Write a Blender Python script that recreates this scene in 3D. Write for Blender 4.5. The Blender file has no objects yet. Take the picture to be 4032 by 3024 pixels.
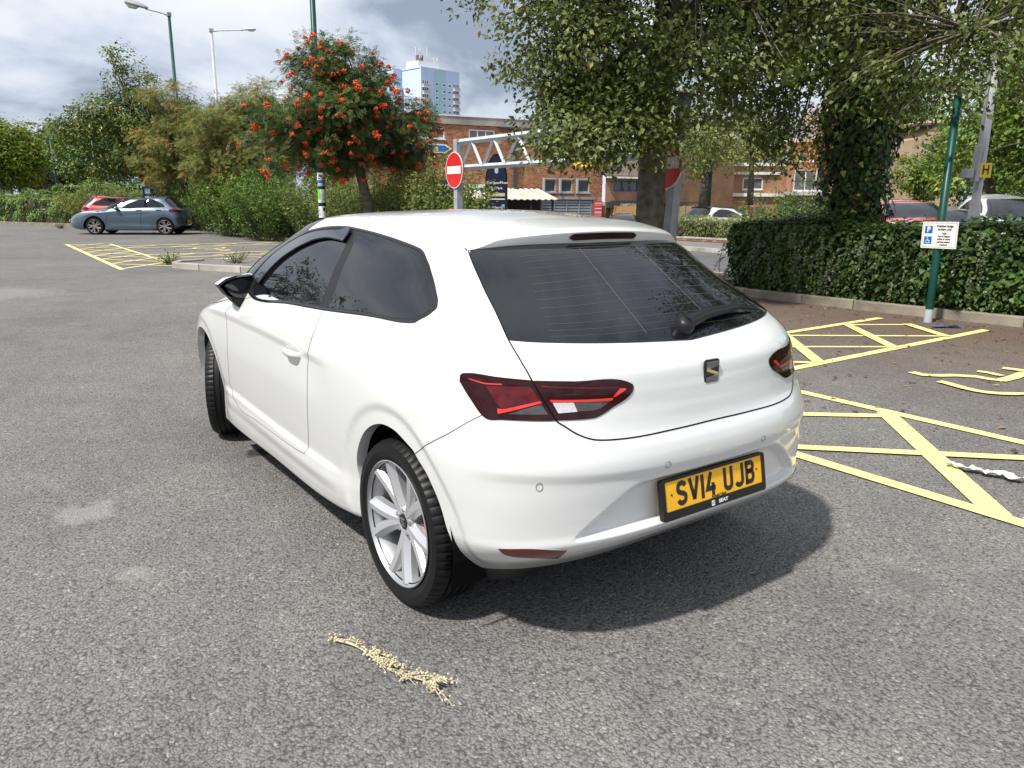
import bpy, bmesh, math, random
import numpy as np
from mathutils import Vector, Matrix, Euler
from mathutils.geometry import delaunay_2d_cdt
C = bpy.context.scene
COL = C.collection
PI = math.pi
R = math.radians
rnd = random.Random(7)
nrs = np.random.RandomState(11)

# ------------------------------------------------------------------ camera
cam_d = bpy.data.cameras.new('camera')
cam = bpy.data.objects.new('camera', cam_d)
COL.objects.link(cam)
C.camera = cam
cam_d.sensor_width = 36.0
cam_d.lens = 27.0481
cam_d.clip_start = 0.05
cam_d.clip_end = 3000
cam.matrix_world = Matrix([[-0.587471, 0.193232, -0.785837, -2.400073], [-0.809211, -0.131358, 0.572645, 2.083388], [0.007428, 0.97232, 0.233534, 1.494229], [0.0, 0.0, 0.0, 1.0]])

# ------------------------------------------------------------------ sky
SUN_DIR = Vector((-0.11, 0.67, 1.0)).normalized()
elev = math.asin(SUN_DIR.z)
azim = math.atan2(SUN_DIR.x, SUN_DIR.y)
world = bpy.data.worlds.new('World')
C.world = world
world.use_nodes = True
wn, wl = world.node_tree.nodes, world.node_tree.links
wn.clear()
w_out = wn.new('ShaderNodeOutputWorld')
bg_sky = wn.new('ShaderNodeBackground'); bg_cloud = wn.new('ShaderNodeBackground'); w_mix = wn.new('ShaderNodeMixShader')
sky = wn.new('ShaderNodeTexSky')
sky.sky_type = 'NISHITA'; sky.sun_disc = False
sky.sun_elevation = elev; sky.sun_rotation = azim
bg_sky.inputs['Strength'].default_value = 0.10
wl.new(sky.outputs[0], bg_sky.inputs[0])
tc = wn.new('ShaderNodeTexCoord')
sep = wn.new('ShaderNodeSeparateXYZ'); wl.new(tc.outputs['Generated'], sep.inputs[0])
def wmath(op, a, b):
    m = wn.new('ShaderNodeMath'); m.operation = op
    for i, s in enumerate((a, b)):
        if isinstance(s, (int, float)): m.inputs[i].default_value = s
        else: wl.new(s, m.inputs[i])
    return m.outputs[0]
zc = wmath('ADD', wmath('MAXIMUM', sep.outputs[2], 0.0), 0.42)
cmb = wn.new('ShaderNodeCombineXYZ')
wl.new(wmath('DIVIDE', sep.outputs[0], zc), cmb.inputs[0])
wl.new(wmath('DIVIDE', sep.outputs[1], zc), cmb.inputs[1])
wl.new(wmath('MULTIPLY', sep.outputs[2], 1.3), cmb.inputs[2])
def wnoise(scale, detail, rough, dist=0.0, off=(0, 0, 0)):
    mp = wn.new('ShaderNodeMapping'); mp.inputs['Location'].default_value = off
    wl.new(cmb.outputs[0], mp.inputs[0])
    n = wn.new('ShaderNodeTexNoise'); n.inputs['Scale'].default_value = scale; n.inputs['Detail'].default_value = detail
    n.inputs['Roughness'].default_value = rough; n.inputs['Distortion'].default_value = dist
    wl.new(mp.outputs[0], n.inputs['Vector'])
    return n.outputs['Fac']
n1 = wnoise(1.25, 7, 0.55, 0.25, (5.5, 5.1, 3))
n2 = wnoise(3.6, 8, 0.52, 0.4, (5.5, 5.1, 3))
nn = wmath('ADD', wmath('MULTIPLY', n1, 0.66), wmath('MULTIPLY', n2, 0.34))
ramp = wn.new('ShaderNodeValToRGB')
cr = ramp.color_ramp
cr.elements[0].position = 0.405; cr.elements[0].color = (0.32, 0.37, 0.47, 1)
cr.elements[1].position = 0.61; cr.elements[1].color = (0.93, 0.95, 1.0, 1)
e_ = cr.elements.new(0.47); e_.color = (0.60, 0.66, 0.77, 1)
e_ = cr.elements.new(0.535); e_.color = (0.82, 0.86, 0.92, 1)
wl.new(nn, ramp.inputs[0])
wl.new(ramp.outputs[0], bg_cloud.inputs[0])
bg_cloud.inputs['Strength'].default_value = 0.84
w_mix.inputs[0].default_value = 0.90
wl.new(bg_sky.outputs[0], w_mix.inputs[1]); wl.new(bg_cloud.outputs[0], w_mix.inputs[2])
wl.new(w_mix.outputs[0], w_out.inputs[0])

# ------------------------------------------------------------------ sun
sun_d = bpy.data.lights.new('sun', 'SUN')
sun_d.energy = 4.2; sun_d.angle = R(2.5); sun_d.color = (1.0, 0.955, 0.88)
sun = bpy.data.objects.new('sun', sun_d); COL.objects.link(sun)
sun.rotation_euler = (-SUN_DIR).to_track_quat('-Z', 'Y').to_euler()
sun.location = (0, 10, 20)

C.view_settings.view_transform = 'Standard'
C.view_settings.look = 'None'
C.view_settings.exposure = 0.40
C.view_settings.gamma = 1.0
C.view_settings.use_curve_mapping = False
C.render.engine = 'CYCLES'
C.cycles.max_bounces = 6
C.cycles.transparent_max_bounces = 8
C.cycles.caustics_reflective = False; C.cycles.caustics_refractive = False
C.cycles.use_denoising = True
C.cycles.use_adaptive_sampling = False

# ------------------------------------------------------------------ helpers
def tag(o, label=None, cat=None, group=None, kind=None):
    if label: o['label'] = label
    if cat: o['category'] = cat
    if group: o['group'] = group
    if kind: o['kind'] = kind
    return o
def thing(name, label, cat, loc=(0, 0, 0), rz=0, group=None):
    o = bpy.data.objects.new(name, None); COL.objects.link(o)
    o.location = loc; o.rotation_euler = (0, 0, rz); o.empty_display_size = 0.2
    return tag(o, label, cat, group)
def link(name, me, m, parent=None, smooth=False):
    o = bpy.data.objects.new(name, me); COL.objects.link(o)
    if m is not None:
        if len(me.materials) == 0: me.materials.append(m)
    if parent is not None: o.parent = parent
    if smooth: me.polygons.foreach_set('use_smooth', [True] * len(me.polygons))
    return o
class MB:
    """collects simple solids into one mesh"""
    def __init__(s): s.v = []; s.f = []
    def add(s, vs, fs):
        b = len(s.v); s.v += [tuple(v) for v in vs]; s.f += [tuple(i + b for i in f) for f in fs]; return s
    def box(s, c, size, rot=None):
        hx, hy, hz = size[0] / 2, size[1] / 2, size[2] / 2
        vs = [Vector((x, y, z)) for x in (-hx, hx) for y in (-hy, hy) for z in (-hz, hz)]
        if rot is not None: vs = [rot @ v for v in vs]
        vs = [v + Vector(c) for v in vs]
        return s.add(vs, [(0, 1, 3, 2), (4, 6, 7, 5), (0, 4, 5, 1), (2, 3, 7, 6), (0, 2, 6, 4), (1, 5, 7, 3)])
    def tube(s, pts, rad, n=8, cap=True):
        pts = [Vector(p) for p in pts]
        if not isinstance(rad, (list, tuple)): rad = [rad] * len(pts)
        vs = []; fs = []; ref = None
        for i, p in enumerate(pts):
            t = (pts[min(i + 1, len(pts) - 1)] - pts[max(i - 1, 0)]).normalized()
            if ref is None: ref = Vector((0, 0, 1)) if abs(t.z) < 0.9 else Vector((1, 0, 0))
            a = t.cross(ref).normalized(); b = t.cross(a).normalized(); ref = b.cross(t) * -1 if False else ref
            for k in range(n):
                an = 2 * PI * k / n
                vs.append(p + (a * math.cos(an) + b * math.sin(an)) * rad[i])
        for i in range(len(pts) - 1):
            for k in range(n):
                fs.append((i * n + k, i * n + (k + 1) % n, (i + 1) * n + (k + 1) % n, (i + 1) * n + k))
        if cap:
            fs.append(tuple(range(n - 1, -1, -1))); fs.append(tuple((len(pts) - 1) * n + k for k in range(n)))
        return s.add(vs, fs)
    def prism(s, poly, fn, d0, d1):
        """poly 2D list, fn(x,y,d)->3D; extruded between d0 and d1"""
        n = len(poly)
        vs = [fn(x, y, d0) for x, y in poly] + [fn(x, y, d1) for x, y in poly]
        fs = [tuple(range(n - 1, -1, -1)), tuple(range(n, 2 * n))] + [(i, (i + 1) % n, n + (i + 1) % n, n + i) for i in range(n)]
        return s.add(vs, fs)
    def lathe(s, prof, n, axis='y', mod=None):
        """prof list of (axial, radius)"""
        vs = []; m = len(prof)
        for k in range(n):
            a = 2 * PI * k / n; ca, sa = math.cos(a), math.sin(a)
            for j, (h, r) in enumerate(prof):
                if mod: r = r + mod(k, j)
                vs.append((r * ca, h, r * sa) if axis == 'y' else (r * ca, r * sa, h))
        fs = [(k * m + j, k * m + j + 1, ((k + 1) % n) * m + j + 1, ((k + 1) % n) * m + j) for k in range(n) for j in range(m - 1)]
        return s.add(vs, fs)
    def mesh(s, name):
        me = bpy.data.meshes.new(name); me.from_pydata(s.v, [], s.f); me.update()
        bm = bmesh.new(); bm.from_mesh(me); bmesh.ops.recalc_face_normals(bm, faces=bm.faces); bm.to_mesh(me); bm.free()
        return me
    def build(s, name, m, parent=None, smooth=False, bevel=0):
        o = link(name, s.mesh(name), m, parent, smooth)
        if bevel:
            b = o.modifiers.new('bevel', 'BEVEL'); b.width = bevel; b.segments = 2; b.limit_method = 'ANGLE'; b.angle_limit = R(40)
        return o
def smooth_by_angle(o, ang=35):
    me = o.data
    bm = bmesh.new(); bm.from_mesh(me)
    for f in bm.faces: f.smooth = True
    for e in bm.edges:
        if len(e.link_faces) == 2 and e.calc_face_angle(0) > R(ang): e.smooth = False
    bm.to_mesh(me); bm.free()
    return o
def copy_tree(o, parent=None):
    c = o.copy(); COL.objects.link(c)
    if parent is not None: c.parent = parent
    for ch in list(o.children): copy_tree(ch, c)
    return c
_font = {}
def text_mesh(body, size, align='CENTER', bold=0.0, spacing=1.0, sx=1.0, shear=0.0):
    cu = bpy.data.curves.new('txt', 'FONT'); cu.body = body; cu.size = size; cu.align_x = align; cu.align_y = 'CENTER'
    cu.offset = bold; cu.space_line = spacing; cu.resolution_u = 3; cu.shear = shear
    o = bpy.data.objects.new('txt', cu); COL.objects.link(o)
    dg = bpy.context.evaluated_depsgraph_get()
    me = bpy.data.meshes.new_from_object(o.evaluated_get(dg))
    bpy.data.objects.remove(o); bpy.data.curves.remove(cu)
    if sx != 1.0:
        for v in me.vertices: v.co.x *= sx
    me.materials.clear()
    return me
def text(name, body, size, m, parent, mat4, **kw):
    me = text_mesh(body, size, **kw); o = link(name, me, m, parent); o.matrix_local = mat4
    return o
def frame_mat(origin, xdir, ydir):
    x = Vector(xdir).normalized(); y = Vector(ydir); y = (y - x * y.dot(x)).normalized(); z = x.cross(y)
    M = Matrix((x, y, z)).transposed().to_4x4(); M.translation = Vector(origin); return M

# ------------------------------------------------------------------ materials
def mat(name, col, rough=0.5, metal=0.0, spec=0.5, coat=0.0, coat_rough=0.03, var=0.0, vscale=4.0, bump=0.0, bscale=60.0, emit=0):
    m = bpy.data.materials.new(name); m.use_nodes = True
    nt = m.node_tree; b = nt.nodes['Principled BSDF']
    b.inputs['Base Color'].default_value = (*col, 1); b.inputs['Roughness'].default_value = rough; b.inputs['Metallic'].default_value = metal
    b.inputs['Specular IOR Level'].default_value = spec; b.inputs['Coat Weight'].default_value = coat; b.inputs['Coat Roughness'].default_value = coat_rough
    if var or bump:
        t = nt.nodes.new('ShaderNodeTexCoord')
        if var:
            n = nt.nodes.new('ShaderNodeTexNoise'); n.inputs['Scale'].default_value = vscale; n.inputs['Detail'].default_value = 6
            nt.links.new(t.outputs['Object'], n.inputs['Vector'])
            r = nt.nodes.new('ShaderNodeValToRGB')
            r.color_ramp.elements[0].position = 0.3; r.color_ramp.elements[1].position = 0.7
            r.color_ramp.elements[0].color = (*[c * (1 - var) for c in col], 1); r.color_ramp.elements[1].color = (*[min(1, c * (1 + var)) for c in col], 1)
            nt.links.new(n.outputs['Fac'], r.inputs[0]); nt.links.new(r.outputs[0], b.inputs['Base Color'])
        if bump:
            n = nt.nodes.new('ShaderNodeTexNoise'); n.inputs['Scale'].default_value = bscale; n.inputs['Detail'].default_value = 4
            nt.links.new(t.outputs['Object'], n.inputs['Vector'])
            bp = nt.nodes.new('ShaderNodeBump'); bp.inputs['Strength'].default_value = bump; bp.inputs['Distance'].default_value = 0.02
            nt.links.new(n.outputs['Fac'], bp.inputs['Height']); nt.links.new(bp.outputs[0], b.inputs['Normal'])
    return m
def paint_film(m):
    # road film low on the panels, dried water marks on the upward faces
    nt = m.node_tree; N, L = nt.nodes, nt.links; b = N['Principled BSDF']
    g = N.new('ShaderNodeNewGeometry'); sp = N.new('ShaderNodeSeparateXYZ'); L.new(g.outputs['Position'], sp.inputs[0])
    n = N.new('ShaderNodeTexNoise'); n.inputs['Scale'].default_value = 7; n.inputs['Detail'].default_value = 8; n.inputs['Roughness'].default_value = .65; L.new(g.outputs['Position'], n.inputs['Vector'])
    mr = N.new('ShaderNodeMapRange'); L.new(sp.outputs[2], mr.inputs[0]); mr.inputs[1].default_value = .62; mr.inputs[2].default_value = .20; mr.inputs[3].default_value = 0; mr.inputs[4].default_value = .22
    mm = N.new('ShaderNodeMath'); mm.operation = 'MULTIPLY'; L.new(mr.outputs[0], mm.inputs[0]); L.new(n.outputs['Fac'], mm.inputs[1])
    mx = N.new('ShaderNodeMix'); mx.data_type = 'RGBA'; L.new(mm.outputs[0], mx.inputs[0]); mx.inputs[6].default_value = b.inputs['Base Color'].default_value; mx.inputs[7].default_value = (.40, .37, .33, 1)
    n2 = N.new('ShaderNodeTexNoise'); n2.inputs['Scale'].default_value = 3.2; n2.inputs['Detail'].default_value = 9; n2.inputs['Roughness'].default_value = .7; n2.inputs['Distortion'].default_value = .6; L.new(g.outputs['Position'], n2.inputs['Vector'])
    m3 = N.new('ShaderNodeMapRange'); L.new(n2.outputs['Fac'], m3.inputs[0]); m3.inputs[1].default_value = .50; m3.inputs[2].default_value = .60
    m4 = N.new('ShaderNodeMapRange'); L.new(sp.outputs[2], m4.inputs[0]); m4.inputs[1].default_value = 1.36; m4.inputs[2].default_value = 1.42; m4.inputs[3].default_value = 0; m4.inputs[4].default_value = .22
    m5 = N.new('ShaderNodeMath'); m5.operation = 'MULTIPLY'; L.new(m3.outputs[0], m5.inputs[0]); L.new(m4.outputs[0], m5.inputs[1])
    m6 = N.new('ShaderNodeMix'); m6.data_type = 'RGBA'; L.new(m5.outputs[0], m6.inputs[0]); L.new(mx.outputs[2], m6.inputs[6]); m6.inputs[7].default_value = (.42, .42, .40, 1)
    L.new(m6.outputs[2], b.inputs['Base Color'])
    m7 = N.new('ShaderNodeMath'); m7.operation = 'ADD'; L.new(m5.outputs[0], m7.inputs[0]); m7.inputs[1].default_value = .02; L.new(m7.outputs[0], b.inputs['Coat Roughness'])
def leaf_mat(name, cols, rough=0.45, transl=0.25, spec=0.4):
    """leaf tone comes from a per-leaf attribute (leaf colour varies leaf by leaf)"""
    m = bpy.data.materials.new(name); m.use_nodes = True
    nt = m.node_tree; b = nt.nodes['Principled BSDF']; out = nt.nodes['Material Output']
    at = nt.nodes.new('ShaderNodeAttribute'); at.attribute_name = 'tone'
    r = nt.nodes.new('ShaderNodeValToRGB')
    els = r.color_ramp.elements
    for i, (p, c) in enumerate(cols):
        e = els[i] if i < 2 else els.new(p)
        e.position = p; e.color = (*c, 1)
    nt.links.new(at.outputs['Fac'], r.inputs[0]); nt.links.new(r.outputs[0], b.inputs['Base Color'])
    b.inputs['Roughness'].default_value = rough; b.inputs['Specular IOR Level'].default_value = spec
    tr = nt.nodes.new('ShaderNodeBsdfTranslucent'); mx = nt.nodes.new('ShaderNodeMixShader'); mx.inputs[0].default_value = transl
    nt.links.new(r.outputs[0], tr.inputs[0]); nt.links.new(b.outputs[0], mx.inputs[1]); nt.links.new(tr.outputs[0], mx.inputs[2])
    nt.links.new(mx.outputs[0], out.inputs[0])
    return m
M = {}
M['white_paint'] = mat('white_paint', (0.70, 0.71, 0.70), 0.35, 0, 0.5, 1.0, 0.02)
paint_film(M['white_paint'])
M['bg_white'] = mat('white_car_paint', (0.59, 0.60, 0.595), 0.35, 0, 0.5, 1.0, 0.02)
M['gloss_black'] = mat('gloss_black', (0.012, 0.012, 0.014), 0.12, 0, 0.5)
M['trim_black'] = mat('trim_black', (0.012, 0.012, 0.013), 0.42, 0, 0.35)
M['rubber'] = mat('rubber', (0.008, 0.008, 0.0085), 0.45, 0, 0.25, var=0.25, vscale=9)
M['joint_grey'] = mat('roof_joint_grey', (0.38, 0.38, 0.38), 0.7)
M['gap_grey'] = mat('gap_grey', (0.10, 0.10, 0.10), 0.8)
M['heater'] = mat('heating_line', (0.13, 0.12, 0.12), 0.5)
M['lens_stop'] = mat('lens_stop', (0.010, 0.001, 0.0012), 0.12, 0, 0.4)
M['void'] = mat('void', (0.006, 0.006, 0.006), 0.9, 0, 0.1)
M['tint_glass'] = mat('tint_glass', (0.006, 0.007, 0.009), 0.012, 0, 0.75)
M['smoke'] = mat('smoked_acrylic', (0.02, 0.022, 0.028), 0.06, 0, 0.9, 0.6, 0.02)
M['alloy'] = mat('silver_alloy', (0.62, 0.63, 0.65), 0.30, 0.55, 0.5, 0.4, 0.08)
M['alloy_dark'] = mat('alloy_barrel', (0.42, 0.43, 0.45), 0.38, 0.6)
M['disc'] = mat('brake_disc', (0.20, 0.19, 0.18), 0.45, 0.8)
M['red_caliper'] = mat('red_caliper', (0.55, 0.02, 0.015), 0.35)
M['chrome'] = mat('chrome', (0.75, 0.76, 0.78), 0.06, 1.0)
M['dark_chrome'] = mat('dark_chrome', (0.34, 0.35, 0.37), 0.05, 1.0)
M['lens_red'] = mat('lens_dark_red', (0.024, 0.0008, 0.0016), 0.06, 0, 0.2, 0.35, 0.01)
M['lens_bright'] = mat('lens_bright_red', (0.80, 0.025, 0.012), 0.15, 0, 0.6, 1.0, 0.01)
M['lens_mid'] = mat('lens_mid_red', (0.10, 0.003, 0.004), 0.08, 0, 0.3, 0.4, 0.01, var=0.45, vscale=22)
M['lens_clear'] = mat('lens_clear', (0.05, 0.045, 0.045), 0.08, 0.2, 0.7, 1.0, 0.01, var=0.22, vscale=60)
M['lens_white'] = mat('lens_white', (0.62, 0.62, 0.62), 0.12, 0.1, 0.7, 1.0, 0.01, var=0.12, vscale=90)
M['reflector'] = mat('reflector_red', (0.11, 0.002, 0.003), 0.2, 0, 0.6, 1.0, 0.02, var=0.2, vscale=300)
M['plate_yellow'] = mat('plate_yellow', (0.93, 0.48, 0.01), 0.28, 0, 0.5, 0.5, 0.05)
M['ink'] = mat('ink_black', (0.012, 0.013, 0.017), 0.4)
M['ink_navy'] = mat('ink_navy', (0.02, 0.03, 0.06), 0.4)
M['white_print'] = mat('white_print', (0.78, 0.78, 0.78), 0.5)
M['sign_white'] = mat('sign_white', (0.80, 0.80, 0.79), 0.35, var=0.04, vscale=6)
M['sign_red'] = mat('sign_red', (0.62, 0.012, 0.010), 0.35, var=0.1, vscale=3)
M['sign_blue'] = mat('sign_blue', (0.012, 0.13, 0.50), 0.4)
M['sign_navy'] = mat('sign_navy', (0.012, 0.014, 0.045), 0.35)
M['sign_yellow'] = mat('sign_yellow', (0.85, 0.62, 0.04), 0.4)
M['galv'] = mat('galvanised_steel', (0.34, 0.37, 0.40), 0.55, 0.0, var=0.18, vscale=7)
M['galv_pale'] = mat('galvanised_pale', (0.44, 0.48, 0.52), 0.6, 0.0, var=0.12, vscale=7)
M['pole_green'] = mat('pole_green', (0.004, 0.052, 0.038), 0.4, 0, 0.35, var=0.2, vscale=5)
M['grey_pole'] = mat('grey_pole', (0.42, 0.43, 0.43), 0.55, 0.1, var=0.12, vscale=3)
M['lamp_grey'] = mat('lamp_grey', (0.25, 0.27, 0.28), 0.5)
M['lamp_bowl'] = mat('lamp_bowl', (0.70, 0.70, 0.62), 0.25)
M['bark'] = mat('bark', (0.125, 0.110, 0.085), 0.9, 0, 0.2, var=0.45, vscale=9, bump=0.9, bscale=38)
M['bark_pale'] = mat('bark_pale', (0.16, 0.145, 0.12), 0.9, 0, 0.2, var=0.3, vscale=7, bump=0.6, bscale=30)
M['twig'] = mat('twig', (0.06, 0.05, 0.04), 0.9, 0, 0.2, var=0.3, vscale=9)
M['berry'] = mat('red_berry', (0.70, 0.075, 0.018), 0.35, 0, 0.4)
M['berry_dull'] = mat('dull_berry', (0.34, 0.05, 0.02), 0.5)
M['fruit'] = mat('green_fruit', (0.30, 0.28, 0.05), 0.5)
M['litter_white'] = mat('litter_white', (0.62, 0.62, 0.60), 0.6, var=0.3, vscale=40)
M['straw'] = mat('straw', (0.56, 0.49, 0.32), 0.8, var=0.3, vscale=30)
M['concrete'] = mat('concrete', (0.40, 0.37, 0.33), 0.9, 0, 0.2, var=0.25, vscale=3.0, bump=0.3, bscale=60)
M['kerb'] = mat('kerb_concrete', (0.27, 0.235, 0.185), 0.95, 0, 0.2, var=0.30, vscale=3.5, bump=0.5, bscale=70)
M['fascia'] = mat('fascia_concrete', (0.36, 0.33, 0.31), 0.9, 0, 0.2, var=0.30, vscale=0.9)
M['white_frame'] = mat('white_frame', (0.78, 0.78, 0.76), 0.5)
M['grey_frame'] = mat('grey_frame', (0.40, 0.43, 0.44), 0.5)
M['dark_pane'] = mat('dark_pane', (0.03, 0.035, 0.04), 0.08, 0, 0.6)
M['pane_grey'] = mat('pane_grey', (0.10, 0.11, 0.11), 0.15, 0, 0.6, var=0.4, vscale=3)
M['pane_blue'] = mat('pane_blue', (0.06, 0.10, 0.18), 0.15, 0, 0.6)
M['pipe'] = mat('downpipe', (0.05, 0.055, 0.06), 0.5)
M['slat'] = mat('slat_grey', (0.28, 0.33, 0.37), 0.5, var=0.1, vscale=2)
M['shed_dark'] = mat('shed_dark', (0.018, 0.018, 0.02), 0.8)
M['corrugated'] = mat('corrugated', (0.52, 0.50, 0.43), 0.6, var=0.2, vscale=1.2)
M['poster_red'] = mat('poster_red', (0.72, 0.06, 0.07), 0.5)
M['fence_wood'] = mat('fence_wood', (0.36, 0.22, 0.09), 0.85, 0, 0.2, var=0.3, vscale=3)
M['fence_grey'] = mat('fence_weathered', (0.26, 0.19, 0.115), 0.9, 0, 0.2, var=0.3, vscale=3)
M['roof_tile'] = mat('roof_tile', (0.13, 0.095, 0.08), 0.9, var=0.25, vscale=2)
M['tan_render'] = mat('tan_render', (0.40, 0.30, 0.19), 0.9, var=0.15, vscale=1)
M['tower_blue'] = mat('tower_pale_blue', (0.56, 0.68, 0.86), 0.8, var=0.04, vscale=0.2)
M['tower_lilac'] = mat('tower_lilac_blue', (0.50, 0.61, 0.82), 0.8, var=0.04, vscale=0.2)
M['tower_teal'] = mat('tower_teal', (0.38, 0.58, 0.66), 0.8, var=0.05, vscale=0.2)
M['balcony'] = mat('balcony_grey', (0.46, 0.46, 0.46), 0.8)
M['terracotta_pot'] = mat('umbrella_green', (0.25, 0.60, 0.42), 0.7)
def brick_mat(name, c1, c2, mortar, scale=1.0):
    m = bpy.data.materials.new(name); m.use_nodes = True
    nt = m.node_tree; b = nt.nodes['Principled BSDF']; b.inputs['Roughness'].default_value = 0.9
    at = nt.nodes.new('ShaderNodeAttribute'); at.attribute_name = 'wall_uv'
    br = nt.nodes.new('ShaderNodeTexBrick'); br.inputs['Scale'].default_value = scale
    br.inputs['Color1'].default_value = (*c1, 1); br.inputs['Color2'].default_value = (*c2, 1); br.inputs['Mortar'].default_value = (*mortar, 1)
    br.inputs['Brick Width'].default_value = 0.235; br.inputs['Row Height'].default_value = 0.08; br.inputs['Mortar Size'].default_value = 0.012
    nt.links.new(at.outputs['Vector'], br.inputs['Vector'])
    n = nt.nodes.new('ShaderNodeTexNoise'); n.inputs['Scale'].default_value = 0.9; n.inputs['Detail'].default_value = 8
    nt.links.new(at.outputs['Vector'], n.inputs['Vector'])
    mx = nt.nodes.new('ShaderNodeMix'); mx.data_type = 'RGBA'; mx.blend_type = 'MULTIPLY'; mx.inputs[0].default_value = 0.55
    r = nt.nodes.new('ShaderNodeValToRGB'); r.color_ramp.elements[0].position = 0.3; r.color_ramp.elements[0].color = (0.45, 0.42, 0.42, 1); r.color_ramp.elements[1].position = 0.65; r.color_ramp.elements[1].color = (1.15, 1.12, 1.1, 1)
    nt.links.new(n.outputs['Fac'], r.inputs[0]); nt.links.new(br.outputs['Color'], mx.inputs[6]); nt.links.new(r.outputs[0], mx.inputs[7])
    nt.links.new(mx.outputs[2], b.inputs['Base Color'])
    return m
M['brick'] = brick_mat('orange_brick', (0.44, 0.215, 0.125), (0.30, 0.135, 0.080), (0.42, 0.31, 0.22))
M['brick_brown'] = brick_mat('brown_brick', (0.26, 0.13, 0.06), (0.19, 0.09, 0.045), (0.20, 0.15, 0.1))
M['brick_far'] = brick_mat('pale_orange_brick', (0.46, 0.22, 0.11), (0.38, 0.17, 0.09), (0.40, 0.29, 0.2))
M['brick_wall'] = brick_mat('garden_wall_brick', (0.30, 0.19, 0.12), (0.20, 0.125, 0.085), (0.26, 0.22, 0.17))

# ------------------------------------------------------------------ shared car skin data
# ---- car body skin: rings of super-elliptic plan contours, S(u,v); u 0=rear centre .. 1=front centre (sign = side)
# row: rear centre (xr,zr), rear blend L,n | widths at x=-.3,.6,1.4,2.1,2.7,3.2 | z at the same x | front centre (xf,zf) Lf,nf
XK=np.array([-.3,.6,1.4,2.1,2.7,3.2])
ROWS=np.array([
# xr    zr    L    n    w...                              z...                              xf   zf   Lf  nf
[-.60, .30, .58,2.9, .78,.76,.76,.76,.75,.72, .235,.170,.170,.170,.17,.18, 3.20,.18,.8,2.6],
[-.70, .375,.58,2.9, .82,.845,.845,.84,.81,.765, .30,.185,.185,.185,.20,.21, 3.32,.21,.8,2.6],
[-.735,.405,.58,2.9, .842,.868,.866,.858,.82,.785, .34,.235,.230,.225,.25,.26, 3.38,.26,.8,2.6],
[-.757,.435,.58,2.9, .856,.874,.872,.866,.838,.805, .385,.31,.305,.30,.31,.33, 3.41,.33,.8,2.6],
[-.752,.472,.58,2.9, .864,.872,.868,.862,.847,.812, .43,.39,.385,.38,.39,.41, 3.42,.41,.8,2.6],
[-.755,.53, .59,2.9, .872,.880,.876,.870,.855,.82, .505,.48,.475,.47,.47,.49, 3.41,.49,.8,2.6],
[-.766,.60, .60,2.85, .880,.888,.884,.878,.858,.82, .59,.58,.575,.57,.56,.57, 3.40,.57,.8,2.6],
[-.770,.665,.60,2.8, .884,.893,.890,.882,.860,.812, .68,.68,.675,.665,.65,.64, 3.37,.63,.8,2.5],
[-.760,.715,.61,2.7, .882,.894,.891,.882,.858,.795, .75,.77,.76,.745,.72,.70, 3.32,.68,.8,2.4],
[-.735,.765,.61,2.65, .878,.891,.889,.878,.850,.775, .82,.84,.825,.805,.78,.75, 3.23,.73,.8,2.4],
[-.722,.83, .61,2.6, .868,.884,.882,.870,.835,.745, .885,.89,.875,.855,.825,.785, 3.10,.78,.8,2.4],
[-.712,.90, .60,2.65, .848,.870,.868,.853,.80,.70, .945,.945,.925,.900,.865,.815, 2.90,.84,.8,2.4],
[-.690,.965,.58,2.7, .815,.840,.842,.825,.755,.62, .995,.995,.972,.945,.900,.84, 2.65,.91,.7,2.4],
[-.620,1.010,.56,2.9, .785,.808,.812,.795,.72,.52, 1.045,1.045,1.020,.995,.94,.87, 2.40,.99,.55,2.5],
[-.520,1.082,.55,3.0, .750,.775,.778,.760,.69,.50, 1.10,1.11,1.095,1.07,1.0,.9, 2.22,1.08,.48,3.3],
[-.345,1.20, .54,3.0, .692,.715,.716,.69,.62,.46, 1.19,1.215,1.205,1.17,1.1,1.0, 1.99,1.21,.42,4.0],
[-.190,1.302,.52,3.1, .64,.655,.652,.625,.55,.42, 1.285,1.32,1.305,1.24,1.16,1.05, 1.73,1.32,.42,4.0],
[-.105,1.350,.50,3.0, .58,.603,.602,.57,.48,.38, 1.33,1.380,1.372,1.32,1.2,1.1, 1.56,1.38,.42,3.6],
[-.045,1.380,.46,2.8, .51,.535,.532,.50,.42,.34, 1.36,1.408,1.402,1.36,1.24,1.14, 1.44,1.408,.42,3.2],
[ .04, 1.404,.44,2.6, .38,.420,.418,.39,.32,.22, 1.385,1.429,1.418,1.37,1.26,1.16, 1.27,1.426,.40,2.5],
[ .17, 1.427,.40,2.4, .20,.22,.22,.2,.15,.1, 1.40,1.443,1.425,1.38,1.28,1.18, 1.10,1.438,.36,2.3],
[ .32, 1.441,.30,2.2, .0,.0,.0,.0,.0,.0, 1.40,1.447,1.43,1.39,1.3,1.2, 1.00,1.445,.3,2.2],
])
NR=len(ROWS)
def _hermite(T,t):
    # rows T[k] at integer knots, monotone-limited cubic
    k=np.clip(np.floor(t).astype(int),0,len(T)-2); f=t-k
    d=np.diff(T,axis=0); m=np.zeros_like(T)
    m[1:-1]=.5*(d[1:]+d[:-1]); m[0]=d[0]; m[-1]=d[-1]
    f=f.reshape(f.shape+(1,)*(T.ndim-1))
    return (2*f**3-3*f**2+1)*T[k]+(f**3-2*f**2+f)*m[k]+(-2*f**3+3*f**2)*T[k+1]+(f**3-f**2)*m[k+1]
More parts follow.
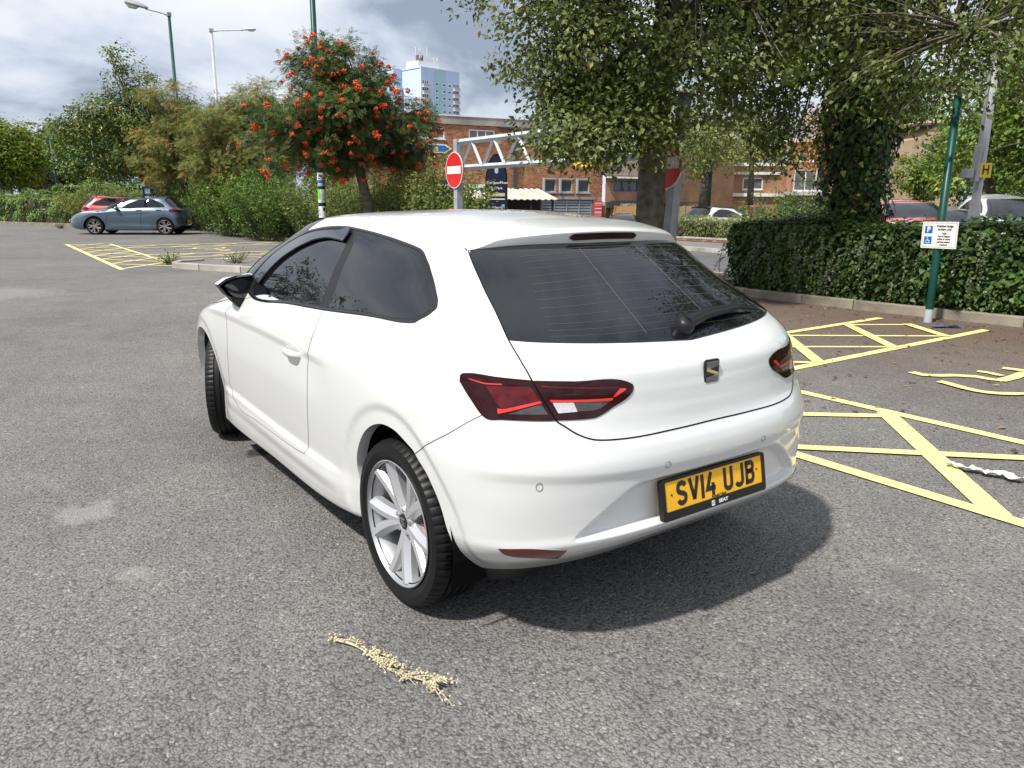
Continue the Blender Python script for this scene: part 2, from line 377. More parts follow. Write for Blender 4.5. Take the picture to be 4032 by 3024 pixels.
def _kx(Y,x):
    # Y (...,6) at XK, natural-ish cubic (Catmull-Rom, non-uniform) evaluated at x (...)
    x=np.clip(x,-.9,3.6)
    h=np.diff(XK); d=np.diff(Y,axis=-1)/h
    m=np.empty_like(Y); m[...,0]=d[...,0]*.3; m[...,-1]=d[...,-1]
    m[...,1:-1]=(d[...,:-1]*h[1:]+d[...,1:]*h[:-1])/(h[1:]+h[:-1])
    k=np.clip(np.searchsorted(XK,x)-1,0,4)
    tk=lambda A,i:np.take_along_axis(A,i[...,None],-1)[...,0]
    hh=h[k]; f=(x-XK[k])/hh
    lo=f<0; fc=np.clip(f,0,None)
    y0=tk(Y,k);y1=tk(Y,k+1);m0=tk(m,k);m1=tk(m,k+1)
    r=(2*fc**3-3*fc**2+1)*y0+(fc**3-2*fc**2+fc)*hh*m0+(-2*fc**3+3*fc**2)*y1+(fc**3-fc**2)*hh*m1
    return np.where(lo,y0+m0*(x-XK[0]),r)
UR,UF=.34,.72
def _s(x): x=np.clip(x,0,1); return x*x*(3-2*x)
def S(u,v):
    """u,v arrays -> (...,3)"""
    u=np.asarray(u,float);v=np.asarray(v,float);u,v=np.broadcast_arrays(u,v)
    a=np.abs(u);sg=np.where(u<0,-1.,1.)
    P=_hermite(ROWS,np.clip(v,0,NR-1.0001))
    xr,zr,L,n=[P[...,i] for i in range(4)];W=P[...,4:10];Z=P[...,10:16];xf,zf,Lf,nf=[P[...,i] for i in range(16,20)]
    x0=xr+L;x1=xf-Lf
    th=np.clip(a/UR,0,1)*np.pi/2
    s_,c_=np.sin(th),np.cos(th);k=(s_**n+c_**n)**(-1/n)
    qr,er=s_*k,c_*k
    tf=np.clip((1-a)/(1-UF),0,1)*np.pi/2
    s2,c2=np.sin(tf),np.cos(tf);k2=(s2**nf+c2**nf)**(-1/nf)
    qf,ef=s2*k2,c2*k2
    ts=np.clip((a-UR)/(UF-UR),0,1)
    x=np.where(a<UR,x0-L*er,np.where(a<=UF,x0+(x1-x0)*ts,x1+Lf*ef))
    q=np.where(a<UR,qr,np.where(a<=UF,1.,qf))
    w=_kx(W,x);zs=_kx(Z,x)
    y=w*q
    z=np.where(a<UR,zr+(_kx(Z,np.maximum(x,-.5))-zr)*q**2.2,np.where(a<=UF,zs,zf+(zs-zf)*q**2.2))
    return _detail(np.stack([x,y*sg,z],-1))
def _g(t,a,b): return _s((t-a)/(b-a))
def _detail(P):
    x,y,z=P[...,0],P[...,1],P[...,2];sg=np.sign(y);ay=np.abs(y)
    # side feature lines: a crease that steps the panel in below it and fades out downward
    side=_g(ay,.70,.82)*_g(x,-.75,-.45)
    dz=np.zeros_like(x)
    def crease(zc,amp,dep,soft): # zc array
        t=zc-z
        return amp*np.clip(t/soft,0,1)*(1-_g(t,soft,dep))
    zc1=np.interp(x,[.55,.9,1.4,2.0,2.5],[.84,.855,.865,.865,.85])
    a1=_g(x,.45,.75)*(1-_g(x,2.2,2.7))
    zc2=np.interp(x,[-.7,-.4,-.1,.3],[.96,.965,.965,.955])
    a2=(1-_g(x,-.05,.30))
    zc3=np.interp(x,[.35,.7,1.2,1.9],[.385,.385,.395,.42])
    a3=_g(x,.38,.7)*(1-_g(x,2.0,2.2))
    off=-side*(crease(zc1,.0085,.22,.030)*a1+crease(zc2,.0100,.20,.034)*a2)
    off+=side*.012*_g(zc3-z,-.012,.02)*(1-_g(zc3-z,.06,.13))*a3
    for cx_,cz_,rr_ in ((0.0,.33,.432),(2.565,.33,.435)):
        rd=np.hypot(x-cx_,z-cz_); off-=side*.009*_g(rr_-rd,-.018,.024)*_g(z,.20,.30)
    y=y+sg*off
    t4=np.interp(ay,[0,.5,.75],[.640,.655,.665])-z
    x=x+_g(-x,.40,.58)*.0065*np.clip(t4/.03,0,1)*(1-_g(t4,.03,.16))
    # rear bumper: plate recess
    rear=_g(-x,.45,.6)
    ya=ay
    top=np.interp(ya,[0,.26,.36,.44,.50],[.605,.605,.60,.575,.52]); bot=np.interp(ya,[0,.3,.6],[.445,.44,.43])
    hw=np.interp(z,[.42,.46,.52,.60],[.60,.56,.49,.38])
    m=_g(top-z,-.004,.022)*_g(z-bot,-.004,.02)*_g(hw-ya,-.004,.045)
    x=x+rear*.030*m
    # tailgate crease at lamp-top height
    t=.955+0*x-z
    x=x+_g(-x,.5,.62)*.008*_g(t,-.012,.012)*(1-_g(t,.012,.14))*_g(-z,-.97,-.80)
    return np.stack([x,y,z],-1)

BK = {"dlo":[[0.6698,12.582],[0.7294,14.015],[0.7382,14.514],[0.752,15.191],[0.7615,15.723],[0.7412,16.14],[0.6984,16.43],[0.6413,16.605],[0.5741,16.67],[0.5014,16.577],[0.4042,16.387],[0.3273,16.21],[0.2856,16.075],[0.2725,15.995],[0.2673,15.892],[0.2623,15.529],[0.2629,15.039],[0.2674,14.55],[0.2739,14.33],[0.2851,14.173],[0.3292,13.668],[0.3437,13.464],[0.3522,13.377],[0.4043,13.192],[0.4886,12.845],[0.5693,12.738]],"front_glass":[[0.6695,12.811],[0.7115,14.128],[0.7132,14.948],[0.7164,15.481],[0.6947,16.076],[0.6182,16.362],[0.5157,16.309],[0.5068,15.744],[0.4994,15.208],[0.5007,14.508],[0.5026,13.015],[0.5735,12.931]],"quarter_glass":[[0.4861,13.013],[0.4797,14.601],[0.4777,15.467],[0.4893,16.383],[0.4002,16.233],[0.327,16.076],[0.2861,15.956],[0.2747,15.863],[0.2717,15.766],[0.2674,15.436],[0.2674,14.945],[0.2718,14.496],[0.2762,14.361],[0.2854,14.251],[0.3273,13.782],[0.3431,13.601],[0.3511,13.528],[0.4045,13.317]],"deflector":[[0.7004,13.842],[0.7088,14.229],[0.7194,15.007],[0.7247,15.529],[0.715,15.828],[0.6929,16.061],[0.6428,16.262],[0.5797,16.312],[0.5218,16.285],[0.5182,16.138],[0.5174,15.853],[0.5477,15.9],[0.6061,15.893],[0.6445,15.672],[0.665,15.334],[0.676,14.858],[0.6799,14.439],[0.6771,13.651]],"door":[[0.6698,12.582],[0.5693,12.738],[0.4909,12.825],[0.4892,12.154],[0.4761,10.934],[0.4675,9.833],[0.4668,7.95],[0.4671,6.833],[0.4685,5.916],[0.4731,4.547],[0.4762,3.948],[0.4791,3.697],[0.4904,3.635],[0.522,3.601],[0.5738,3.638],[0.6135,3.753],[0.6226,4.035],[0.6366,4.875],[0.6325,6.298],[0.6353,7.715],[0.6564,9.464],[0.6837,10.766],[0.6947,11.607]],"rear_arch":[[0.4007,2.785],[0.4049,3.772],[0.4062,4.507],[0.405,5.055],[0.4016,5.563],[0.3973,6.011],[0.3925,6.395],[0.385,6.783],[0.3769,7.042],[0.3697,7.169],[0.3634,7.19],[0.3569,7.137],[0.3513,6.992],[0.3363,6.587],[0.3057,5.895],[0.2854,4.811],[0.2776,2.973],[0.263,0.603]],"bumper_gap":[[0.3363,6.587],[0.2903,7.548],[0.2474,8.554],[0.219,9.386]],"gate":[[0.1921,16.488],[0.1906,16.071],[0.1899,15.391],[0.19,14.867],[0.1894,14.432],[0.1899,13.379],[0.1881,12.76],[0.1862,12.145],[0.1819,11.72],[0.1768,11.345],[0.1667,10.612],[0.1573,9.868],[0.1536,9.547],[0.1461,9.275],[0.1385,8.986],[0.1336,8.839],[0.1288,8.723],[0.1229,8.636],[0.1172,8.609],[0.105,8.604],[0.09,8.634],[0.0533,8.766],[0.0097,8.846]],"glass":[[0.1888,16.007],[0.1883,15.363],[0.1885,14.84],[0.188,14.406],[0.1888,13.396],[0.1663,13.39],[0.1434,13.397],[0.1139,13.383],[0.0692,13.316],[0.0233,13.207],[-0.0027,13.133]],"lamp_outer":[[0.2491,11.091],[0.2471,11.198],[0.2431,11.249],[0.208,11.308],[0.1771,11.317],[0.1705,10.84],[0.1616,10.156],[0.1544,9.544],[0.1802,9.445],[0.1994,9.368],[0.2131,9.296],[0.216,9.341],[0.2183,9.415],[0.2325,10.038],[0.2492,10.768]],"lamp_inner":[[0.1753,11.312],[0.1435,11.362],[0.0931,11.255],[0.09,11.173],[0.0889,11.048],[0.0897,10.859],[0.0915,10.735],[0.107,10.181],[0.1179,9.811],[0.1218,9.721],[0.1264,9.688],[0.1528,9.572],[0.1606,10.219],[0.1682,10.788]],"lo_core":[[0.2185,10.807],[0.1767,11.014],[0.1665,10.402],[0.1994,9.783]],"lo_clear":[[0.1938,9.631],[0.1658,10.246],[0.1599,9.789]],"lo_bar":[[0.2038,9.819],[0.1986,9.812],[0.1673,10.39],[0.1651,10.308],[0.1983,9.657],[0.2029,9.579]],"lo_bar2":[[0.2391,10.993],[0.2367,11.025],[0.2199,10.931],[0.2026,11.017],[0.2025,10.958],[0.2203,10.866]],"li_bar":[[0.1594,10.474],[0.1071,10.6],[0.1074,10.488],[0.1579,10.365]],"li_bar2":[[0.1016,11.02],[0.0963,11.029],[0.0958,10.958],[0.1055,10.632],[0.1071,10.667]],"li_top":[[0.1688,11.121],[0.1017,11.09],[0.1012,11.042],[0.1677,11.053]],"li_white":[[0.1567,10.346],[0.1397,10.394],[0.1362,9.977],[0.1516,9.868]],"li_dark":[[0.1393,10.395],[0.1083,10.49],[0.1176,10.123],[0.1233,10.036],[0.1358,9.987]],"reflector":[[0.2105,3.19],[0.1773,3.216],[0.1493,2.749],[0.1515,2.078],[0.1548,1.51],[0.1765,2.11],[0.1978,2.434],[0.2057,2.7]],"sensor":[[0.1693,6.376],[0.0607,6.714]],"wiper":[[-0.0002,13.596],[-0.0361,13.819],[-0.0984,13.923],[-0.1325,13.732]],"handle":[[0.4919,8.75]],"front_arch":[[0.8091,0.908],[0.7992,1.738],[0.7947,2.43],[0.7921,3.037],[0.7902,3.559],[0.7885,4.061],[0.7873,4.572],[0.7854,5.056],[0.782,5.492],[0.7781,5.894],[0.7741,6.266],[0.7698,6.593],[0.7649,6.886],[0.7596,7.151],[0.7535,7.377],[0.7467,7.548],[0.739,7.655],[0.7304,7.697],[0.721,7.673],[0.7142,7.586],[0.7077,7.443],[0.7012,7.254],[0.6948,7.026],[0.6887,6.772],[0.6831,6.496],[0.678,6.193],[0.6735,5.86],[0.6699,5.512],[0.6671,5.139],[0.6646,4.725],[0.6626,4.276],[0.6618,3.796],[0.6622,3.283],[0.6637,2.755],[0.6664,2.213],[0.6721,1.439]]}
# ------------------------------------------------------------------ car body skin tools
KU, KV = 5.0, 0.075          # rough metric scale of the (u, v) chart
def smooth_loop(pts, step=0.012, closed=True, corner=42):
    P = np.array(pts, float) * [KU, KV]
    n = len(P); out = []
    def tang(i):
        a, b, c_ = P[(i - 1) % n], P[i], P[(i + 1) % n]
        d0, d1 = b - a, c_ - b
        l0, l1 = np.linalg.norm(d0) + 1e-9, np.linalg.norm(d1) + 1e-9
        cs = np.clip(d0 @ d1 / l0 / l1, -1, 1)
        return d0 / l0, d1 / l1, math.degrees(math.acos(cs)) > corner, l0, l1
    rng = range(n) if closed else range(n - 1)
    for i in rng:
        a, b = P[i], P[(i + 1) % n]; L = np.linalg.norm(b - a)
        i0, o0, c0, la, _ = tang(i); i1, o1, c1, _, lb = tang((i + 1) % n)
        if not closed and i == 0: c0 = True
        if not closed and i == n - 2: c1 = True
        d = (b - a) / (L + 1e-9)
        m0 = d if c0 else (i0 / la + o0 / L); m0 = m0 / (np.linalg.norm(m0) + 1e-9) * L
        m1 = d if c1 else (i1 / L + o1 / lb); m1 = m1 / (np.linalg.norm(m1) + 1e-9) * L
        k = max(1, int(L / step))
        for t in np.arange(k) / k:
            out.append((2*t**3-3*t**2+1)*a + (t**3-2*t**2+t)*m0 + (-2*t**3+3*t**2)*b + (t**3-t**2)*m1)
    if not closed: out.append(P[-1])
    return np.array(out) / [KU, KV]
def inside(pts, loop):
    x, y = pts[:, 0], pts[:, 1]; r = np.zeros(len(pts), bool); n = len(loop); j = n - 1
    for i in range(n):
        xi, yi = loop[i]; xj, yj = loop[j]
        c_ = (yi > y) != (yj > y)
        with np.errstate(divide='ignore', invalid='ignore'):
            r ^= c_ & (x < (xj - xi) * (y - yi) / (yj - yi) + xi)
        j = i
    return r
def seg_dist(pts, loop):
    d = np.full(len(pts), 1e9); n = len(loop)
    for i in range(n):
        a, b = loop[i], loop[(i + 1) % n]; ab = b - a; L2 = ab @ ab + 1e-12
        bb0 = np.minimum(a, b) - 0.02; bb1 = np.maximum(a, b) + 0.02
        k = np.flatnonzero((pts >= bb0).all(1) & (pts <= bb1).all(1))
        if len(k) == 0: continue
        q = pts[k] - a; t = np.clip((q @ ab) / L2, 0, 1); d[k] = np.minimum(d[k], np.hypot(*(q - t[:, None] * ab).T))
    return d
VTOP = NR - 1.001
def surf_nrm(u, v):
    h = 1.2e-3; vc = np.clip(v, 0.12, VTOP - 0.12)
    du = S(u + h, vc) - S(u - h, vc); dv = S(u, vc + .08) - S(u, vc - .08)
    n = np.cross(du, dv); n /= np.linalg.norm(n, axis=-1, keepdims=True) + 1e-12
    P = S(u, vc); cc = P - np.array([np.clip(P[..., 0], -.1, 2.6), np.zeros_like(P[..., 0]), np.full_like(P[..., 0], .72)]).transpose(1, 0) if P.ndim == 2 else P - [1.3, 0, .7]
    s = np.where((n * cc).sum(-1) < 0, -1., 1.)
    return n * s[..., None]
def panel(name, parent, m, outer, holes=(), su=.0046, sv=.13, off=0.0, mirror=False, skin=None, smooth_l=True, xform=None):
    """one body panel: the part of the skin inside `outer` and outside `holes` (loops in the (u,v) chart)"""
    loops = [np.array(outer, float)] + [np.array(h, float) for h in holes]
    loops = [l * [KU, KV] for l in loops]
    lo, hi = loops[0].min(0), loops[0].max(0)
    gu = np.arange(lo[0] + su * KU * .5, hi[0], su * KU); gv = np.arange(lo[1] + sv * KV * .5, hi[1], sv * KV)
    G = np.stack(np.meshgrid(gu, gv, indexing='ij'), -1).reshape(-1, 2)
    ok = inside(G, loops[0])
    for h in loops[1:]: ok &= ~inside(G, h)
    G = G[ok]
    d = np.full(len(G), 1e9)
    for l in loops: d = np.minimum(d, seg_dist(G, l))
    G = G[d > min(su * KU, sv * KV) * .45]
    vs = []; es = []
    for l in loops:
        b = len(vs); vs += [tuple(p) for p in l]; es += [(b + i, b + (i + 1) % len(l)) for i in range(len(l))]
    vs += [tuple(p) for p in G]
    r = delaunay_2d_cdt([Vector(p) for p in vs], es, [], 0, 1e-6)
    co = np.array([tuple(v) for v in r[0]]); tri = np.array([f for f in r[2] if len(f) == 3])
    cen = co[tri].mean(1)
    k = inside(cen, loops[0])
    for h in loops[1:]: k &= ~inside(cen, h)
    tri = tri[k]
    used = np.unique(tri); mp = -np.ones(len(co), int); mp[used] = np.arange(len(used)); co = co[used]; tri = mp[tri]
    uv = co / [KU, KV]
    u = uv[:, 0] * (-1 if mirror else 1); v = np.clip(uv[:, 1], 0, VTOP)
    P = S(u, v); N = surf_nrm(u, v)
    P = P + N * (off(P) if callable(off) else off)
    a, b, c_ = P[tri[:, 0]], P[tri[:, 1]], P[tri[:, 2]]
    fn = np.cross(b - a, c_ - a); flip = (fn * N[tri].sum(1)).sum(1) < 0
    tri[flip] = tri[flip][:, ::-1]
    if xform is not None: P = xform(P)
    me = bpy.data.meshes.new(name); me.from_pydata(P.tolist(), [], tri.tolist()); me.update()
    me.polygons.foreach_set('use_smooth', [True] * len(me.polygons))
    if xform is None: me.normals_split_custom_set_from_vertices([tuple(n) for n in N])
    return link(name, me, m, parent)
def ribbon(name, parent, m, line, width, off=0.0012, mirror=False, closed=False, mesh=None, inward=0.0):
    """thin strip lying on the skin along a chart line"""
    uv = np.array(line, float); u = uv[:, 0] * (-1 if mirror else 1); v = np.clip(uv[:, 1], 0, VTOP)
    P = S(u, v); N = surf_nrm(u, v)
    T = (np.roll(P, -1, 0) - np.roll(P, 1, 0))
    if not closed: T[0] = P[1] - P[0]; T[-1] = P[-1] - P[-2]
    B = np.cross(N, T); B /= np.linalg.norm(B, axis=1, keepdims=True) + 1e-12
    vs = []; n = len(P); fs = []
    for i in range(n):
        for k in (-1, 0, 1): vs.append(P[i] + B[i] * width / 2 * k + N[i] * (off + (0.0008 if k == 0 else 0)))
    for i in range(n if closed else n - 1):
        j = (i + 1) % n
        for k in (0, 1): fs.append((i * 3 + k, i * 3 + k + 1, j * 3 + k + 1, j * 3 + k))
    mb = MB().add([tuple(x) for x in vs], fs)
    return mb.build(name, m, parent, smooth=True)
def lip(name, parent, m, line, depth, mirror=False, vec=None, off=0.0):
    """flange turned in from an opening's edge"""
    uv = np.array(line, float); u = uv[:, 0] * (-1 if mirror else 1); v = np.clip(uv[:, 1], 0, VTOP)
    P = S(u, v); N = surf_nrm(u, v); d = -N if vec is None else np.array(vec) * [[1, (-1 if mirror else 1), 1]]
    A = P + N * off; B = A + d * depth; n = len(P)
    return MB().add([tuple(x) for x in np.concatenate([A, B])], [(i, i + 1, n + i + 1, n + i) for i in range(n - 1)]).build(name, m, parent, smooth=True)
def mir(l): return [(-a, b) for a, b in l][::-1]
def sym(l):
    """left half line from the side to the centre -> whole line left to right"""
    return list(map(tuple, l)) + [(-a, b) for a, b in l][::-1]
SL = {k: smooth_loop(v) for k, v in BK.items() if k in ('quarter_glass', 'deflector', 'door', 'lamp_outer', 'lamp_inner', 'reflector')}
for k in ('dlo', 'front_glass'): SL[k] = smooth_loop(BK[k], corner=27)
for k in ('rear_arch', 'front_arch', 'gate', 'glass', 'bumper_gap'): SL[k] = smooth_loop(BK[k], closed=False)

# ------------------------------------------------------------------ wheels
def tyre_mesh(Rr, w, rim, blocks, n=240, deep=0.0045):
    h = w / 2
    prof = [(-h * .80, rim - .012), (-h * .93, rim + .012), (-h, rim + (Rr - rim) * .45), (-h * .97, rim + (Rr - rim) * .78), (-h * .86, Rr - .009), (-h * .72, Rr - .002)]
    gr = [-.46, -.16, .16, .46]
    for g in gr: prof += [(h * (g - .055), Rr), (h * (g - .045), Rr - .007), (h * (g + .045), Rr - .007), (h * (g + .055), Rr)]
    prof += [(h * .72, Rr - .002), (h * .86, Rr - .009), (h * .97, rim + (Rr - rim) * .78), (h, rim + (Rr - rim) * .45), (h * .93, rim + .012), (h * .80, rim - .012)]
    np_ = len(prof)
    def mod(k, j):
        if not blocks: return 0
        if j in (4, 5, np_ - 5, np_ - 6): return -deep if k % 4 == 0 else 0
        if blocks > 1 and (6 <= j <= 7 or np_ - 8 <= j <= np_ - 7): return -deep * .7 if k % 4 == 0 else 0
        return 0
    return MB().lathe(prof, n, 'y', mod)
def build_wheel(parent, loc, side, steer=0.0, hero=2, Rr=.3185, w=.222, spokes=5, rimm=None, spokem=None, lipr=.241):
    """side +1: outer face towards +y"""
    o = bpy.data.objects.new('wheel', None); COL.objects.link(o); o.parent = parent
    o.location = loc; o.rotation_euler = (0, 0, steer); o.empty_display_size = .1
    rimm = rimm or M['alloy_dark']; spokem = spokem or M['alloy']
    ty = tyre_mesh(Rr, w, lipr - .004, hero, 240 if hero else 36).build('tyre', M['rubber'], o); smooth_by_angle(ty, 18)
    s = side
    barrel = MB().lathe([(s * .108, lipr - .004), (s * .106, lipr), (s * .098, lipr - .006), (s * .088, lipr - .014), (s * .03, lipr - .028), (-s * .09, lipr - .036)], 72 if hero else 24).build('rim', rimm, o); smooth_by_angle(barrel, 40)
    if hero:
        MB().lathe([(s * .006, .03), (s * .006, .145), (-s * .012, .145), (-s * .012, .03)], 48).build('brake_disc', M['disc'], o)
        cb = MB()
        for an in np.linspace(-.5, .5, 7)[:-1]:
            pass
        a0 = PI - .42
        poly = [(math.cos(a0 + t) * r, math.sin(a0 + t) * r) for r, ts in ((.190, np.linspace(-.45, .45, 8)), (.100, np.linspace(.45, -.45, 8))) for t in ts]
        cb.prism(poly, lambda x, y, d: (x, d, y), -s * .03, s * .042).build('brake_caliper', M['red_caliper'], o, bevel=.004)
    else:
        MB().lathe([(s * .0, .02), (s * .0, lipr - .03)], 20).build('hub_back', M['void'], o)
    ph = -PI / 2 + (0.06 if hero else .3)
    for k in range(spokes):
        a = ph + 2 * PI * k / spokes; mb = MB()
        for sg in (-1, 1):
            # one arm of the V: from the hub out to the rim
            def pt(t, e, dep):
                r = .030 + (lipr - .012 - .030) * t
                an = a + sg * (.105 + .165 * t ** 1.1)
                wd = .0245 + .002 * t
                px, pz = r * math.cos(an), r * math.sin(an)
                tx, tz = -math.sin(an), math.cos(an)
                y = .066 + .028 * t + dep
                return (px + tx * wd * e, s * y, pz + tz * wd * e)
            T = np.linspace(0, 1, 9 if hero else 5); cs = [(-1, -.042), (-1, -.010), (-.62, .004), (.25 * sg, .0065), (1, -.014), (1, -.042)] if sg > 0 else [(-1, -.042), (-1, -.014), (-.25, .0065), (.62, .004), (1, -.010), (1, -.042)]
            vs = [pt(t, e, d) for t in T for e, d in cs]; m_ = len(cs)
            fs = [(i * m_ + j, i * m_ + (j + 1) % m_, (i + 1) * m_ + (j + 1) % m_, (i + 1) * m_ + j) for i in range(len(T) - 1) for j in range(m_)]
            fs += [tuple(range(m_)), tuple((len(T) - 1) * m_ + j for j in range(m_))]
            mb.add(vs, fs)
        sp = mb.build('spoke', spokem, o)
        if hero: smooth_by_angle(sp, 22)
    hub = MB().lathe([(s * .02, .062), (s * .066, .058), (s * .073, .046), (s * .073, .034), (s * .064, .031), (s * .064, 0.0001)], 40 if hero else 16).build('hub', spokem, o); smooth_by_angle(hub, 35)
    if hero:
        for k in range(5):
            a = ph + PI / 5 + 2 * PI * k / 5
            MB().lathe([(0, .0001), (0, .008), (s * .010, .008), (s * .012, .0001)], 6).build('wheel_bolt', M['alloy_dark'], o).location = (.048 * math.cos(a), s * .066, .048 * math.sin(a))
        cap = MB().lathe([(s * .060, .031), (s * .072, .0295), (s * .0745, .026), (s * .0745, .0001)], 40).build('centre_cap', M['gloss_black'], o); smooth_by_angle(cap, 30)
        bd = MB()
        for q in ([(-.015, .016), (.015, .016), (.015, .010), (-.004, .007), (-.015, .007)], [(-.015, .003), (.015, -.002), (.015, -.006), (-.015, -.002)], [(.015, -.016), (-.015, -.016), (-.015, -.010), (.004, -.010), (.015, -.010)]):
            bd.prism(q, lambda x, y, d: (x * -s, s * d, y), .0742, .0762)
        bd.build('cap_emblem', M['chrome'], o)
    return o

# ------------------------------------------------------------------ ground, road, markings
def dip(x, y):
    """the land falls away gently past the public road"""
    d = (x + 2.4) * .808 - (y - 2.08) * .589
    t = np.clip((d - 26) / 26, 0, 1); k = np.clip((-y - 13.5) / 5, 0, 1)
    return -1.0 * t * t * (3 - 2 * t) * k * k * (3 - 2 * k)
def asphalt_mat(name, dark, mid, pale, stone=62.0, brown=True, bump=1.0, spots=False):
    m = bpy.data.materials.new(name); m.use_nodes = True
    nt = m.node_tree; N, L = nt.nodes, nt.links; b = N['Principled BSDF']
    b.inputs['Roughness'].default_value = .9; b.inputs['Specular IOR Level'].default_value = .18
    tc = N.new('ShaderNodeTexCoord'); co = tc.outputs['Object']
    def noise(sc, det=4, rough=.55, off=(0, 0, 0)):
        n = N.new('ShaderNodeTexNoise'); n.inputs['Scale'].default_value = sc; n.inputs['Detail'].default_value = det; n.inputs['Roughness'].default_value = rough
        mp = N.new('ShaderNodeMapping'); mp.inputs['Location'].default_value = off; L.new(co, mp.inputs[0]); L.new(mp.outputs[0], n.inputs['Vector']); return n.outputs['Fac']
    def rampn(f, stops):
        r = N.new('ShaderNodeValToRGB'); e = r.color_ramp.elements
        for i, (p, c) in enumerate(stops):
            q = e[i] if i < 2 else e.new(p); q.position = p; q.color = (*c, 1) if len(c) == 3 else c
        L.new(f, r.inputs[0]); return r.outputs[0]
    def mix(f, a, c, mode='MIX'):
        x = N.new('ShaderNodeMix'); x.data_type = 'RGBA'; x.blend_type = mode
        if isinstance(f, float): x.inputs[0].default_value = f
        else: L.new(f, x.inputs[0])
        for i, s in ((6, a), (7, c)):
            if isinstance(s, tuple): x.inputs[i].default_value = (*s, 1)
            else: L.new(s, x.inputs[i])
        return x.outputs[2]
    vo = N.new('ShaderNodeTexVoronoi'); vo.inputs['Scale'].default_value = stone; vo.inputs['Randomness'].default_value = 1.0
    wob = N.new('ShaderNodeMix'); wob.data_type = 'RGBA'; wob.blend_type = 'LINEAR_LIGHT'; wob.inputs[0].default_value = .012
    wnz = N.new('ShaderNodeTexNoise'); wnz.inputs['Scale'].default_value = 40; L.new(co, wnz.inputs['Vector'])
    L.new(co, wob.inputs[6]); L.new(wnz.outputs['Color'], wob.inputs[7]); L.new(wob.outputs[2], vo.inputs['Vector'])
    cs = N.new('ShaderNodeSeparateColor'); L.new(vo.outputs['Color'], cs.inputs[0])
    col = rampn(cs.outputs[0], [(0.0, dark), (.72, mid), (.96, tuple(.5 * a + .5 * b for a, b in zip(mid, pale))), (1.0, tuple(min(1, c * 1.25) for c in pale))])
    gap = rampn(vo.outputs['Distance'], [(.46, (1, 1, 1)), (.82, (.26, .25, .25))])
    col = mix(.75, col, gap, 'MULTIPLY')
    big = rampn(noise(.32, 7, .6), [(.33, (.80, .80, .82)), (.66, (1.14, 1.12, 1.09))])
    col = mix(.85, col, big, 'MULTIPLY')
    mid_ = rampn(noise(2.3, 6, .6, (4, 2, 0)), [(.35, (.86, .86, .87)), (.66, (1.10, 1.09, 1.07))])
    col = mix(.8, col, mid_, 'MULTIPLY')
    if brown:
        # leaf mould and grit gathered along the planted edge
        sp = N.new('ShaderNodeSeparateXYZ'); L.new(co, sp.inputs[0])
        mr = N.new('ShaderNodeMapRange'); L.new(sp.outputs[1], mr.inputs[0]); mr.inputs[1].default_value = -3.2; mr.inputs[2].default_value = -7.4
        mr2 = N.new('ShaderNodeMapRange'); L.new(sp.outputs[0], mr2.inputs[0]); mr2.inputs[1].default_value = 10; mr2.inputs[2].default_value = 6
        mm = N.new('ShaderNodeMath'); mm.operation = 'MULTIPLY'; L.new(mr.outputs[0], mm.inputs[0]); L.new(mr2.outputs[0], mm.inputs[1])
        gr = rampn(noise(46, 5, .7, (2, 7, 0)), [(.36, (0, 0, 0)), (.54, (1, 1, 1))])
        m2 = N.new('ShaderNodeMath'); m2.operation = 'MULTIPLY'; L.new(mm.outputs[0], m2.inputs[0]); L.new(gr, m2.inputs[1])
        col = mix(m2.outputs[0], col, (.135, .085, .058))
    # pale dried stains
    st = rampn(noise(.9, 5, .65, (11, 3, 0)), [(.66, (0, 0, 0)), (.78, (.30, .30, .30))])
    col = mix(st, col, tuple(min(1, c * 1.7) for c in mid))
    if spots:
        # old marks on this car park: dried pale patches, oil drips, a mended strip
        nz = N.new('ShaderNodeTexNoise'); nz.inputs['Scale'].default_value = 9; nz.inputs['Detail'].default_value = 6; L.new(co, nz.inputs['Vector'])
        for cx, cy, r_, c_, amt in ((1.62, 1.71, .16, (.36, .35, .33), .38), (.81, 1.64, .07, (.36, .35, .33), .30), (2.05, .72, .09, (.02, .02, .02), .8), (5.5, 2.6, .30, (.40, .385, .36), .3), (8.5, 1.2, .5, (.10, .10, .10), .35), (6.8, -.6, .35, (.11, .11, .11), .3), (-1.05, -.9, .12, (.10, .10, .10), .4), (.2, 2.4, .10, (.10, .10, .10), .35), (12, 1.5, .9, (.36, .35, .33), .3), (-.65, -4.4, .25, (.09, .085, .08), .35)):
            vm = N.new('ShaderNodeVectorMath'); vm.operation = 'DISTANCE'; L.new(co, vm.inputs[0]); vm.inputs[1].default_value = (cx, cy, 0)
            ad = N.new('ShaderNodeMath'); ad.operation = 'MULTIPLY_ADD'; L.new(nz.outputs['Fac'], ad.inputs[0]); ad.inputs[1].default_value = r_ * 1.6; L.new(vm.outputs['Value'], ad.inputs[2])
            mr = N.new('ShaderNodeMapRange'); mr.interpolation_type = 'SMOOTHSTEP'; L.new(ad.outputs[0], mr.inputs[0]); mr.inputs[1].default_value = r_ * 1.9; mr.inputs[2].default_value = r_ * 1.35; mr.inputs[3].default_value = 0; mr.inputs[4].default_value = amt
            col = mix(mr.outputs[0], col, c_)
    L.new(col, b.inputs['Base Color'])
    bp = N.new('ShaderNodeBump'); bp.inputs['Strength'].default_value = bump; bp.inputs['Distance'].default_value = .006; bp.invert = True
    L.new(vo.outputs['Distance'], bp.inputs['Height']); L.new(bp.outputs[0], b.inputs['Normal'])
    return m
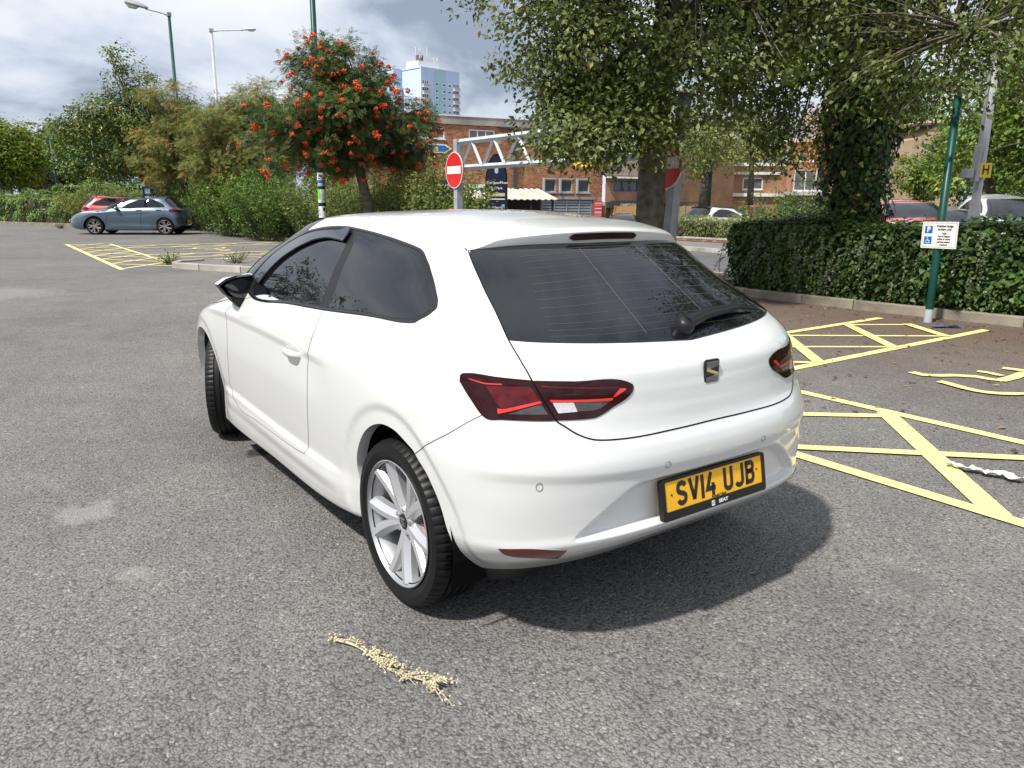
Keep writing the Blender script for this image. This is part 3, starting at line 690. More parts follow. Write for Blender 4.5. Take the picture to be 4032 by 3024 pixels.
M['asphalt'] = asphalt_mat('car_park_asphalt', (.165, .161, .156), (.225, .220, .213), (.285, .28, .272), stone=95, bump=1.0, spots=True)
M['road'] = asphalt_mat('road_asphalt', (.10, .10, .105), (.17, .17, .172), (.30, .30, .30), stone=50, brown=False, bump=.4)
M['pavement'] = asphalt_mat('pavement_asphalt', (.16, .155, .15), (.24, .235, .23), (.36, .35, .34), stone=60, brown=False, bump=.3)
M['soil'] = mat('soil', (.085, .055, .038), .95, 0, .1, var=.5, vscale=14, bump=.8, bscale=50)
M['dry_grass'] = mat('dry_grass', (.30, .24, .12), .95, 0, .1, var=.3, vscale=3, bump=.5, bscale=30)
def grid_mesh(name, xs, ys, zf, m, kind='structure'):
    X, Y = np.meshgrid(xs, ys, indexing='ij'); Z = zf(X, Y)
    me = bpy.data.meshes.new(name); ny = len(ys)
    me.from_pydata(np.stack([X, Y, Z], -1).reshape(-1, 3).tolist(), [], [(i * ny + j, (i + 1) * ny + j, (i + 1) * ny + j + 1, i * ny + j + 1) for i in range(len(xs) - 1) for j in range(ny - 1)])
    return tag(link(name, me, m, smooth=True), kind=kind)
ax = np.concatenate([[-400, -150, -60], np.arange(-20, 90, 3.0), [120, 200, 420, 700]])
ay = np.concatenate([[-700, -420, -200, -120], np.arange(-80, 30, 3.0), [60, 150, 400]])
grid_mesh('ground', ax, ay, dip, M['asphalt'])
def sheet(name, poly, z, m, kind='structure'):
    me = bpy.data.meshes.new(name); me.from_pydata([(x, y, z + float(dip(np.array(x), np.array(y)))) for x, y in poly], [], [tuple(range(len(poly)))])
    return tag(link(name, me, m), kind=kind)
def strip_sheet(name, xs, y0, y1, z, m, ny=8):
    return grid_mesh(name, np.array(xs), np.linspace(y0, y1, ny), lambda X, Y: dip(X, Y) + z, m)
XR = np.linspace(-40, 60, 70)
strip_sheet('road', XR, -16.2, -10.6, .012, M['road'])
strip_sheet('pavement', XR, -19.0, -16.32, .11, M['pavement'])
strip_sheet('pavement', np.linspace(12.2, 60, 40), -10.45, -9.9, .10, M['pavement'], 3)
for nm, y, xa, xb in (('kerb', -16.26, -30, 50), ('kerb', -10.52, 12.2, 50)):
    ko = thing(nm, None, None); tag(ko, kind='structure')
    xx = xa; k_ = None
    while xx < xb:
        kb = MB().box((xx + .45, y, .05), (.89, .125, .15)).build('kerb_stone', M['concrete'], ko)
        kb.location.z = float(dip(np.array(xx), np.array(y))); xx += .9
# yellow line on the road and car park markings
def paint_mat(name, col, worn):
    m = bpy.data.materials.new(name); m.use_nodes = True
    nt = m.node_tree; N, L = nt.nodes, nt.links; b = N['Principled BSDF']; b.inputs['Roughness'].default_value = .75
    tc = N.new('ShaderNodeTexCoord')
    vo = N.new('ShaderNodeTexVoronoi'); vo.inputs['Scale'].default_value = 95; L.new(tc.outputs['Object'], vo.inputs['Vector'])
    n = N.new('ShaderNodeTexNoise'); n.inputs['Scale'].default_value = 5; n.inputs['Detail'].default_value = 6; L.new(tc.outputs['Object'], n.inputs['Vector'])
    a = N.new('ShaderNodeMath'); a.operation = 'MULTIPLY_ADD'; L.new(n.outputs['Fac'], a.inputs[0]); a.inputs[1].default_value = .85; L.new(vo.outputs['Distance'], a.inputs[2])
    r = N.new('ShaderNodeValToRGB'); e = r.color_ramp.elements
    e[0].position = worn; e[0].color = (*col, 1); e[1].position = worn + .12; e[1].color = (*[c * .45 + .05 for c in col], 1); q = e.new(worn + .22); q.color = (.085, .08, .075, 1)
    L.new(a.outputs[0], r.inputs[0]); L.new(r.outputs[0], b.inputs['Base Color'])
    bp = N.new('ShaderNodeBump'); bp.inputs['Strength'].default_value = .6; bp.inputs['Distance'].default_value = .004; bp.invert = True
    L.new(vo.outputs['Distance'], bp.inputs['Height']); L.new(bp.outputs[0], b.inputs['Normal'])
    return m
M['yellow'] = paint_mat('yellow_marking', (.84, .72, .28), 1.02)
M['yellow_worn'] = paint_mat('worn_yellow_marking', (.76, .67, .30), 1.06)
_mk = [0]
def mark(name, pts, w, m=None, z=.004, closed=False):
    pts = [Vector((p[0], p[1], 0)) for p in pts]; n = len(pts); vs = []
    _mk[0] += 1; z = z + .0012 * (_mk[0] % 9)
    for i, p in enumerate(pts):
        a = pts[i - 1] if (i > 0 or closed) else p; b = pts[(i + 1) % n] if (i < n - 1 or closed) else p
        t = (b - a).normalized(); s = Vector((-t.y, t.x, 0)) * w / 2
        vs += [p + s + Vector((0, 0, z)), p - s + Vector((0, 0, z))]
    fs = [(2 * i, 2 * i + 1, (2 * i + 3) % (2 * n), (2 * i + 2) % (2 * n)) for i in range(n if closed else n - 1)]
    return tag(MB().add(vs, fs).build(name, m or M['yellow']), kind='structure')
YW = .10
mark('bay_line', [(1.66, -1.2), (1.66, -7.95)], YW)
mark('bay_line', [(2.86, -1.2), (2.90, -7.80)], YW)
mark('bay_line', [(3.2, -3.33), (-4.6, -3.33)], YW)
mark('bay_line', [(.62, -1.92), (-4.6, -1.88)], YW)
mark('bay_line', [(-1.95, -3.35), (-1.95, -8.0)], YW)
# crossed hatching of the two strips
for a, b, w in (((2.84, -6.90), (1.68, -5.86), .12), ((2.84, -5.60), (1.68, -4.50), .12), ((2.42, -7.55), (1.68, -7.02), .12), ((2.80, -4.15), (1.68, -3.1), .12),
                ((2.82, -6.92), (2.36, -7.62), .07), ((2.84, -5.46), (1.70, -7.10), .07), ((2.84, -4.2), (1.70, -5.90), .07), ((2.6, -3.4), (1.70, -4.45), .07)):
    mark('hatch_line', [a, b], w)
for k in range(4):
    o_ = -1.42 * k
    mark('hatch_line', [(.36 + o_, -3.29), (-.96 + o_, -1.92)], .13)
    mark('hatch_line', [(.72 + o_ - .04, -1.96), (-.98 + o_ + .30, -3.31)] if k == 9 else [(.34 + o_ + .0, -1.94), (-.96 + o_, -3.29)], .09)
mark('hatch_line', [(1.0, -2.35), (.30, -3.22)], .09)
def wheelchair(cx, cy, ang, s, m=None):
    """disabled bay symbol, one painted outline"""
    ca, sa = math.cos(ang), math.sin(ang)
    T = lambda P: [(cx + s * (x * ca - y * sa), cy + s * (x * sa + y * ca)) for x, y in P]
    wheel = [(.02 + .43 * math.cos(R(a)), -.32 + .43 * math.sin(R(a))) for a in range(125, 385, 12)]
    o = mark('wheelchair_symbol', T(wheel), .085 * s, m)
    for P, w in (([(-.05, .55), (-.05, .02), (.36, .0), (.60, -.52), (.74, -.46)], .10), ([(-.05, .28), (.30, .26)], .085), ([(-.13 + .11 * math.cos(R(a)), .74 + .11 * math.sin(R(a))) for a in range(0, 361, 30)], .12)):
        mark('wheelchair_symbol', T(P), w * s, m)
for P_, w_ in (([(0.952, -4.806), (0.836, -4.78), (0.743, -4.863), (0.671, -4.99), (0.529, -5.103), (0.426, -5.097), (0.339, -5.123), (0.33, -5.343), (0.349, -5.618), (0.09899999999999998, -5.968)], .10), ([(0.627, -5.342), (0.538, -5.362), (0.415, -5.324)], .08), ([(0.555, -5.681), (0.475, -5.706), (0.391, -5.726), (0.191, -5.726)], .10), ([(0.622, -4.625), (0.561, -4.616), (0.486, -4.589), (0.383, -4.551), (0.281, -4.535), (0.205, -4.547), (0.133, -4.592), (0.065, -4.674), (0.014, -4.748), (-0.206, -4.718), (-0.40599999999999997, -4.868)], .09)): mark('wheelchair_symbol', P_, w_)
YY = M['yellow_worn']
mark('road_line', [(-5, -11.15), (40, -11.15)], .10, YY, z=.016)
# bays on the far left
mark('bay_line', [(15.5, -.85), (25.9, -1.02)], .11)
mark('bay_line', [(15.6, -2.05), (25.4, -2.2)], .09, YY)
for k in range(7):
    x_ = 15.7 + k * 1.45
    mark('hatch_line', [(x_, -.92), (x_ + 1.35, -2.08)], .09, YY); mark('hatch_line', [(x_ + 1.35, -.95), (x_, -2.06)], .09, YY)
for x_ in (15.6, 18.6, 19.8, 23.0, 24.2):
    mark('bay_line', [(x_, -2.1), (x_ - .25, -7.3)], .12, YY)
for x_ in (19.2, 23.6):
    for k in range(4): mark('hatch_line', [(x_ - .55, -2.3 - k * 1.25), (x_ + .5, -3.4 - k * 1.25)], .08, YY)
wheelchair(17.0, -4.0, PI / 2, 1.0, YY); wheelchair(21.4, -4.3, PI / 2, 1.0, YY)

# planted beds with kerbs
sheet('planting_bed', [(6.6, -8.55), (-16, -9.2), (-16, -10.45), (6.0, -10.45)], .065, M['soil'])
sheet('planting_bed', [(12.4, -7.2), (48, -8.3), (48, -9.85), (12.4, -9.85)], .10, M['soil'])
def kerb_run(pts, stone=.9, w=.125, h=.13, m=None):
    root = thing('kerb', None, None); tag(root, kind='structure')
    P = [Vector((x, y, 0)) for x, y in pts]
    seg = []
    for a, b in zip(P, P[1:]):
        n = max(1, round((b - a).length / stone))
        for i in range(n): seg.append((a.lerp(b, i / n), a.lerp(b, (i + 1) / n)))
    for a, b in seg:
        d = b - a; ang = math.atan2(d.y, d.x); mid = (a + b) / 2
        o = MB().box((0, 0, h / 2 - .02), (d.length - .008, w, h + .04)).build('kerb_stone', m or M['kerb'], root, bevel=.012)
        o.location = (mid.x + rnd.uniform(-.004, .004), mid.y + rnd.uniform(-.006, .006), rnd.uniform(-.008, .006)); o.rotation_euler = (rnd.uniform(-.02, .02), rnd.uniform(-.006, .006), ang + rnd.uniform(-.006, .006))
    return root
kerb_run([(6.1, -10.3), (6.6, -9.1), (6.75, -8.5), (6.35, -8.22), (5.4, -8.24), (4.4, -8.30), (3.6, -8.36), (1.5, -8.62), (-1.5, -8.85), (-8, -9.1)])
# tarmac island with a kerb on the left
isl = [(15.35, -1.85), (14.6, -2.2), (13.6, -2.75), (12.7, -3.6), (12.3, -5.0), (12.3, -7.1)]
kerb_run([(15.9, -2.6), (15.75, -2.1)] + isl, .85, m=M['concrete'])
sheet('island', [(15.8, -2.7)] + [(x + .06, y - .05) for x, y in isl] + [(15.9, -7.3)], .10, M['pavement'])
sheet('island', [(4.9, -5.7), (6.3, -5.5), (6.5, -7.0), (5.0, -7.2)], .06, M['soil'])
kerb_run([(4.85, -7.25), (4.8, -5.65), (6.35, -5.42), (6.6, -7.05), (4.85, -7.25)], .8)
kerb_run([(12.35, -7.15), (20, -7.35), (30, -7.75), (48, -8.25)], .9)
kerb_run([(40.6, -4.6), (57.2, 4.9)], 1.0)

# ------------------------------------------------------------------ buildings
def wall_uv(me, fn):
    a = me.attributes.new('wall_uv', 'FLOAT_VECTOR', 'CORNER')
    li = [0.0] * (3 * len(me.loops))
    for p in me.polygons:
        for l in p.loop_indices:
            q = fn(me.vertices[me.loops[l].vertex_index].co, p.normal); li[3 * l:3 * l + 3] = q
    a.data.foreach_set('vector', li)
class Facade:
    """a building laid out in its own frame: s along the front, d back from it, z up"""
    def __init__(self, name, label, cat, origin, sdir, back, z0, group=None):
        self.o = Vector((*origin, z0)); self.s = Vector((*sdir, 0)).normalized(); self.b = Vector((*back, 0)).normalized()
        self.root = thing(name, label, cat, self.o, 0, group)
    def P(self, s, d, z): return self.s * s + self.b * d + Vector((0, 0, z))
    def solid(self, name, s0, s1, d0, d1, z0, z1, m, parent=None):
        mb = MB().add([self.P(s, d, z) for s in (s0, s1) for d in (d0, d1) for z in (z0, z1)], [(0, 1, 3, 2), (4, 6, 7, 5), (0, 4, 5, 1), (2, 3, 7, 6), (0, 2, 6, 4), (1, 5, 7, 3)])
        o = mb.build(name, m, parent or self.root)
        if 'brick' in m.name: wall_uv(o.data, lambda c, n: ((c.dot(self.s) + c.dot(self.b)), c.z, 0))
        return o
    def wall(self, name, s0, s1, z0, z1, holes, m, depth=.25, d=0):
        """front wall with true openings"""
        ss = sorted({s0, s1, *[h[0] for h in holes], *[h[1] for h in holes]}); zs = sorted({z0, z1, *[h[2] for h in holes], *[h[3] for h in holes]})
        mb = MB()
        for a, b in zip(ss, ss[1:]):
            for c_, e in zip(zs, zs[1:]):
                cs, cz = (a + b) / 2, (c_ + e) / 2
                if any(h[0] < cs < h[1] and h[2] < cz < h[3] for h in holes): continue
                mb.add([self.P(a, d, c_), self.P(b, d, c_), self.P(b, d, e), self.P(a, d, e)], [(0, 1, 2, 3)])
        for h in holes:
            q = [(h[0], h[2]), (h[1], h[2]), (h[1], h[3]), (h[0], h[3])]
            for i in range(4):
                a, b = q[i], q[(i + 1) % 4]
                mb.add([self.P(a[0], d, a[1]), self.P(b[0], d, b[1]), self.P(b[0], d + depth, b[1]), self.P(a[0], d + depth, a[1])], [(0, 1, 2, 3)])
        o = mb.build(name, m, self.root)
        if 'brick' in m.name: wall_uv(o.data, lambda c, n: ((c.dot(self.s) + c.dot(self.b)), c.z, 0))
        return o
    def window(self, s0, s1, z0, z1, panes, fm, pm, d=.08, fw=.07, sill=True, bars=0, d_out=0):
        mb = MB()
        def bx(a, b, c_, e, dd0=d - .06, dd1=d + .03): mb.add([self.P(s, dd, z) for s in (a, b) for dd in (dd0, dd1) for z in (c_, e)], [(0, 1, 3, 2), (4, 6, 7, 5), (0, 4, 5, 1), (2, 3, 7, 6), (0, 2, 6, 4), (1, 5, 7, 3)])
        bx(s0, s1, z0, z0 + fw); bx(s0, s1, z1 - fw, z1); bx(s0, s0 + fw, z0 + fw, z1 - fw); bx(s1 - fw, s1, z0 + fw, z1 - fw)
        w = (s1 - s0 - fw) / panes
        for k in range(1, panes): bx(s0 + k * w, s0 + k * w + fw, z0 + fw, z1 - fw)
        f = mb.build('window', fm, self.root)
        for k in range(panes):
            a, b = s0 + k * w + fw, s0 + (k + 1) * w
            MB().add([self.P(a, d, z0 + fw), self.P(b, d, z0 + fw), self.P(b, d, z1 - fw), self.P(a, d, z1 - fw)], [(0, 1, 2, 3)]).build('pane', pm, f)
            if bars:
                g = MB()
                for i in range(1, bars): 
                    c_ = a + (b - a) * i / bars; g.add([self.P(c_ - .012, d - .012, z0 + fw), self.P(c_ + .012, d - .012, z0 + fw), self.P(c_ + .012, d - .012, z1 - fw), self.P(c_ - .012, d - .012, z1 - fw)], [(0, 1, 2, 3)])
                g.build('security_bars', fm if bars < 0 else M['balcony'], f)
        if sill: self.solid('sill', s0 - .06, s1 + .06, -.08, d, z0 - .07, z0 - .005, fm, f)
        return f
BR = (39.572, -36.322)
f = Facade('brick_building', 'two storey orange brick building with flat grey concrete fascia beyond the height barrier', 'building', BR, (.177, .984), (.984, -.177), 0)
ups = [(6.62 - 1.79 * 0, 5.22)]
UW = [(4.88, 6.67), (8.43, 10.26), (11.93, 13.72), (15.5, 17.3)]
UZ = (5.2, 5.86)
LW = [(1.08, 2.08), (2.46, 3.44), (3.77, 4.72)]; LZ = (2.0, 2.85)
f_brick = f
holes = [(a, b, *UZ) for a, b in UW] + [(a, b, *LZ) for a, b in LW] + [(.75, 4.85, -1.0, 1.50)]
f.wall('wall', 0, 18.4, -1.2, 6.12, holes, M['brick'], .22)
f.solid('side_wall', -.001, .25, .001, 14, -1.2, 6.12, M['brick'])
f.solid('fascia', -.12, 18.5, -.10, 14, 6.12, 6.60, M['fascia']); f.solid('roof_edge', -.16, 18.55, -.14, 14.1, 6.602, 6.66, M['white_frame'])
for a, b in UW: f.window(a, b, *UZ, 3, M['white_frame'], M['pane_grey'], fw=.075, bars=6)
for a, b in LW:
    w_ = f.window(a, b, *LZ, 1, M['grey_frame'], M['dark_pane'], fw=.07, sill=False)
    f.solid('window_reveal', b - .02, b + .10, -.16, .1, LZ[0] - .08, LZ[1] + .08, M['grey_frame'], w_); f.solid('window_reveal', a - .06, b - .021, -.06, .1, LZ[1] + .001, LZ[1] + .08, M['grey_frame'], w_); f.solid('window_reveal', a - .06, b - .021, -.10, .1, LZ[0] - .09, LZ[0] - .001, M['grey_frame'], w_)
f.solid('downpipe', 6.86, 7.06, -.22, -.02, 2.1, 6.05, M['pipe']); f.solid('gutter', 4.9, 8.1, -.26, -.02, 6.0, 6.10, M['pipe'])
f.solid('lintel', .55, 5.05, -.05, .2, 1.505, 1.72, M['fascia'])
gd = f.solid('garage_door', .75, 4.85, .18, .22, -1.2, 1.50, M['shed_dark'])
for k in range(13):
    z_ = 1.36 - k * .19; f.solid('slat', .80, 4.80, .06, .14, z_ - .07, z_ + .07, M['slat'], gd)
for s_ in (.85, 1.85, 2.85, 3.85, 4.78): f.solid('slat_post', s_ - .035, s_ + .035, .02, .059, -1.2, 1.48, M['slat'], gd)
f.solid('parapet_sheet', 7.9, 12.5, -.5, -.05, 2.2, 2.42, M['white_frame'])
# lean-to with corrugated roof
lt = Facade('lean_to_shelter', 'dark lean-to shelter with a pale corrugated sloping roof, against the brick building', 'shelter', BR, (.177, .984), (.984, -.177), 0)
cg = MB(); n = 80; vs = []
for i in range(n + 1):
    s_ = 4.6 + 9.0 * i / n; dz = .035 * math.sin(i * PI / 2 + .6)
    vs += [lt.P(s_ + .55, -.05, 2.20 + dz), lt.P(s_, -1.9, 1.50 + dz), lt.P(s_, -1.9, 1.465 + dz), lt.P(s_ + .55, -.05, 2.165 + dz)]
cg.add(vs, [(4 * i + k, 4 * i + (k + 1) % 4, 4 * i + 4 + (k + 1) % 4, 4 * i + 4 + k) for i in range(n) for k in range(4)])
cg.build('corrugated_roof', M['corrugated'], lt.root)
lt.solid('back_panel', 5.1, 13.6, -.3, -.2, -1.2, 1.9, M['shed_dark'])
for s_ in (4.95, 6.6, 8.4, 10.2, 12.0): lt.solid('post', s_ - .06, s_ + .06, -1.8, -1.68, -1.2, 1.45, M['shed_dark'])
# projecting shop sign, arrow shaped
sg = Facade('shop_sign', 'blue arrow shaped shop sign with yellow lettering and white border on the brick wall', 'sign', BR, (.177, .984), (.984, -.177), 0)
ap = [(11.5, 4.60), (11.95, 4.87), (16.4, 4.87), (16.4, 4.33), (11.95, 4.33)]
MB().prism(ap, lambda s_, z, d: sg.P(s_, -d, z), .03, .14).build('border', M['white_frame'], sg.root)
ai = [(11.68, 4.60), (12.0, 4.79), (16.3, 4.79), (16.3, 4.41), (12.0, 4.41)]
MB().prism(ai, lambda s_, z, d: sg.P(s_, -d, z), .141, .150).build('face', M['sign_blue'], sg.root)
text('lettering', 'Foods', .50, M['sign_yellow'], sg.root, frame_mat(sg.P(13.05, -.155, 4.60), tuple(-x for x in sg.s), (0, 0, 1)), bold=.018)
# red notices
def notice(label, s0, s1, z0, z1, d=-.12):
    n = Facade('notice_board', label, 'sign', BR, (.177, .984), (.984, -.177), 0, 'red notices by the brick building')
    n.solid('board', s0, s1, d, d + .04, z0, z1, M['poster_red'])
    w = s1 - s0
    for k, (zz, h) in enumerate(((.84, .07), (.74, .04), (.52, .10), (.30, .10), (.22, .03), (.14, .03))):
        z_ = z0 + (z1 - z0) * zz; n.solid('printed_line', s0 + .1 * w, s1 - .1 * w, d - .008, d - .002, z_, z_ + (z1 - z0) * h * .6, M['white_print'])
    n.solid('post', (s0 + s1) / 2 - .04, (s0 + s1) / 2 + .04, d + .041, d + .10, -1.1, z0 + .2, M['galv'])
notice('tall red notice board with white print beside the grey slatted garage door', .02, .70, .25, 1.42)
notice('small red notice fixed under the corrugated lean-to roof', 5.4, 5.75, .25, .55, -1.95)
notice('small red and white notice on the pale wooden fence', -2.55, -2.05, .45, 1.05, -.6)
# block behind with tiled roof
f2 = Facade('shop_building', 'small brick shop with dark tiled roof and blue window, right of the orange brick building', 'building', (38.9, -40.6), (.177, .984), (.984, -.177), 0)
f2.wall('wall', -.6, 4.0, -1.2, 3.05, [(1.2, 3.3, 2.1, 2.85)], M['brick'], .15)
f2.window(1.2, 3.3, 2.1, 2.85, 3, M['pipe'], M['pane_blue'], sill=False)
rf = MB().add([f2.P(-.9, -.3, 3.06), f2.P(4.2, -.3, 3.06), f2.P(4.2, 3.5, 5.0), f2.P(.6, 3.5, 5.0), f2.P(-.9, -.3, 3.2), f2.P(4.2, -.3, 3.2), f2.P(4.2, 3.5, 5.15), f2.P(.6, 3.5, 5.15)], [(0, 1, 2, 3), (4, 5, 6, 7), (0, 1, 5, 4), (1, 2, 6, 5), (2, 3, 7, 6), (3, 0, 4, 7)]).build('roof', M['roof_tile'], f2.root)
f2.solid('gutter', -.95, 4.1, -.42, -.31, 3.0, 3.12, M['white_frame'])
pv = MB().add([f2.P(2.4, .3, 3.62), f2.P(4.1, .3, 3.62), f2.P(4.1, 2.0, 4.48), f2.P(2.4, 2.0, 4.48)], [(0, 1, 2, 3)]).build('solar_panel', M['pipe'], rf)
f2.solid('shop_fascia', -.5, 3.9, -.35, -.02, .95, 1.35, M['pipe']); f2.solid('shop_front', -.4, 3.9, -.03, -.01, -1.2, .94, M['dark_pane'])
f2.solid('balcony_rail', -.4, 3.9, -.6, -.56, 1.36, 1.45, M['pipe'])
text('shop_lettering', 'CARPETS FLOORING', .24, M['white_print'], f2.root, frame_mat(f2.P(1.8, -.36, 1.15), tuple(-x for x in f2.s), (0, 0, 1)), bold=.008)
f3 = Facade('brick_house', 'plain brown brick house end with one white window, behind the near tree trunk', 'building', (38.0, -47.0), (.177, .984), (.984, -.177), 0)
f3.wall('wall', -1.5, 6.0, -1.2, 6.2, [(3.6, 5.2, 2.9, 4.9)], M['brick_brown'], .15)
f3.window(3.6, 5.2, 2.9, 4.9, 2, M['white_frame'], M['pane_grey'])
f3.solid('eaves', -1.6, 6.1, -.3, 5, 6.2, 6.5, M['white_frame'])
for a, b in ((.2, 2.2),): f3.solid('fire_escape', a + 2.6, b + 3.2, -1.2, -.05, 1.3, 1.4, M['pipe'])
# terrace of flats on the right
f4 = Facade('terrace', 'three storey orange brick flats with white balconies and window bands, far right behind the trees', 'building', (34.905, -51.500), (-.587, -.809), (.786, -.573), -1.0)
H4 = [(.6, 4.2, 5.0, 6.0), (.4, 4.6, 2.4, 4.1), (8.2, 11.2, 4.9, 6.1)]
f4.wall('wall', -.2, 10.5, 0, 6.9, [(.6, 4.2, 5.5, 6.4), (.4, 3.0, 3.3, 4.9), (7.2, 10.0, 3.6, 4.7), (7.2, 10.0, 5.5, 6.4)], M['brick_far'], .2)
f4.window(.6, 4.2, 5.5, 6.4, 3, M['white_frame'], M['pane_blue']); f4.window(.4, 3.0, 3.3, 4.9, 3, M['white_frame'], M['pane_grey']); f4.window(7.2, 10.0, 3.6, 4.7, 3, M['white_frame'], M['pane_grey']); f4.window(7.2, 10.0, 5.5, 6.4, 3, M['white_frame'], M['pane_grey'])
f4.solid('roof_edge', -.3, 10.6, -.4, 8, 6.9, 7.15, M['white_frame'])
bl4 = f4.solid('balcony', -.3, 5.2, -1.2, -.01, 2.95, 3.2, M['balcony'])
for k in range(12): f4.solid('railing', -.2 + k * .46, -.17 + k * .46, -1.18, -1.15, 3.201, 3.95, M['pipe'], bl4)
f4.solid('balcony_rail', -.25, 5.15, -1.2, -1.14, 3.951, 4.01, M['pipe'], bl4)
f4.solid('awning', 3.0, 5.3, -1.1, -1.05, 1.6, 4.2, M['white_frame']); f4.solid('shop_front', -.2, 10.4, -.05, -.01, 0, 2.6, M['dark_pane'])
f4.solid('parapet', 6.2, 10.6, -1.0, -.02, 2.65, 2.95, M['white_frame'])
f4.solid('ground_band', 6.2, 10.6, -.9, -.03, 2.951, 3.5, M['brick_brown'])
f5 = Facade('flats_end', 'lower brick flats with white gutters behind the weathered fence, between the two trees', 'building', (38.895, -49.517), (-.587, -.809), (.786, -.573), -1.0)
f5.wall('wall', 0, 5.0, 0, 5.2, [(1.0, 2.6, 3.4, 4.3)], M['brick_far'], .2)
f5.window(1.0, 2.6, 3.4, 4.3, 2, M['white_frame'], M['pane_grey'])
f5.solid('gutter', -.2, 5.2, -.3, -.02, 2.85, 3.1, M['white_frame']); f5.solid('white_band', -.2, 3.9, -.2, -.02, 4.55, 4.75, M['white_frame']); f5.solid('roof_edge', -.2, 5.1, -.3, 7, 5.2, 5.45, M['white_frame'])
f6 = Facade('gable_house', 'house with a plain sand coloured gable wall behind the green pole', 'building', (24.992, -51.133), (-.587, -.809), (.786, -.573), -1.0)
MB().prism([(0, 0), (3.2, 0), (3.2, 7.4), (1.6, 8.0), (0, 6.6)], lambda s_, z, d: f6.P(s_, d, z), 0, 9).build('wall', M['tan_render'], f6.root)
f6.solid('roof_edge', -.2, 3.4, -.2, 9.2, 7.45, 7.6, M['roof_tile'])
# tower block
TO = (277.659, -156.951)
f7 = Facade('tower_block', 'tall pale blue tower block with teal bands, grey balconies and rooftop aerials, far behind', 'building', TO, (-.587 * .707 + .786 * .707, -.809 * .707 - .573 * .707), (.587 * .707 + .786 * .707, .809 * .707 - .573 * .707), 0)
TH = 51.09
def tower_part(s0, s1, d0, d1, h, cols, tag_=''):
    # cols: (s0, s1, material)
    for a, b, mm in cols: f7.solid('facade', s0 + a, s0 + b, d0, d0 + .6, 0, h, mm)
    f7.solid('core', s0 + .02, s1 - .02, d0 + .61, d1, 0, h - .3, M['tower_blue'])
    f7.solid('parapet', s0 - .1, s1 + .1, d0 - .1, d1 + .1, h, h + .5, M['tower_blue'])
tower_part(0, 19.6, 0, 12, TH, [(0, 6.2, M['tower_lilac']), (6.2, 12.6, M['tower_teal']), (12.6, 19.6, M['tower_lilac'])])
tower_part(-3.9, 9.0, 12.2, 24, TH + .2, [(0, 6.3, M['tower_lilac']), (6.3, 10.5, M['tower_teal']), (10.5, 12.9, M['tower_blue'])])
for fl_ in range(13):
    z_ = TH - 6.0 - fl_ * 2.55
    for s_, d_ in ((.5, 0), (16.2, 0), (-3.5, 12.2)):
        bo = f7.solid('balcony', s_, s_ + 3.0, d_ - 1.0, d_ - .01, z_ - .95, z_ + .15, M['balcony'])
        f7.solid('balcony_slab', s_ - .1, s_ + 3.1, d_ - 1.1, d_ - .01, z_ - 1.15, z_ - .955, M['white_frame'], bo)
        f7.solid('window', s_ + .2, s_ + 2.8, d_ - .06, d_ - .005, z_ + .2, z_ + 1.35, M['pane_grey'], bo)
        for q in (.9, 1.8): f7.solid('mullion', s_ + q, s_ + q + .25, d_ - .10, d_ - .065, z_ + .2, z_ + 1.35, M['white_frame'], bo)
    for s_, d_ in ((7.0, 0), (10.8, 0), (13.6, 0), (1.2, 12.2), (4.0, 12.2)):
        wo_ = f7.solid('window', s_, s_ + 1.3, d_ - .08, d_ - .005, z_ - .1, z_ + 1.1, M['white_frame'])
        f7.solid('pane', s_ + .15, s_ + 1.15, d_ - .12, d_ - .085, z_ + .25, z_ + 1.0, M['pane_blue'], wo_)
pr = f7.solid('plant_room', 1.5, 12.0, 3.5, 11, TH + .5, TH + 3.2, M['white_frame'])
f7.solid('tank', 3.0, 5.2, 5, 7, TH + 3.2, TH + 5.6, M['roof_tile'])
for s_, h_ in ((.8, 9.5), (2.4, 8.6), (3.2, 9.0), (6.4, 9.8), (9.8, 6.5), (11.4, 6.6), (11.0, 5.5)):
    f7.solid('aerial', s_, s_ + .18, 4.0, 4.2, TH + .5, TH + h_ - 3, M['balcony']); f7.solid('aerial_panel', s_ - .15, s_ + .35, 3.8, 4.0, TH + h_ - 4.5, TH + h_ - 1.2, M['white_frame'])
# low wall of the far hedge, one brick object with coping stones
lw = thing('garden_wall', 'low brown brick garden wall with pale coping under the long yellow-green hedge', 'wall', (0, 0, 0))
wx = np.arange(6.0, 18, 1.5)
for a in wx:
    z_ = float(dip(np.array(a + .75), np.array(-19.1)))
    o = MB().box((a + .75, -19.12, -.02 + z_), (1.5, .20, .46)).build('wall_section', M['brick_wall'], lw); wall_uv(o.data, lambda c, n: (c.x, c.z, 0))
    MB().box((a + .75, -19.12, .238 + z_), (1.48, .28, .05)).build('coping_stone', M['concrete'], lw)
brk = []
for v_ in range(4):
    me = MB().box((0, 0, 0), (.213, .03, .063)).mesh('brick'); me.materials.append(mat('wall_brick_%d' % v_, [(.30, .18, .11), (.24, .14, .09), (.34, .22, .14), (.20, .125, .09)][v_], .9, 0, .2)); brk.append(me)
for row in range(4):
    for k in range(44):
        x_ = 8.2 + k * .225 + (.112 if row % 2 else 0); o = bpy.data.objects.new('brick', brk[rnd.randrange(4)]); COL.objects.link(o); o.parent = lw
        o.location = (x_, -19.008 + rnd.uniform(-.003, .003), .17 - row * .075 + float(dip(np.array(x_), np.array(-19.1))))
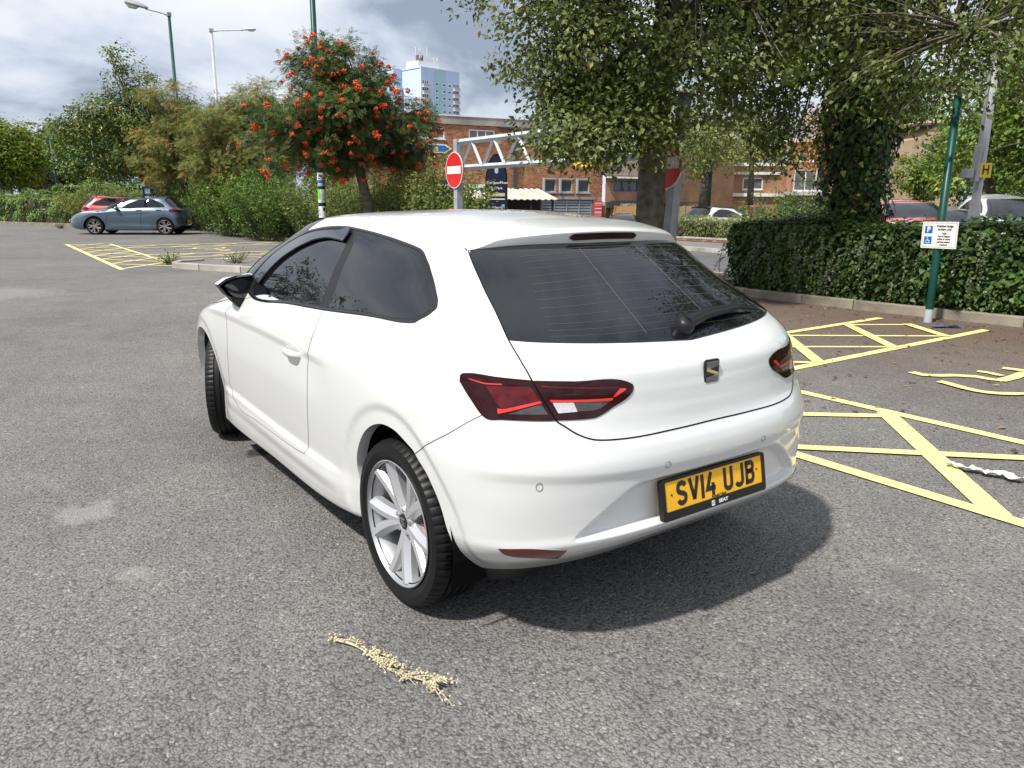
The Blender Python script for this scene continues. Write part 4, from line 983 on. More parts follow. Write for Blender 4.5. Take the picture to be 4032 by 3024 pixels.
# the bricks of the big building, each its own colour: the most open ones singly, the rest as one part
def brick_faces():
    out = []
    row = 0; z = 1.78
    while z < 6.08:
        s = .02 + (.1125 if row % 2 else 0)
        while s < 16.4:
            if not any(a - .12 < s + .107 < b + .12 and c_ - .05 < z + .03 < e + .05 for a, b, c_, e in holes): out.append((s, z))
            s += .225
        z += .075; row += 1
    return out
fb = f_brick
G_brick = leaf_mat('house_brick', [(0, (.20, .085, .050)), (1, (.52, .30, .18)), (.35, (.34, .155, .085)), (.65, (.42, .205, .115)), (.9, (.48, .26, .15))], .9, 0.0, .2)
BF = brick_faces(); solo_b = [i for i, (s, z) in enumerate(BF) if s < 6.2 and 3.0 < z < 4.4]; rnd.shuffle(solo_b); solo_b = set(solo_b[:290])
bv_ = []; bf_ = []; bt_ = []
smb = []
for t_ in (.15, .35, .5, .65, .85):
    me = MB().add([fb.P(s, d, z) for s in (0, .213) for d in (-.012, .02) for z in (0, .065)], [(0, 1, 3, 2), (4, 6, 7, 5), (0, 4, 5, 1), (2, 3, 7, 6), (0, 2, 6, 4), (1, 5, 7, 3)]).mesh('brick')
    a_ = me.attributes.new('tone', 'FLOAT', 'POINT'); a_.data.foreach_set('value', [t_] * 8); me.materials.append(G_brick); smb.append(me)
for i, (s, z) in enumerate(BF):
    if i in solo_b:
        o = bpy.data.objects.new('brick', smb[rnd.randrange(5)]); COL.objects.link(o); o.parent = fb.root; o.location = fb.P(s, 0, z)
    else:
        b = len(bv_); bv_ += [tuple(fb.P(s + a, d, z + c_)) for a in (0, .213) for d in (-.012, .02) for c_ in (0, .065)]; bf_ += [tuple(b + k for k in q) for q in ((0, 2, 6, 4)[::-1], (0, 1, 5, 4), (1, 3, 7, 5), (0, 1, 3, 2), (4, 6, 7, 5))]
        bt_ += [min(1, max(0, rnd.gauss(.5, .22)))] * 8
me = bpy.data.meshes.new('brickwork'); me.from_pydata(bv_, [], bf_); a_ = me.attributes.new('tone', 'FLOAT', 'POINT'); a_.data.foreach_set('value', bt_)
tag(link('brickwork', me, G_brick, fb.root), kind='stuff')
# fences
def board_fence(label, a, b, h, m, bw=.14, z0=-1.0, gap=.012, top=.06):
    o = thing('wooden_fence', label, 'fence', (*a, z0))
    A, B = Vector(a), Vector(b); d = (B - A); L = d.length; ang = math.atan2(d.y, d.x); o.rotation_euler.z = ang
    n = int(L / bw); me = MB().box((0, 0, h / 2), (bw - gap, .02, h)).mesh('board'); me.materials.append(m)
    for k in range(n):
        c_ = bpy.data.objects.new('board', me); COL.objects.link(c_); c_.parent = o; c_.location = (bw * (k + .5), rnd.uniform(-.012, .012), rnd.uniform(-.03, .02)); c_.rotation_euler = (0, rnd.uniform(-.01, .01), rnd.uniform(-.05, .05))
    for k in range(int(L / 2.4) + 1): MB().box((k * 2.4, .05, h / 2 + .03), (.10, .10, h + .1)).build('fence_post', m, o)
    return o
board_fence('pale new wooden fence with red notice, right of the brick building', (40.435, -36.926), (35.962, -37.826), 2.1, M['fence_wood'], .17)
board_fence('long weathered brown board fence behind the white parked car', (29.533, -32.677), (23.600, -33.834), 2.05, M['fence_grey'], .19, z0=-.85)
# ------------------------------------------------------------------ vegetation
LT = {
 'ovate': (np.array([(0, 0, 0), (.27, .42, .07), (0, 1, -.08), (-.27, .42, .07), (0, .5, 0)]), [(0, 1, 4), (1, 2, 4), (2, 3, 4), (3, 0, 4)]),
 'slim': (np.array([(0, 0, 0), (.16, .45, .03), (0, 1, -.05), (-.16, .45, .03)]), [(0, 1, 2, 3)]),
 'ivy': (np.array([(0, 0, 0), (.46, .12, .03), (.30, .48, .05), (0, 1, -.04), (-.30, .48, .05), (-.46, .12, .03), (0, .4, 0)]), [(0, 1, 6), (1, 2, 6), (2, 3, 6), (3, 4, 6), (4, 5, 6), (5, 0, 6)]),
}
_pv = []; _pf = []
for k in range(5):
    y = .12 + .18 * k
    for s in (-1, 1):
        b = len(_pv); _pv += [(0, y, 0), (s * .16, y + .02, .02), (s * .30, y + .10, -.02), (s * .14, y + .12, .02)]; _pf.append((b, b + 1, b + 2, b + 3))
b = len(_pv); _pv += [(0, .92, 0), (.07, 1.05, 0), (0, 1.22, -.03), (-.07, 1.05, 0)]; _pf.append((b, b + 1, b + 2, b + 3))
LT['pinnate'] = (np.array(_pv), _pf)
def unit(a): return a / (np.linalg.norm(a, axis=-1, keepdims=True) + 1e-9)
def orient(n, out, up=.6, spread=.7, droop=.35):
    N = unit(np.array([0, 0, up]) + out * .45 + nrs.normal(size=(n, 3)) * spread * .6)
    D = unit(out * .8 + np.array([0, 0, -droop]) + nrs.normal(size=(n, 3)) * .7)
    D = unit(D - N * (D * N).sum(1, keepdims=True)); X = np.cross(D, N)
    return np.stack([X, D, N], 2)            # columns
def leaf_mesh(name, pos, Rm, size, tone, kind='ovate'):
    V0, F0 = LT[kind]; n = len(pos); m = len(V0)
    V = np.einsum('nij,mj->nmi', Rm, V0) * size[:, None, None] + pos[:, None, :]
    k = len(F0[0]); F = np.array(F0); nf = len(F)
    idx = (F[None] + (np.arange(n) * m)[:, None, None]).reshape(-1)
    me = bpy.data.meshes.new(name)
    me.vertices.add(n * m); me.vertices.foreach_set('co', V.reshape(-1).astype(np.float32))
    me.loops.add(len(idx)); me.loops.foreach_set('vertex_index', idx.astype(np.int32))
    me.polygons.add(n * nf); me.polygons.foreach_set('loop_start', (np.arange(n * nf) * k).astype(np.int32)); me.polygons.foreach_set('loop_total', np.full(n * nf, k, np.int32))
    a = me.attributes.new('tone', 'FLOAT', 'POINT'); a.data.foreach_set('value', np.repeat(tone, m).astype(np.float32))
    me.update(); me.validate(); return me
def sph(n): return unit(nrs.normal(size=(n, 3)))
def in_blobs(blobs, n, shell=.55):
    """points in a set of ellipsoids, gathered towards the outside; returns point and outward direction"""
    vol = np.array([b[1][0] * b[1][1] * b[1][2] for b in blobs]) ** .75; pr = vol / vol.sum()
    w = nrs.choice(len(blobs), n, p=pr); Cn = np.array([b[0] for b in blobs])[w]; Rd = np.array([b[1] for b in blobs])[w]
    d = sph(n); r = shell + (1 - shell) * nrs.rand(n) ** .6; r = np.where(nrs.rand(n) < .22, nrs.rand(n) * shell, r)
    return Cn + d * Rd * r[:, None], d
def branch_tubes(mb, start, ends, r0, r1, sag=.12, n=5, k=4):
    for s_, e in zip(start, ends):
        s_ = Vector(s_); e = Vector(e); L = (e - s_).length
        mid = s_.lerp(e, .5) + Vector((rnd.uniform(-.1, .1), rnd.uniform(-.1, .1), rnd.uniform(-.02, sag))) * L
        pts = [(s_ * (1 - t) ** 2 + mid * 2 * t * (1 - t) + e * t * t) for t in np.linspace(0, 1, k)]
        rr = r0 if isinstance(r0, float) else r0
        mb.tube(pts, [rr + (r1 - rr) * t for t in np.linspace(0, 1, k)], n, cap=False)
def tree(name, label, base, trunk, blobs, clumps, per, clump_r, leaf, leaf_kind, lmat, bark, group=None, limbs=8, cat='tree', shell=.55, tone=(.5, .2), up=.6, fork=.45, twig_r=.012, yellow=0, vert=.75, solo=0, droop=.35):
    """trunk: list of (dx,dy,z,r); blobs: ellipsoids relative to the base"""
    root = thing(name, label, cat, base, 0, group)
    tm = MB(); tm.tube([t[:3] for t in trunk], [t[3] for t in trunk], 14)
    top = np.array(trunk[-1][:3]); forks = [np.array(t[:3]) for t in trunk if t[2] > fork * trunk[-1][2]]
    Pc, Dc = in_blobs(blobs, clumps, shell)
    # main limbs to well spread clumps, branches from the limbs to the clumps
    ends = Pc[nrs.choice(clumps, limbs, replace=False)]; cen = np.array([b[0] for b in blobs]).mean(0)
    ends = cen + (ends - cen) * .8; st = [forks[rnd.randrange(len(forks))] for _ in ends]
    branch_tubes(tm, st, ends, trunk[-1][3] * .75, .025, .18, 7, 7)
    tr = tm.build('trunk', bark, root, smooth=True)
    nodes = []
    for s_, e in zip(st, ends):
        for t in np.linspace(.3, 1, 6): nodes.append(s_ * (1 - t) + e * t + np.array([0, 0, .09 * np.linalg.norm(e - s_) * 2 * t * (1 - t)]))
    nodes = np.array(nodes + forks)
    near = nodes[np.argmin(((Pc[:, None] - nodes[None]) ** 2).sum(2), 1)]
    bm_ = MB(); branch_tubes(bm_, near, Pc, twig_r * 1.7, twig_r * .5, .15, 4, 5)
    tag(bm_.build('branches', bark, root, smooth=True), kind='stuff')
    # leaves
    n = clumps * per; ci = np.repeat(np.arange(clumps), per)
    cr_ = clump_r * (.6 + .8 * nrs.rand(clumps))
    off = sph(n) * (nrs.rand(n) ** .45)[:, None] * cr_[ci][:, None] * np.array([1, 1, vert])
    pos = Pc[ci] + off
    out = unit(unit(off) * .5 + Dc[ci] * .8)
    Rm = orient(n, out, up, droop=droop); size = leaf * (.65 + .6 * nrs.rand(n))
    ct = np.clip(tone[0] + nrs.normal(size=clumps) * tone[1], 0, 1)
    tn = np.clip(ct[ci] + nrs.normal(size=n) * .13, 0, .93)
    if yellow: tn = np.where(nrs.rand(n) < yellow * (.3 + 1.4 * nrs.rand(clumps)[ci]), .97 + .03 * nrs.rand(n), tn)
    if solo:
        # the leaves that show largest from the car park are objects of their own
        wp = pos + np.array(base); cam_ = np.array(cam.location); q = (wp - cam_); dist = np.linalg.norm(q, axis=1)
        Rc = np.array(cam.matrix_world.to_3x3()); lc = q @ Rc; vis = (np.abs(lc[:, 0] / -lc[:, 2]) < .66) & (np.abs(lc[:, 1] / -lc[:, 2]) < .49) & (lc[:, 2] < 0)
        k = np.argsort(np.where(vis, dist, 1e9))[:solo]
        V0, F0 = LT[leaf_kind]; sm = []
        for t_ in (.25, .45, .6, .8):
            me = leaf_mesh('leaf', np.zeros((1, 3)), np.eye(3)[None], np.ones(1), np.array([t_]), leaf_kind); me.materials.append(lmat); sm.append(me)
        for i in k:
            o = bpy.data.objects.new('leaf', sm[rnd.randrange(4)]); COL.objects.link(o); o.parent = root
            Mx = Matrix(Rm[i].tolist()).to_4x4(); Mx.translation = Vector(pos[i]); o.matrix_local = Mx @ Matrix.Scale(float(size[i]), 4)
        keep = np.ones(n, bool); keep[k] = False; pos, Rm, size, tn = pos[keep], Rm[keep], size[keep], tn[keep]
    me = leaf_mesh('crown', pos, Rm, size, tn, leaf_kind)
    tag(link('crown', me, lmat, root), kind='stuff')
    return root, Pc, Dc
def ico(r, sub=1):
    bm = bmesh.new(); bmesh.ops.create_icosphere(bm, subdivisions=sub, radius=r); v = [tuple(x.co) for x in bm.verts]; f = [tuple(i.index for i in x.verts) for x in bm.faces]; bm.free(); return v, f
def berry_meshes(r, count, m, spread):
    out = []
    for k in range(4):
        mb = MB()
        for i in range(count):
            d = Vector((rnd.gauss(0, 1), rnd.gauss(0, 1), rnd.gauss(0, .6))).normalized() * spread * rnd.uniform(.5, 1)
            v, f_ = ico(r * rnd.uniform(.85, 1.1)); mb.add([Vector(x) + d for x in v], f_)
        me = mb.mesh('berry_cluster'); me.materials.append(m); me.polygons.foreach_set('use_smooth', [True] * len(me.polygons)); out.append(me)
    return out
def berries(root, Pc, Dc, n, meshes, out, drop=.1, per_clump=2, sel=None):
    for k in range(n):
        i = rnd.randrange(len(Pc)) if sel is None else sel[k % len(sel)]
        p = Vector(Pc[i]) + Vector(Dc[i]) * out * rnd.uniform(.5, 1.05) + Vector((rnd.gauss(0, .16), rnd.gauss(0, .16), rnd.gauss(0, .14) - drop))
        o = bpy.data.objects.new('berry_cluster', meshes[k % len(meshes)]); COL.objects.link(o); o.parent = root; o.location = p; o.rotation_euler = (rnd.uniform(-.5, .5), rnd.uniform(-.5, .5), rnd.uniform(0, 6)); s_ = rnd.uniform(.7, 1.25); o.scale = (s_, s_, s_)
G_white = leaf_mat('whitebeam_leaf', [(0, (0.066, 0.092, 0.019)), (1, (0.506, 0.355, 0.035)), (.35, (0.108, 0.142, 0.033)), (.62, (0.171, 0.204, 0.054)), (.90, (0.266, 0.296, 0.117))], .5, .30, .35)
G_rowan = leaf_mat('rowan_leaf', [(0, (0.039, 0.081, 0.017)), (1, (0.479, 0.316, 0.043)), (.4, (0.064, 0.123, 0.026)), (.75, (0.120, 0.175, 0.041)), (.92, (0.191, 0.217, 0.043))], .5, .25)
G_brown = leaf_mat('browning_rowan_leaf', [(0, (0.079, 0.122, 0.026)), (1, (0.551, 0.316, 0.060)), (.35, (0.158, 0.208, 0.048)), (.65, (0.249, 0.266, 0.070)), (.92, (0.394, 0.287, 0.085))], .6, .28)
G_yel = leaf_mat('turning_leaf', [(0, (0.053, 0.089, 0.015)), (1, (0.600, 0.600, 0.047)), (.4, (0.100, 0.150, 0.029)), (.75, (0.200, 0.240, 0.047)), (.94, (0.400, 0.379, 0.064))], .5, .3)
G_dark = leaf_mat('dark_green_leaf', [(0, (0.037, 0.084, 0.019)), (1, (0.293, 0.334, 0.047)), (.5, (0.071, 0.138, 0.029)), (.85, (0.146, 0.218, 0.042))], .5, .22)
G_bright = leaf_mat('bright_green_leaf', [(0, (0.070, 0.130, 0.010)), (1, (0.320, 0.340, 0.030)), (.5, (0.130, 0.210, 0.018)), (.85, (0.220, 0.290, 0.030))], .5, .35)
G_olive = leaf_mat('olive_leaf', [(0, (0.072, 0.084, 0.041)), (1, (0.319, 0.290, 0.102)), (.5, (0.128, 0.138, 0.065)), (.85, (0.203, 0.203, 0.094))], .6, .25)
G_shrub = leaf_mat('shrub_leaf', [(0, (0.054, 0.120, 0.020)), (1, (0.404, 0.440, 0.072)), (.5, (0.110, 0.200, 0.032)), (.85, (0.211, 0.310, 0.051))], .5, .25)
G_lime = leaf_mat('pale_shrub_leaf', [(0, (0.087, 0.123, 0.029)), (1, (0.406, 0.377, 0.087)), (.5, (0.167, 0.210, 0.048)), (.85, (0.261, 0.290, 0.072))], .5, .3)
G_ivy = leaf_mat('ivy_leaf',  [(0, (0.025, 0.056, 0.014)), (1, (0.600, 0.600, 0.072)), (.45, (0.051, 0.103, 0.023)), (.8, (0.099, 0.175, 0.035)), (.93, (0.160, 0.250, 0.049))], .45, .2, .3)
G_orange = leaf_mat('orange_leaf', [(0, (0.160, 0.120, 0.030)), (1, (0.620, 0.320, 0.050)), (.5, (0.420, 0.240, 0.050)), (.85, (0.550, 0.300, 0.060))], .55, .35)
G_grey = leaf_mat('grey_green_leaf', [(0, (0.102, 0.131, 0.072)), (1, (0.377, 0.406, 0.246)), (.5, (0.174, 0.217, 0.123)), (.85, (0.275, 0.319, 0.189))], .55, .25)
BK_ = M['bark']
# whitebeam by the entrance
b1 = (5.681, -6.259, 1.184)
tree('whitebeam_tree', 'near whitebeam tree with a stout bare trunk beside the no entry post at the entrance', (b1[0], b1[1], .05),
     [(0, 0, -.1, .26), (0, 0, .3, .225), (.01, -.01, 1.2, .205), (.03, -.03, 2.0, .19), (.05, -.05, 2.8, .17), (.1, -.1, 3.6, .13)],
     [((0.2, 0.1, 3.3), (1.6, 1.7, 1.1)), ((-.1, .3, 4.6), (1.9, 2.1, 1.5)), ((.5, 1.3, 3.7), (1.3, 1.2, 1.1)), ((-.5, -1.1, 4.2), (1.5, 1.5, 1.4)), ((.1, 0, 6.0), (1.7, 1.8, 1.5)), ((.5, .7, 2.75), (.9, .9, .5)), ((.6, 1.0, 4.5), (.8, .7, .8)), ((-.6,-1.9,3.6),(1.0,1.1,.9)), ((-1.2,-.2,3.1),(.8,.9,.6)), ((-.65, .5, 2.45), (.85, .85, .5)), ((.08, 1.27, 2.3), (.75, .8, .5)), ((-.07, 1.4, 2.12), (.65, .65, .35)), ((-.07, 1.4, 2.2), (.6, .65, .35)), ((-.44, 1.05, 2.2), (.6, .6, .35)), ((-.44, 1.05, 2.3), (.6, .6, .35)), ((.3, 1.4, 2.4), (.6, .6, .4)), ((.3, 1.4, 2.5), (.6, .6, .4)), ((.3, .9, 2.9), (.8, .8, .6)), ((-.4, .35, 3.2), (.9, .9, .7)), ((.66, .9, 3.5), (.8, .85, .75)), ((.6, .8, 2.9), (.75, .8, .55)), ((.45, .6, 2.4), (.7, .7, .35)), ((.55, .8, 4.4), (.9, .9, .8)), ((0, 0, 7.6), (1.9, 1.9, 1.3)), ((-.2, 0, 9.0), (1.3, 1.3, 1.0))],
     640, 92, .42, .088, 'ovate', G_white, BK_, limbs=14, tone=(.42, .15), up=.5, fork=.55, solo=150)
# second whitebeam with ivy
b2 = (4.712, -10.034, 1.185)
t2, pc2, dc2 = tree('whitebeam_tree', 'large whitebeam tree with an ivy covered trunk behind the clipped hedge', (b2[0], b2[1], 0),
     [(0, 0, -.1, .36), (0, 0, 1.0, .33), (.04, .05, 2.4, .31), (.05, .1, 3.6, .27), (.05, .1, 4.8, .22), (0, .1, 6.0, .15)],
     [((-.9, .9, 4.4), (1.6, 1.6, 1.0)), ((-1.9, -.4, 4.9), (1.8, 1.7, 1.3)), ((.6, .4, 5.2), (1.9, 1.9, 1.3)), ((1.4, 1.6, 4.2), (1.3, 1.4, .9)), ((-2.8, 1.2, 4.0), (1.2, 1.3, .8)), ((-.6, 2.4, 4.2), (1.3, 1.3, .8)), ((-.3, 0, 6.6), (2.4, 2.4, 1.4)), ((1.6, .3, 3.3), (.9, .9, .55)), ((2.0, 1.9, 5.4), (1.2, 1.2, 1.0)), ((-3.6, -.4, 4.4), (1.2, 1.3, .9)), ((-1.6, .6, 3.3), (1.0, 1.2, .45)), ((.22, 2.1, 2.45), (1.0, .9, .4)), ((-.3, 1.2, 2.9), (1.0, 1.0, .5)), ((-2.15, 2.2, 3.0), (1.2, 1.0, .6)), ((0, .2, 8.0), (2.6, 2.6, 1.4)), ((0, .2, 9.4), (2.0, 2.0, 1.2))],
     600, 84, .46, .09, 'ovate', G_white, BK_, limbs=20, tone=(.36, .16), up=.5, fork=.5, solo=220)
b3 = (-.7, -9.9)
tree('whitebeam_tree', 'large whitebeam at the right edge with only its leafy branches in the picture', (b3[0], b3[1], 0),
     [(0, 0, -.1, .30), (0, 0, 1.0, .27), (.04, .05, 2.4, .25), (.05, .1, 4.0, .2), (0, .1, 6.0, .13)],
     [((1.0, .8, 4.6), (1.9, 1.6, 1.1)), ((1.7, 1.5, 3.6), (1.2, 1.0, .7)), ((.5, .4, 6.2), (2.3, 2.0, 1.4)), ((1.2, .6, 7.6), (1.9, 1.9, 1.3)), ((-1.0, .2, 5.2), (1.8, 1.8, 1.4)), ((2.2, -.2, 5.4), (1.2, 1.3, 1.0))],
     400, 84, .46, .09, 'ovate', G_white, BK_, limbs=14, tone=(.42, .16), up=.5, fork=.5)
# ivy on the trunk
n = 9500; h = 4.6 * nrs.rand(n) ** .8; an = nrs.rand(n) * 2 * PI
wid = np.interp(h, [0, .8, 2.0, 3.2, 4.6], [.46, .44, .52, .64, .44]) * (.72 + .40 * nrs.rand(n)) * (1 + .14 * np.sin(an * 3 + h * 3))
ang = np.stack([np.cos(an), np.sin(an), np.zeros(n)], 1)
pos = np.stack([wid * np.cos(an) + .05 * np.minimum(h / 2.4, 1), wid * np.sin(an) + .06 * np.minimum(h / 2.4, 1), h], 1)
tn = np.clip(.34 + .18 * nrs.normal(size=n), 0, .92); yl = (h < 2.4) & (nrs.rand(n) < .05); tn[yl] = .98
Nn = unit(ang + nrs.normal(size=(n, 3)) * .35 + [0, 0, .25]); Dd = unit(np.array([0, 0, -1]) + nrs.normal(size=(n, 3)) * .5); Dd = unit(Dd - Nn * (Dd * Nn).sum(1, keepdims=True))
iv = thing('ivy', 'dense dark ivy with scattered yellow leaves climbing the trunk behind the hedge', 'climber', (b2[0], b2[1], 0))
tag(link('foliage', leaf_mesh('foliage', pos, np.stack([np.cross(Dd, Nn), Dd, Nn], 2), .085 * (.6 + .7 * nrs.rand(n)), tn, 'ivy'), G_ivy, iv), kind='stuff')
core = MB(); core.tube([(0, 0, .0), (0, 0, 1), (.05, .06, 2.4), (.05, .1, 3.8), (.05, .1, 4.6)], [.34, .33, .38, .46, .30], 14); core.build('stems', M['twig'], iv, smooth=True)
# clipped ivy hedge on the right
def hedge(label, p0, p1, depth, h, n_leaf, size, kind, lm, tone, solo=0, z0=.06, wob=.06, name='hedge', trail=0, yellow=0, up=.35, base_in=.12):
    a = Vector((*p0, 0)); b = Vector((*p1, 0)); L = (b - a).length; d = (b - a).normalized(); nr_ = Vector((-d.y, d.x, 0))
    root = thing(name, label, 'hedge', (a.x, a.y, z0), math.atan2(d.y, d.x))
    # local: x along, y depth (0 front .. -depth), z up
    core = MB().box((L / 2, -depth / 2, h * .46), (L - .35, depth - .36, h * .86)); core.build('branches', M['twig'], root)
    A = [L * h, L * depth, depth * h, depth * h]; n_ = n_leaf; w = nrs.choice(4, n_, p=np.array(A) / sum(A)); r = nrs.rand(n_, 2)
    P = np.zeros((n_, 3)); Nn = np.zeros((n_, 3))
    k = w == 0; P[k] = np.stack([r[k, 0] * L, np.zeros(k.sum()), r[k, 1] * h], 1); Nn[k] = [0, 1, .25]
    k = w == 1; P[k] = np.stack([r[k, 0] * L, -r[k, 1] * depth, np.full(k.sum(), h)], 1); Nn[k] = [0, .2, 1]
    k = w == 2; P[k] = np.stack([np.zeros(k.sum()), -r[k, 0] * depth, r[k, 1] * h], 1); Nn[k] = [-1, 0, .2]
    k = w == 3; P[k] = np.stack([np.full(k.sum(), L), -r[k, 0] * depth, r[k, 1] * h], 1); Nn[k] = [1, 0, .2]
    lump = wob * (np.sin(P[:, 0] * 2.3 + 1) + np.sin(P[:, 0] * 5.1 + P[:, 2] * 4) * .6 + np.sin(P[:, 2] * 6.3 + P[:, 0]) * .5)
    bulge = -base_in * np.clip(1 - P[:, 2] / (h * .45), 0, 1) ** 1.5 - .10 * np.clip((P[:, 2] - h * .86) / (h * .14), 0, 1) ** 2 * (w == 0)
    P += unit(Nn) * (lump + bulge + nrs.normal(size=n_) * .05 - .08 * nrs.rand(n_))[:, None]
    N2 = unit(unit(Nn) + nrs.normal(size=(n_, 3)) * .45 + [0, 0, up]); D = unit(np.array([0, .2, -.8]) + nrs.normal(size=(n_, 3)) * .6); D = unit(D - N2 * (D * N2).sum(1, keepdims=True))
    Rm = np.stack([np.cross(D, N2), D, N2], 2); sz = size * (.6 + .8 * nrs.rand(n_)); tn = np.clip(tone + .16 * nrs.normal(size=n_) + .10 * np.sin(P[:, 0] * 1.7) * np.sin(P[:, 2] * 3 + 1), 0, .93)
    if yellow: tn[nrs.rand(n_) < yellow] = .97
    if solo:
        f = np.flatnonzero(w == 0); k = f[nrs.choice(len(f), solo, replace=False)]; sm = []
        for t_ in (.3, .5, .65, .8):
            me = leaf_mesh('leaf', np.zeros((1, 3)), np.eye(3)[None], np.ones(1), np.array([t_]), kind); me.materials.append(lm); sm.append(me)
        for i in k:
            o = bpy.data.objects.new('leaf', sm[rnd.randrange(4)]); COL.objects.link(o); o.parent = root
            Mx = Matrix(Rm[i].tolist()).to_4x4(); Mx.translation = Vector(P[i] + unit(Nn[i:i+1])[0] * .03); o.matrix_local = Mx @ Matrix.Scale(float(sz[i]), 4)
    tag(link('foliage', leaf_mesh('foliage', P, Rm, sz, tn, kind), lm, root), kind='stuff')
    if trail:
        # long cotoneaster shoots hanging out of the face
        sm = MB(); LP = []; LD = []
        for k in range(trail):
            x_ = L * rnd.random() ** .8; zt = h * rnd.uniform(.25, .95); ln = rnd.uniform(.35, .85); y0 = rnd.uniform(-.02, .08); dx = rnd.uniform(-.35, .35)
            pts = [(x_ + dx * ln * t, y0 + .26 * math.sin(t * 1.9) * ln + .05, zt + .10 * t - ln * .85 * t * t) for t in np.linspace(0, 1, 8)]
            pts = [p for p in pts if p[2] > .03]
            if len(pts) < 3: continue
            sm.tube(pts, .004, 3, cap=False)
            for t in np.linspace(0, len(pts) - 1.01, int(ln * 52)):
                i = int(t); f_ = t - i; LP.append(np.array(pts[i]) * (1 - f_) + np.array(pts[i + 1]) * f_)
        LP = np.array(LP) + nrs.normal(size=(len(LP), 3)) * .012; nn_ = len(LP)
        tag(sm.build('shoots', M['twig'], root), kind='stuff')
        tag(link('shoot_leaves', leaf_mesh('shoot_leaves', LP, orient(nn_, np.tile([0, 1., 0], (nn_, 1)), .4), .040 * (.7 + .6 * nrs.rand(nn_)), np.clip(.5 + .2 * nrs.normal(size=nn_), 0, .9), 'ovate'), G_grey, root), kind='stuff')
    return root
hedge('clipped dark ivy hedge with hanging pale shoots, along the kerb at the right', (-3.5, -8.98), (6.1, -8.6), 1.25, 1.10, 37000, .066, 'ivy', G_ivy, .50, solo=240, trail=90)
hedge('far low yellow-green hedge along the top of the garden wall', (6.2, -19.25), (18.3, -19.5), 2.0, .74, 13000, .10, 'slim', G_lime, .48, z0=.1, wob=.10)
def shrub(label, c, rad, h, n_stem, per, leaf, lm, tone, kind='slim', group=None, cat='shrub', spread=.5, name='shrub', z0=.1):
    """many upright leafy stems"""
    root = thing(name, label, cat, (c[0], c[1], z0), 0, group); sm = MB(); LP = []; LO = []; TN = []
    for k in range(n_stem):
        a = rnd.random() * 2 * PI; r = math.sqrt(rnd.random()); x0, y0 = r * rad[0] * .75 * math.cos(a), r * rad[1] * .75 * math.sin(a)
        hh = h * rnd.uniform(.55, 1.05) * (1 - .35 * r ** 2); lean = Vector((math.cos(a) * rad[0], math.sin(a) * rad[1], 0)) * spread * r * rnd.uniform(.5, 1.2)
        p0 = Vector((x0, y0, 0)); p2 = p0 + lean + Vector((rnd.gauss(0, .12), rnd.gauss(0, .12), hh)); p1 = p0.lerp(p2, .5) - lean * .25 + Vector((0, 0, hh * .12))
        pts = [p0 * (1 - t) ** 2 + p1 * 2 * t * (1 - t) + p2 * t * t for t in np.linspace(0, 1, 5)]
        sm.tube(pts, [.014, .011, .008, .006, .003], 3, cap=False); tt = rnd.gauss(tone, .12)
        for i in range(per):
            t = rnd.random() ** .75; p = p0 * (1 - t) ** 2 + p1 * 2 * t * (1 - t) + p2 * t * t; o_ = Vector((rnd.gauss(0, 1), rnd.gauss(0, 1), rnd.gauss(.3, .6))).normalized()
            LP.append(p + o_ * rnd.uniform(.02, .17)); LO.append(o_); TN.append(tt + rnd.gauss(0, .1) + .15 * (t - .5))
    n_ = len(LP); sm.build('stems', M['twig'], root)
    me = leaf_mesh('foliage', np.array([tuple(p) for p in LP]), orient(n_, np.array([tuple(p) for p in LO]), .35, droop=-.35), leaf * (.6 + .8 * nrs.rand(n_)), np.clip(np.array(TN), 0, 1), kind)
    tag(link('foliage', me, lm, root), kind='stuff'); return root
SG = 'shrubs along the planted strip beyond the car'
for lab, x, y, rx, ry, h, lm, tone, kd in (
    ('tall feathery dark green shrub just behind the blue car', 31.0, -8.6, 2.0, 1.3, 2.3, G_shrub, .40, 'slim'),
    ('rounded grey-green shrub with glossy leaves between blue car and dark feathery hedge', 28.6, -8.4, 1.6, 1.2, 2.25, G_shrub, .55, 'ovate'),
    ('dense mid green feathery bush, widest of the row left of the poster pole', 25.6, -8.55, 2.0, 1.3, 2.1, G_shrub, .42, 'slim'),
    ('olive feathery bush with arching stems around the foot of the poster pole', 22.4, -8.75, 1.9, 1.3, 1.95, G_lime, .34, 'slim'),
    ('yellow-green shrub right of the poster pole under the red berried tree', 19.6, -8.7, 1.7, 1.3, 1.95, G_lime, .48, 'slim'),
    ('pale green leafy shrub around the leaning rowan trunk', 17.0, -8.8, 1.7, 1.2, 2.0, G_lime, .52, 'slim'),
    ('tall thin green shrub with a light top left of the round no entry sign', 14.9, -8.6, .95, .9, 2.2, G_lime, .50, 'ovate'),
    ('low green shrub between the no entry sign and the dark arched board', 13.9, -8.3, .8, .7, 1.1, G_shrub, .55, 'ovate')):
    shrub(lab, (x, y + (.9 if x > 24 else .1)), (rx * 1.12, ry * 1.15), h * 1.16, int(105 * rx), 105, .105 if kd == 'slim' else .085, lm, tone, kd, SG)
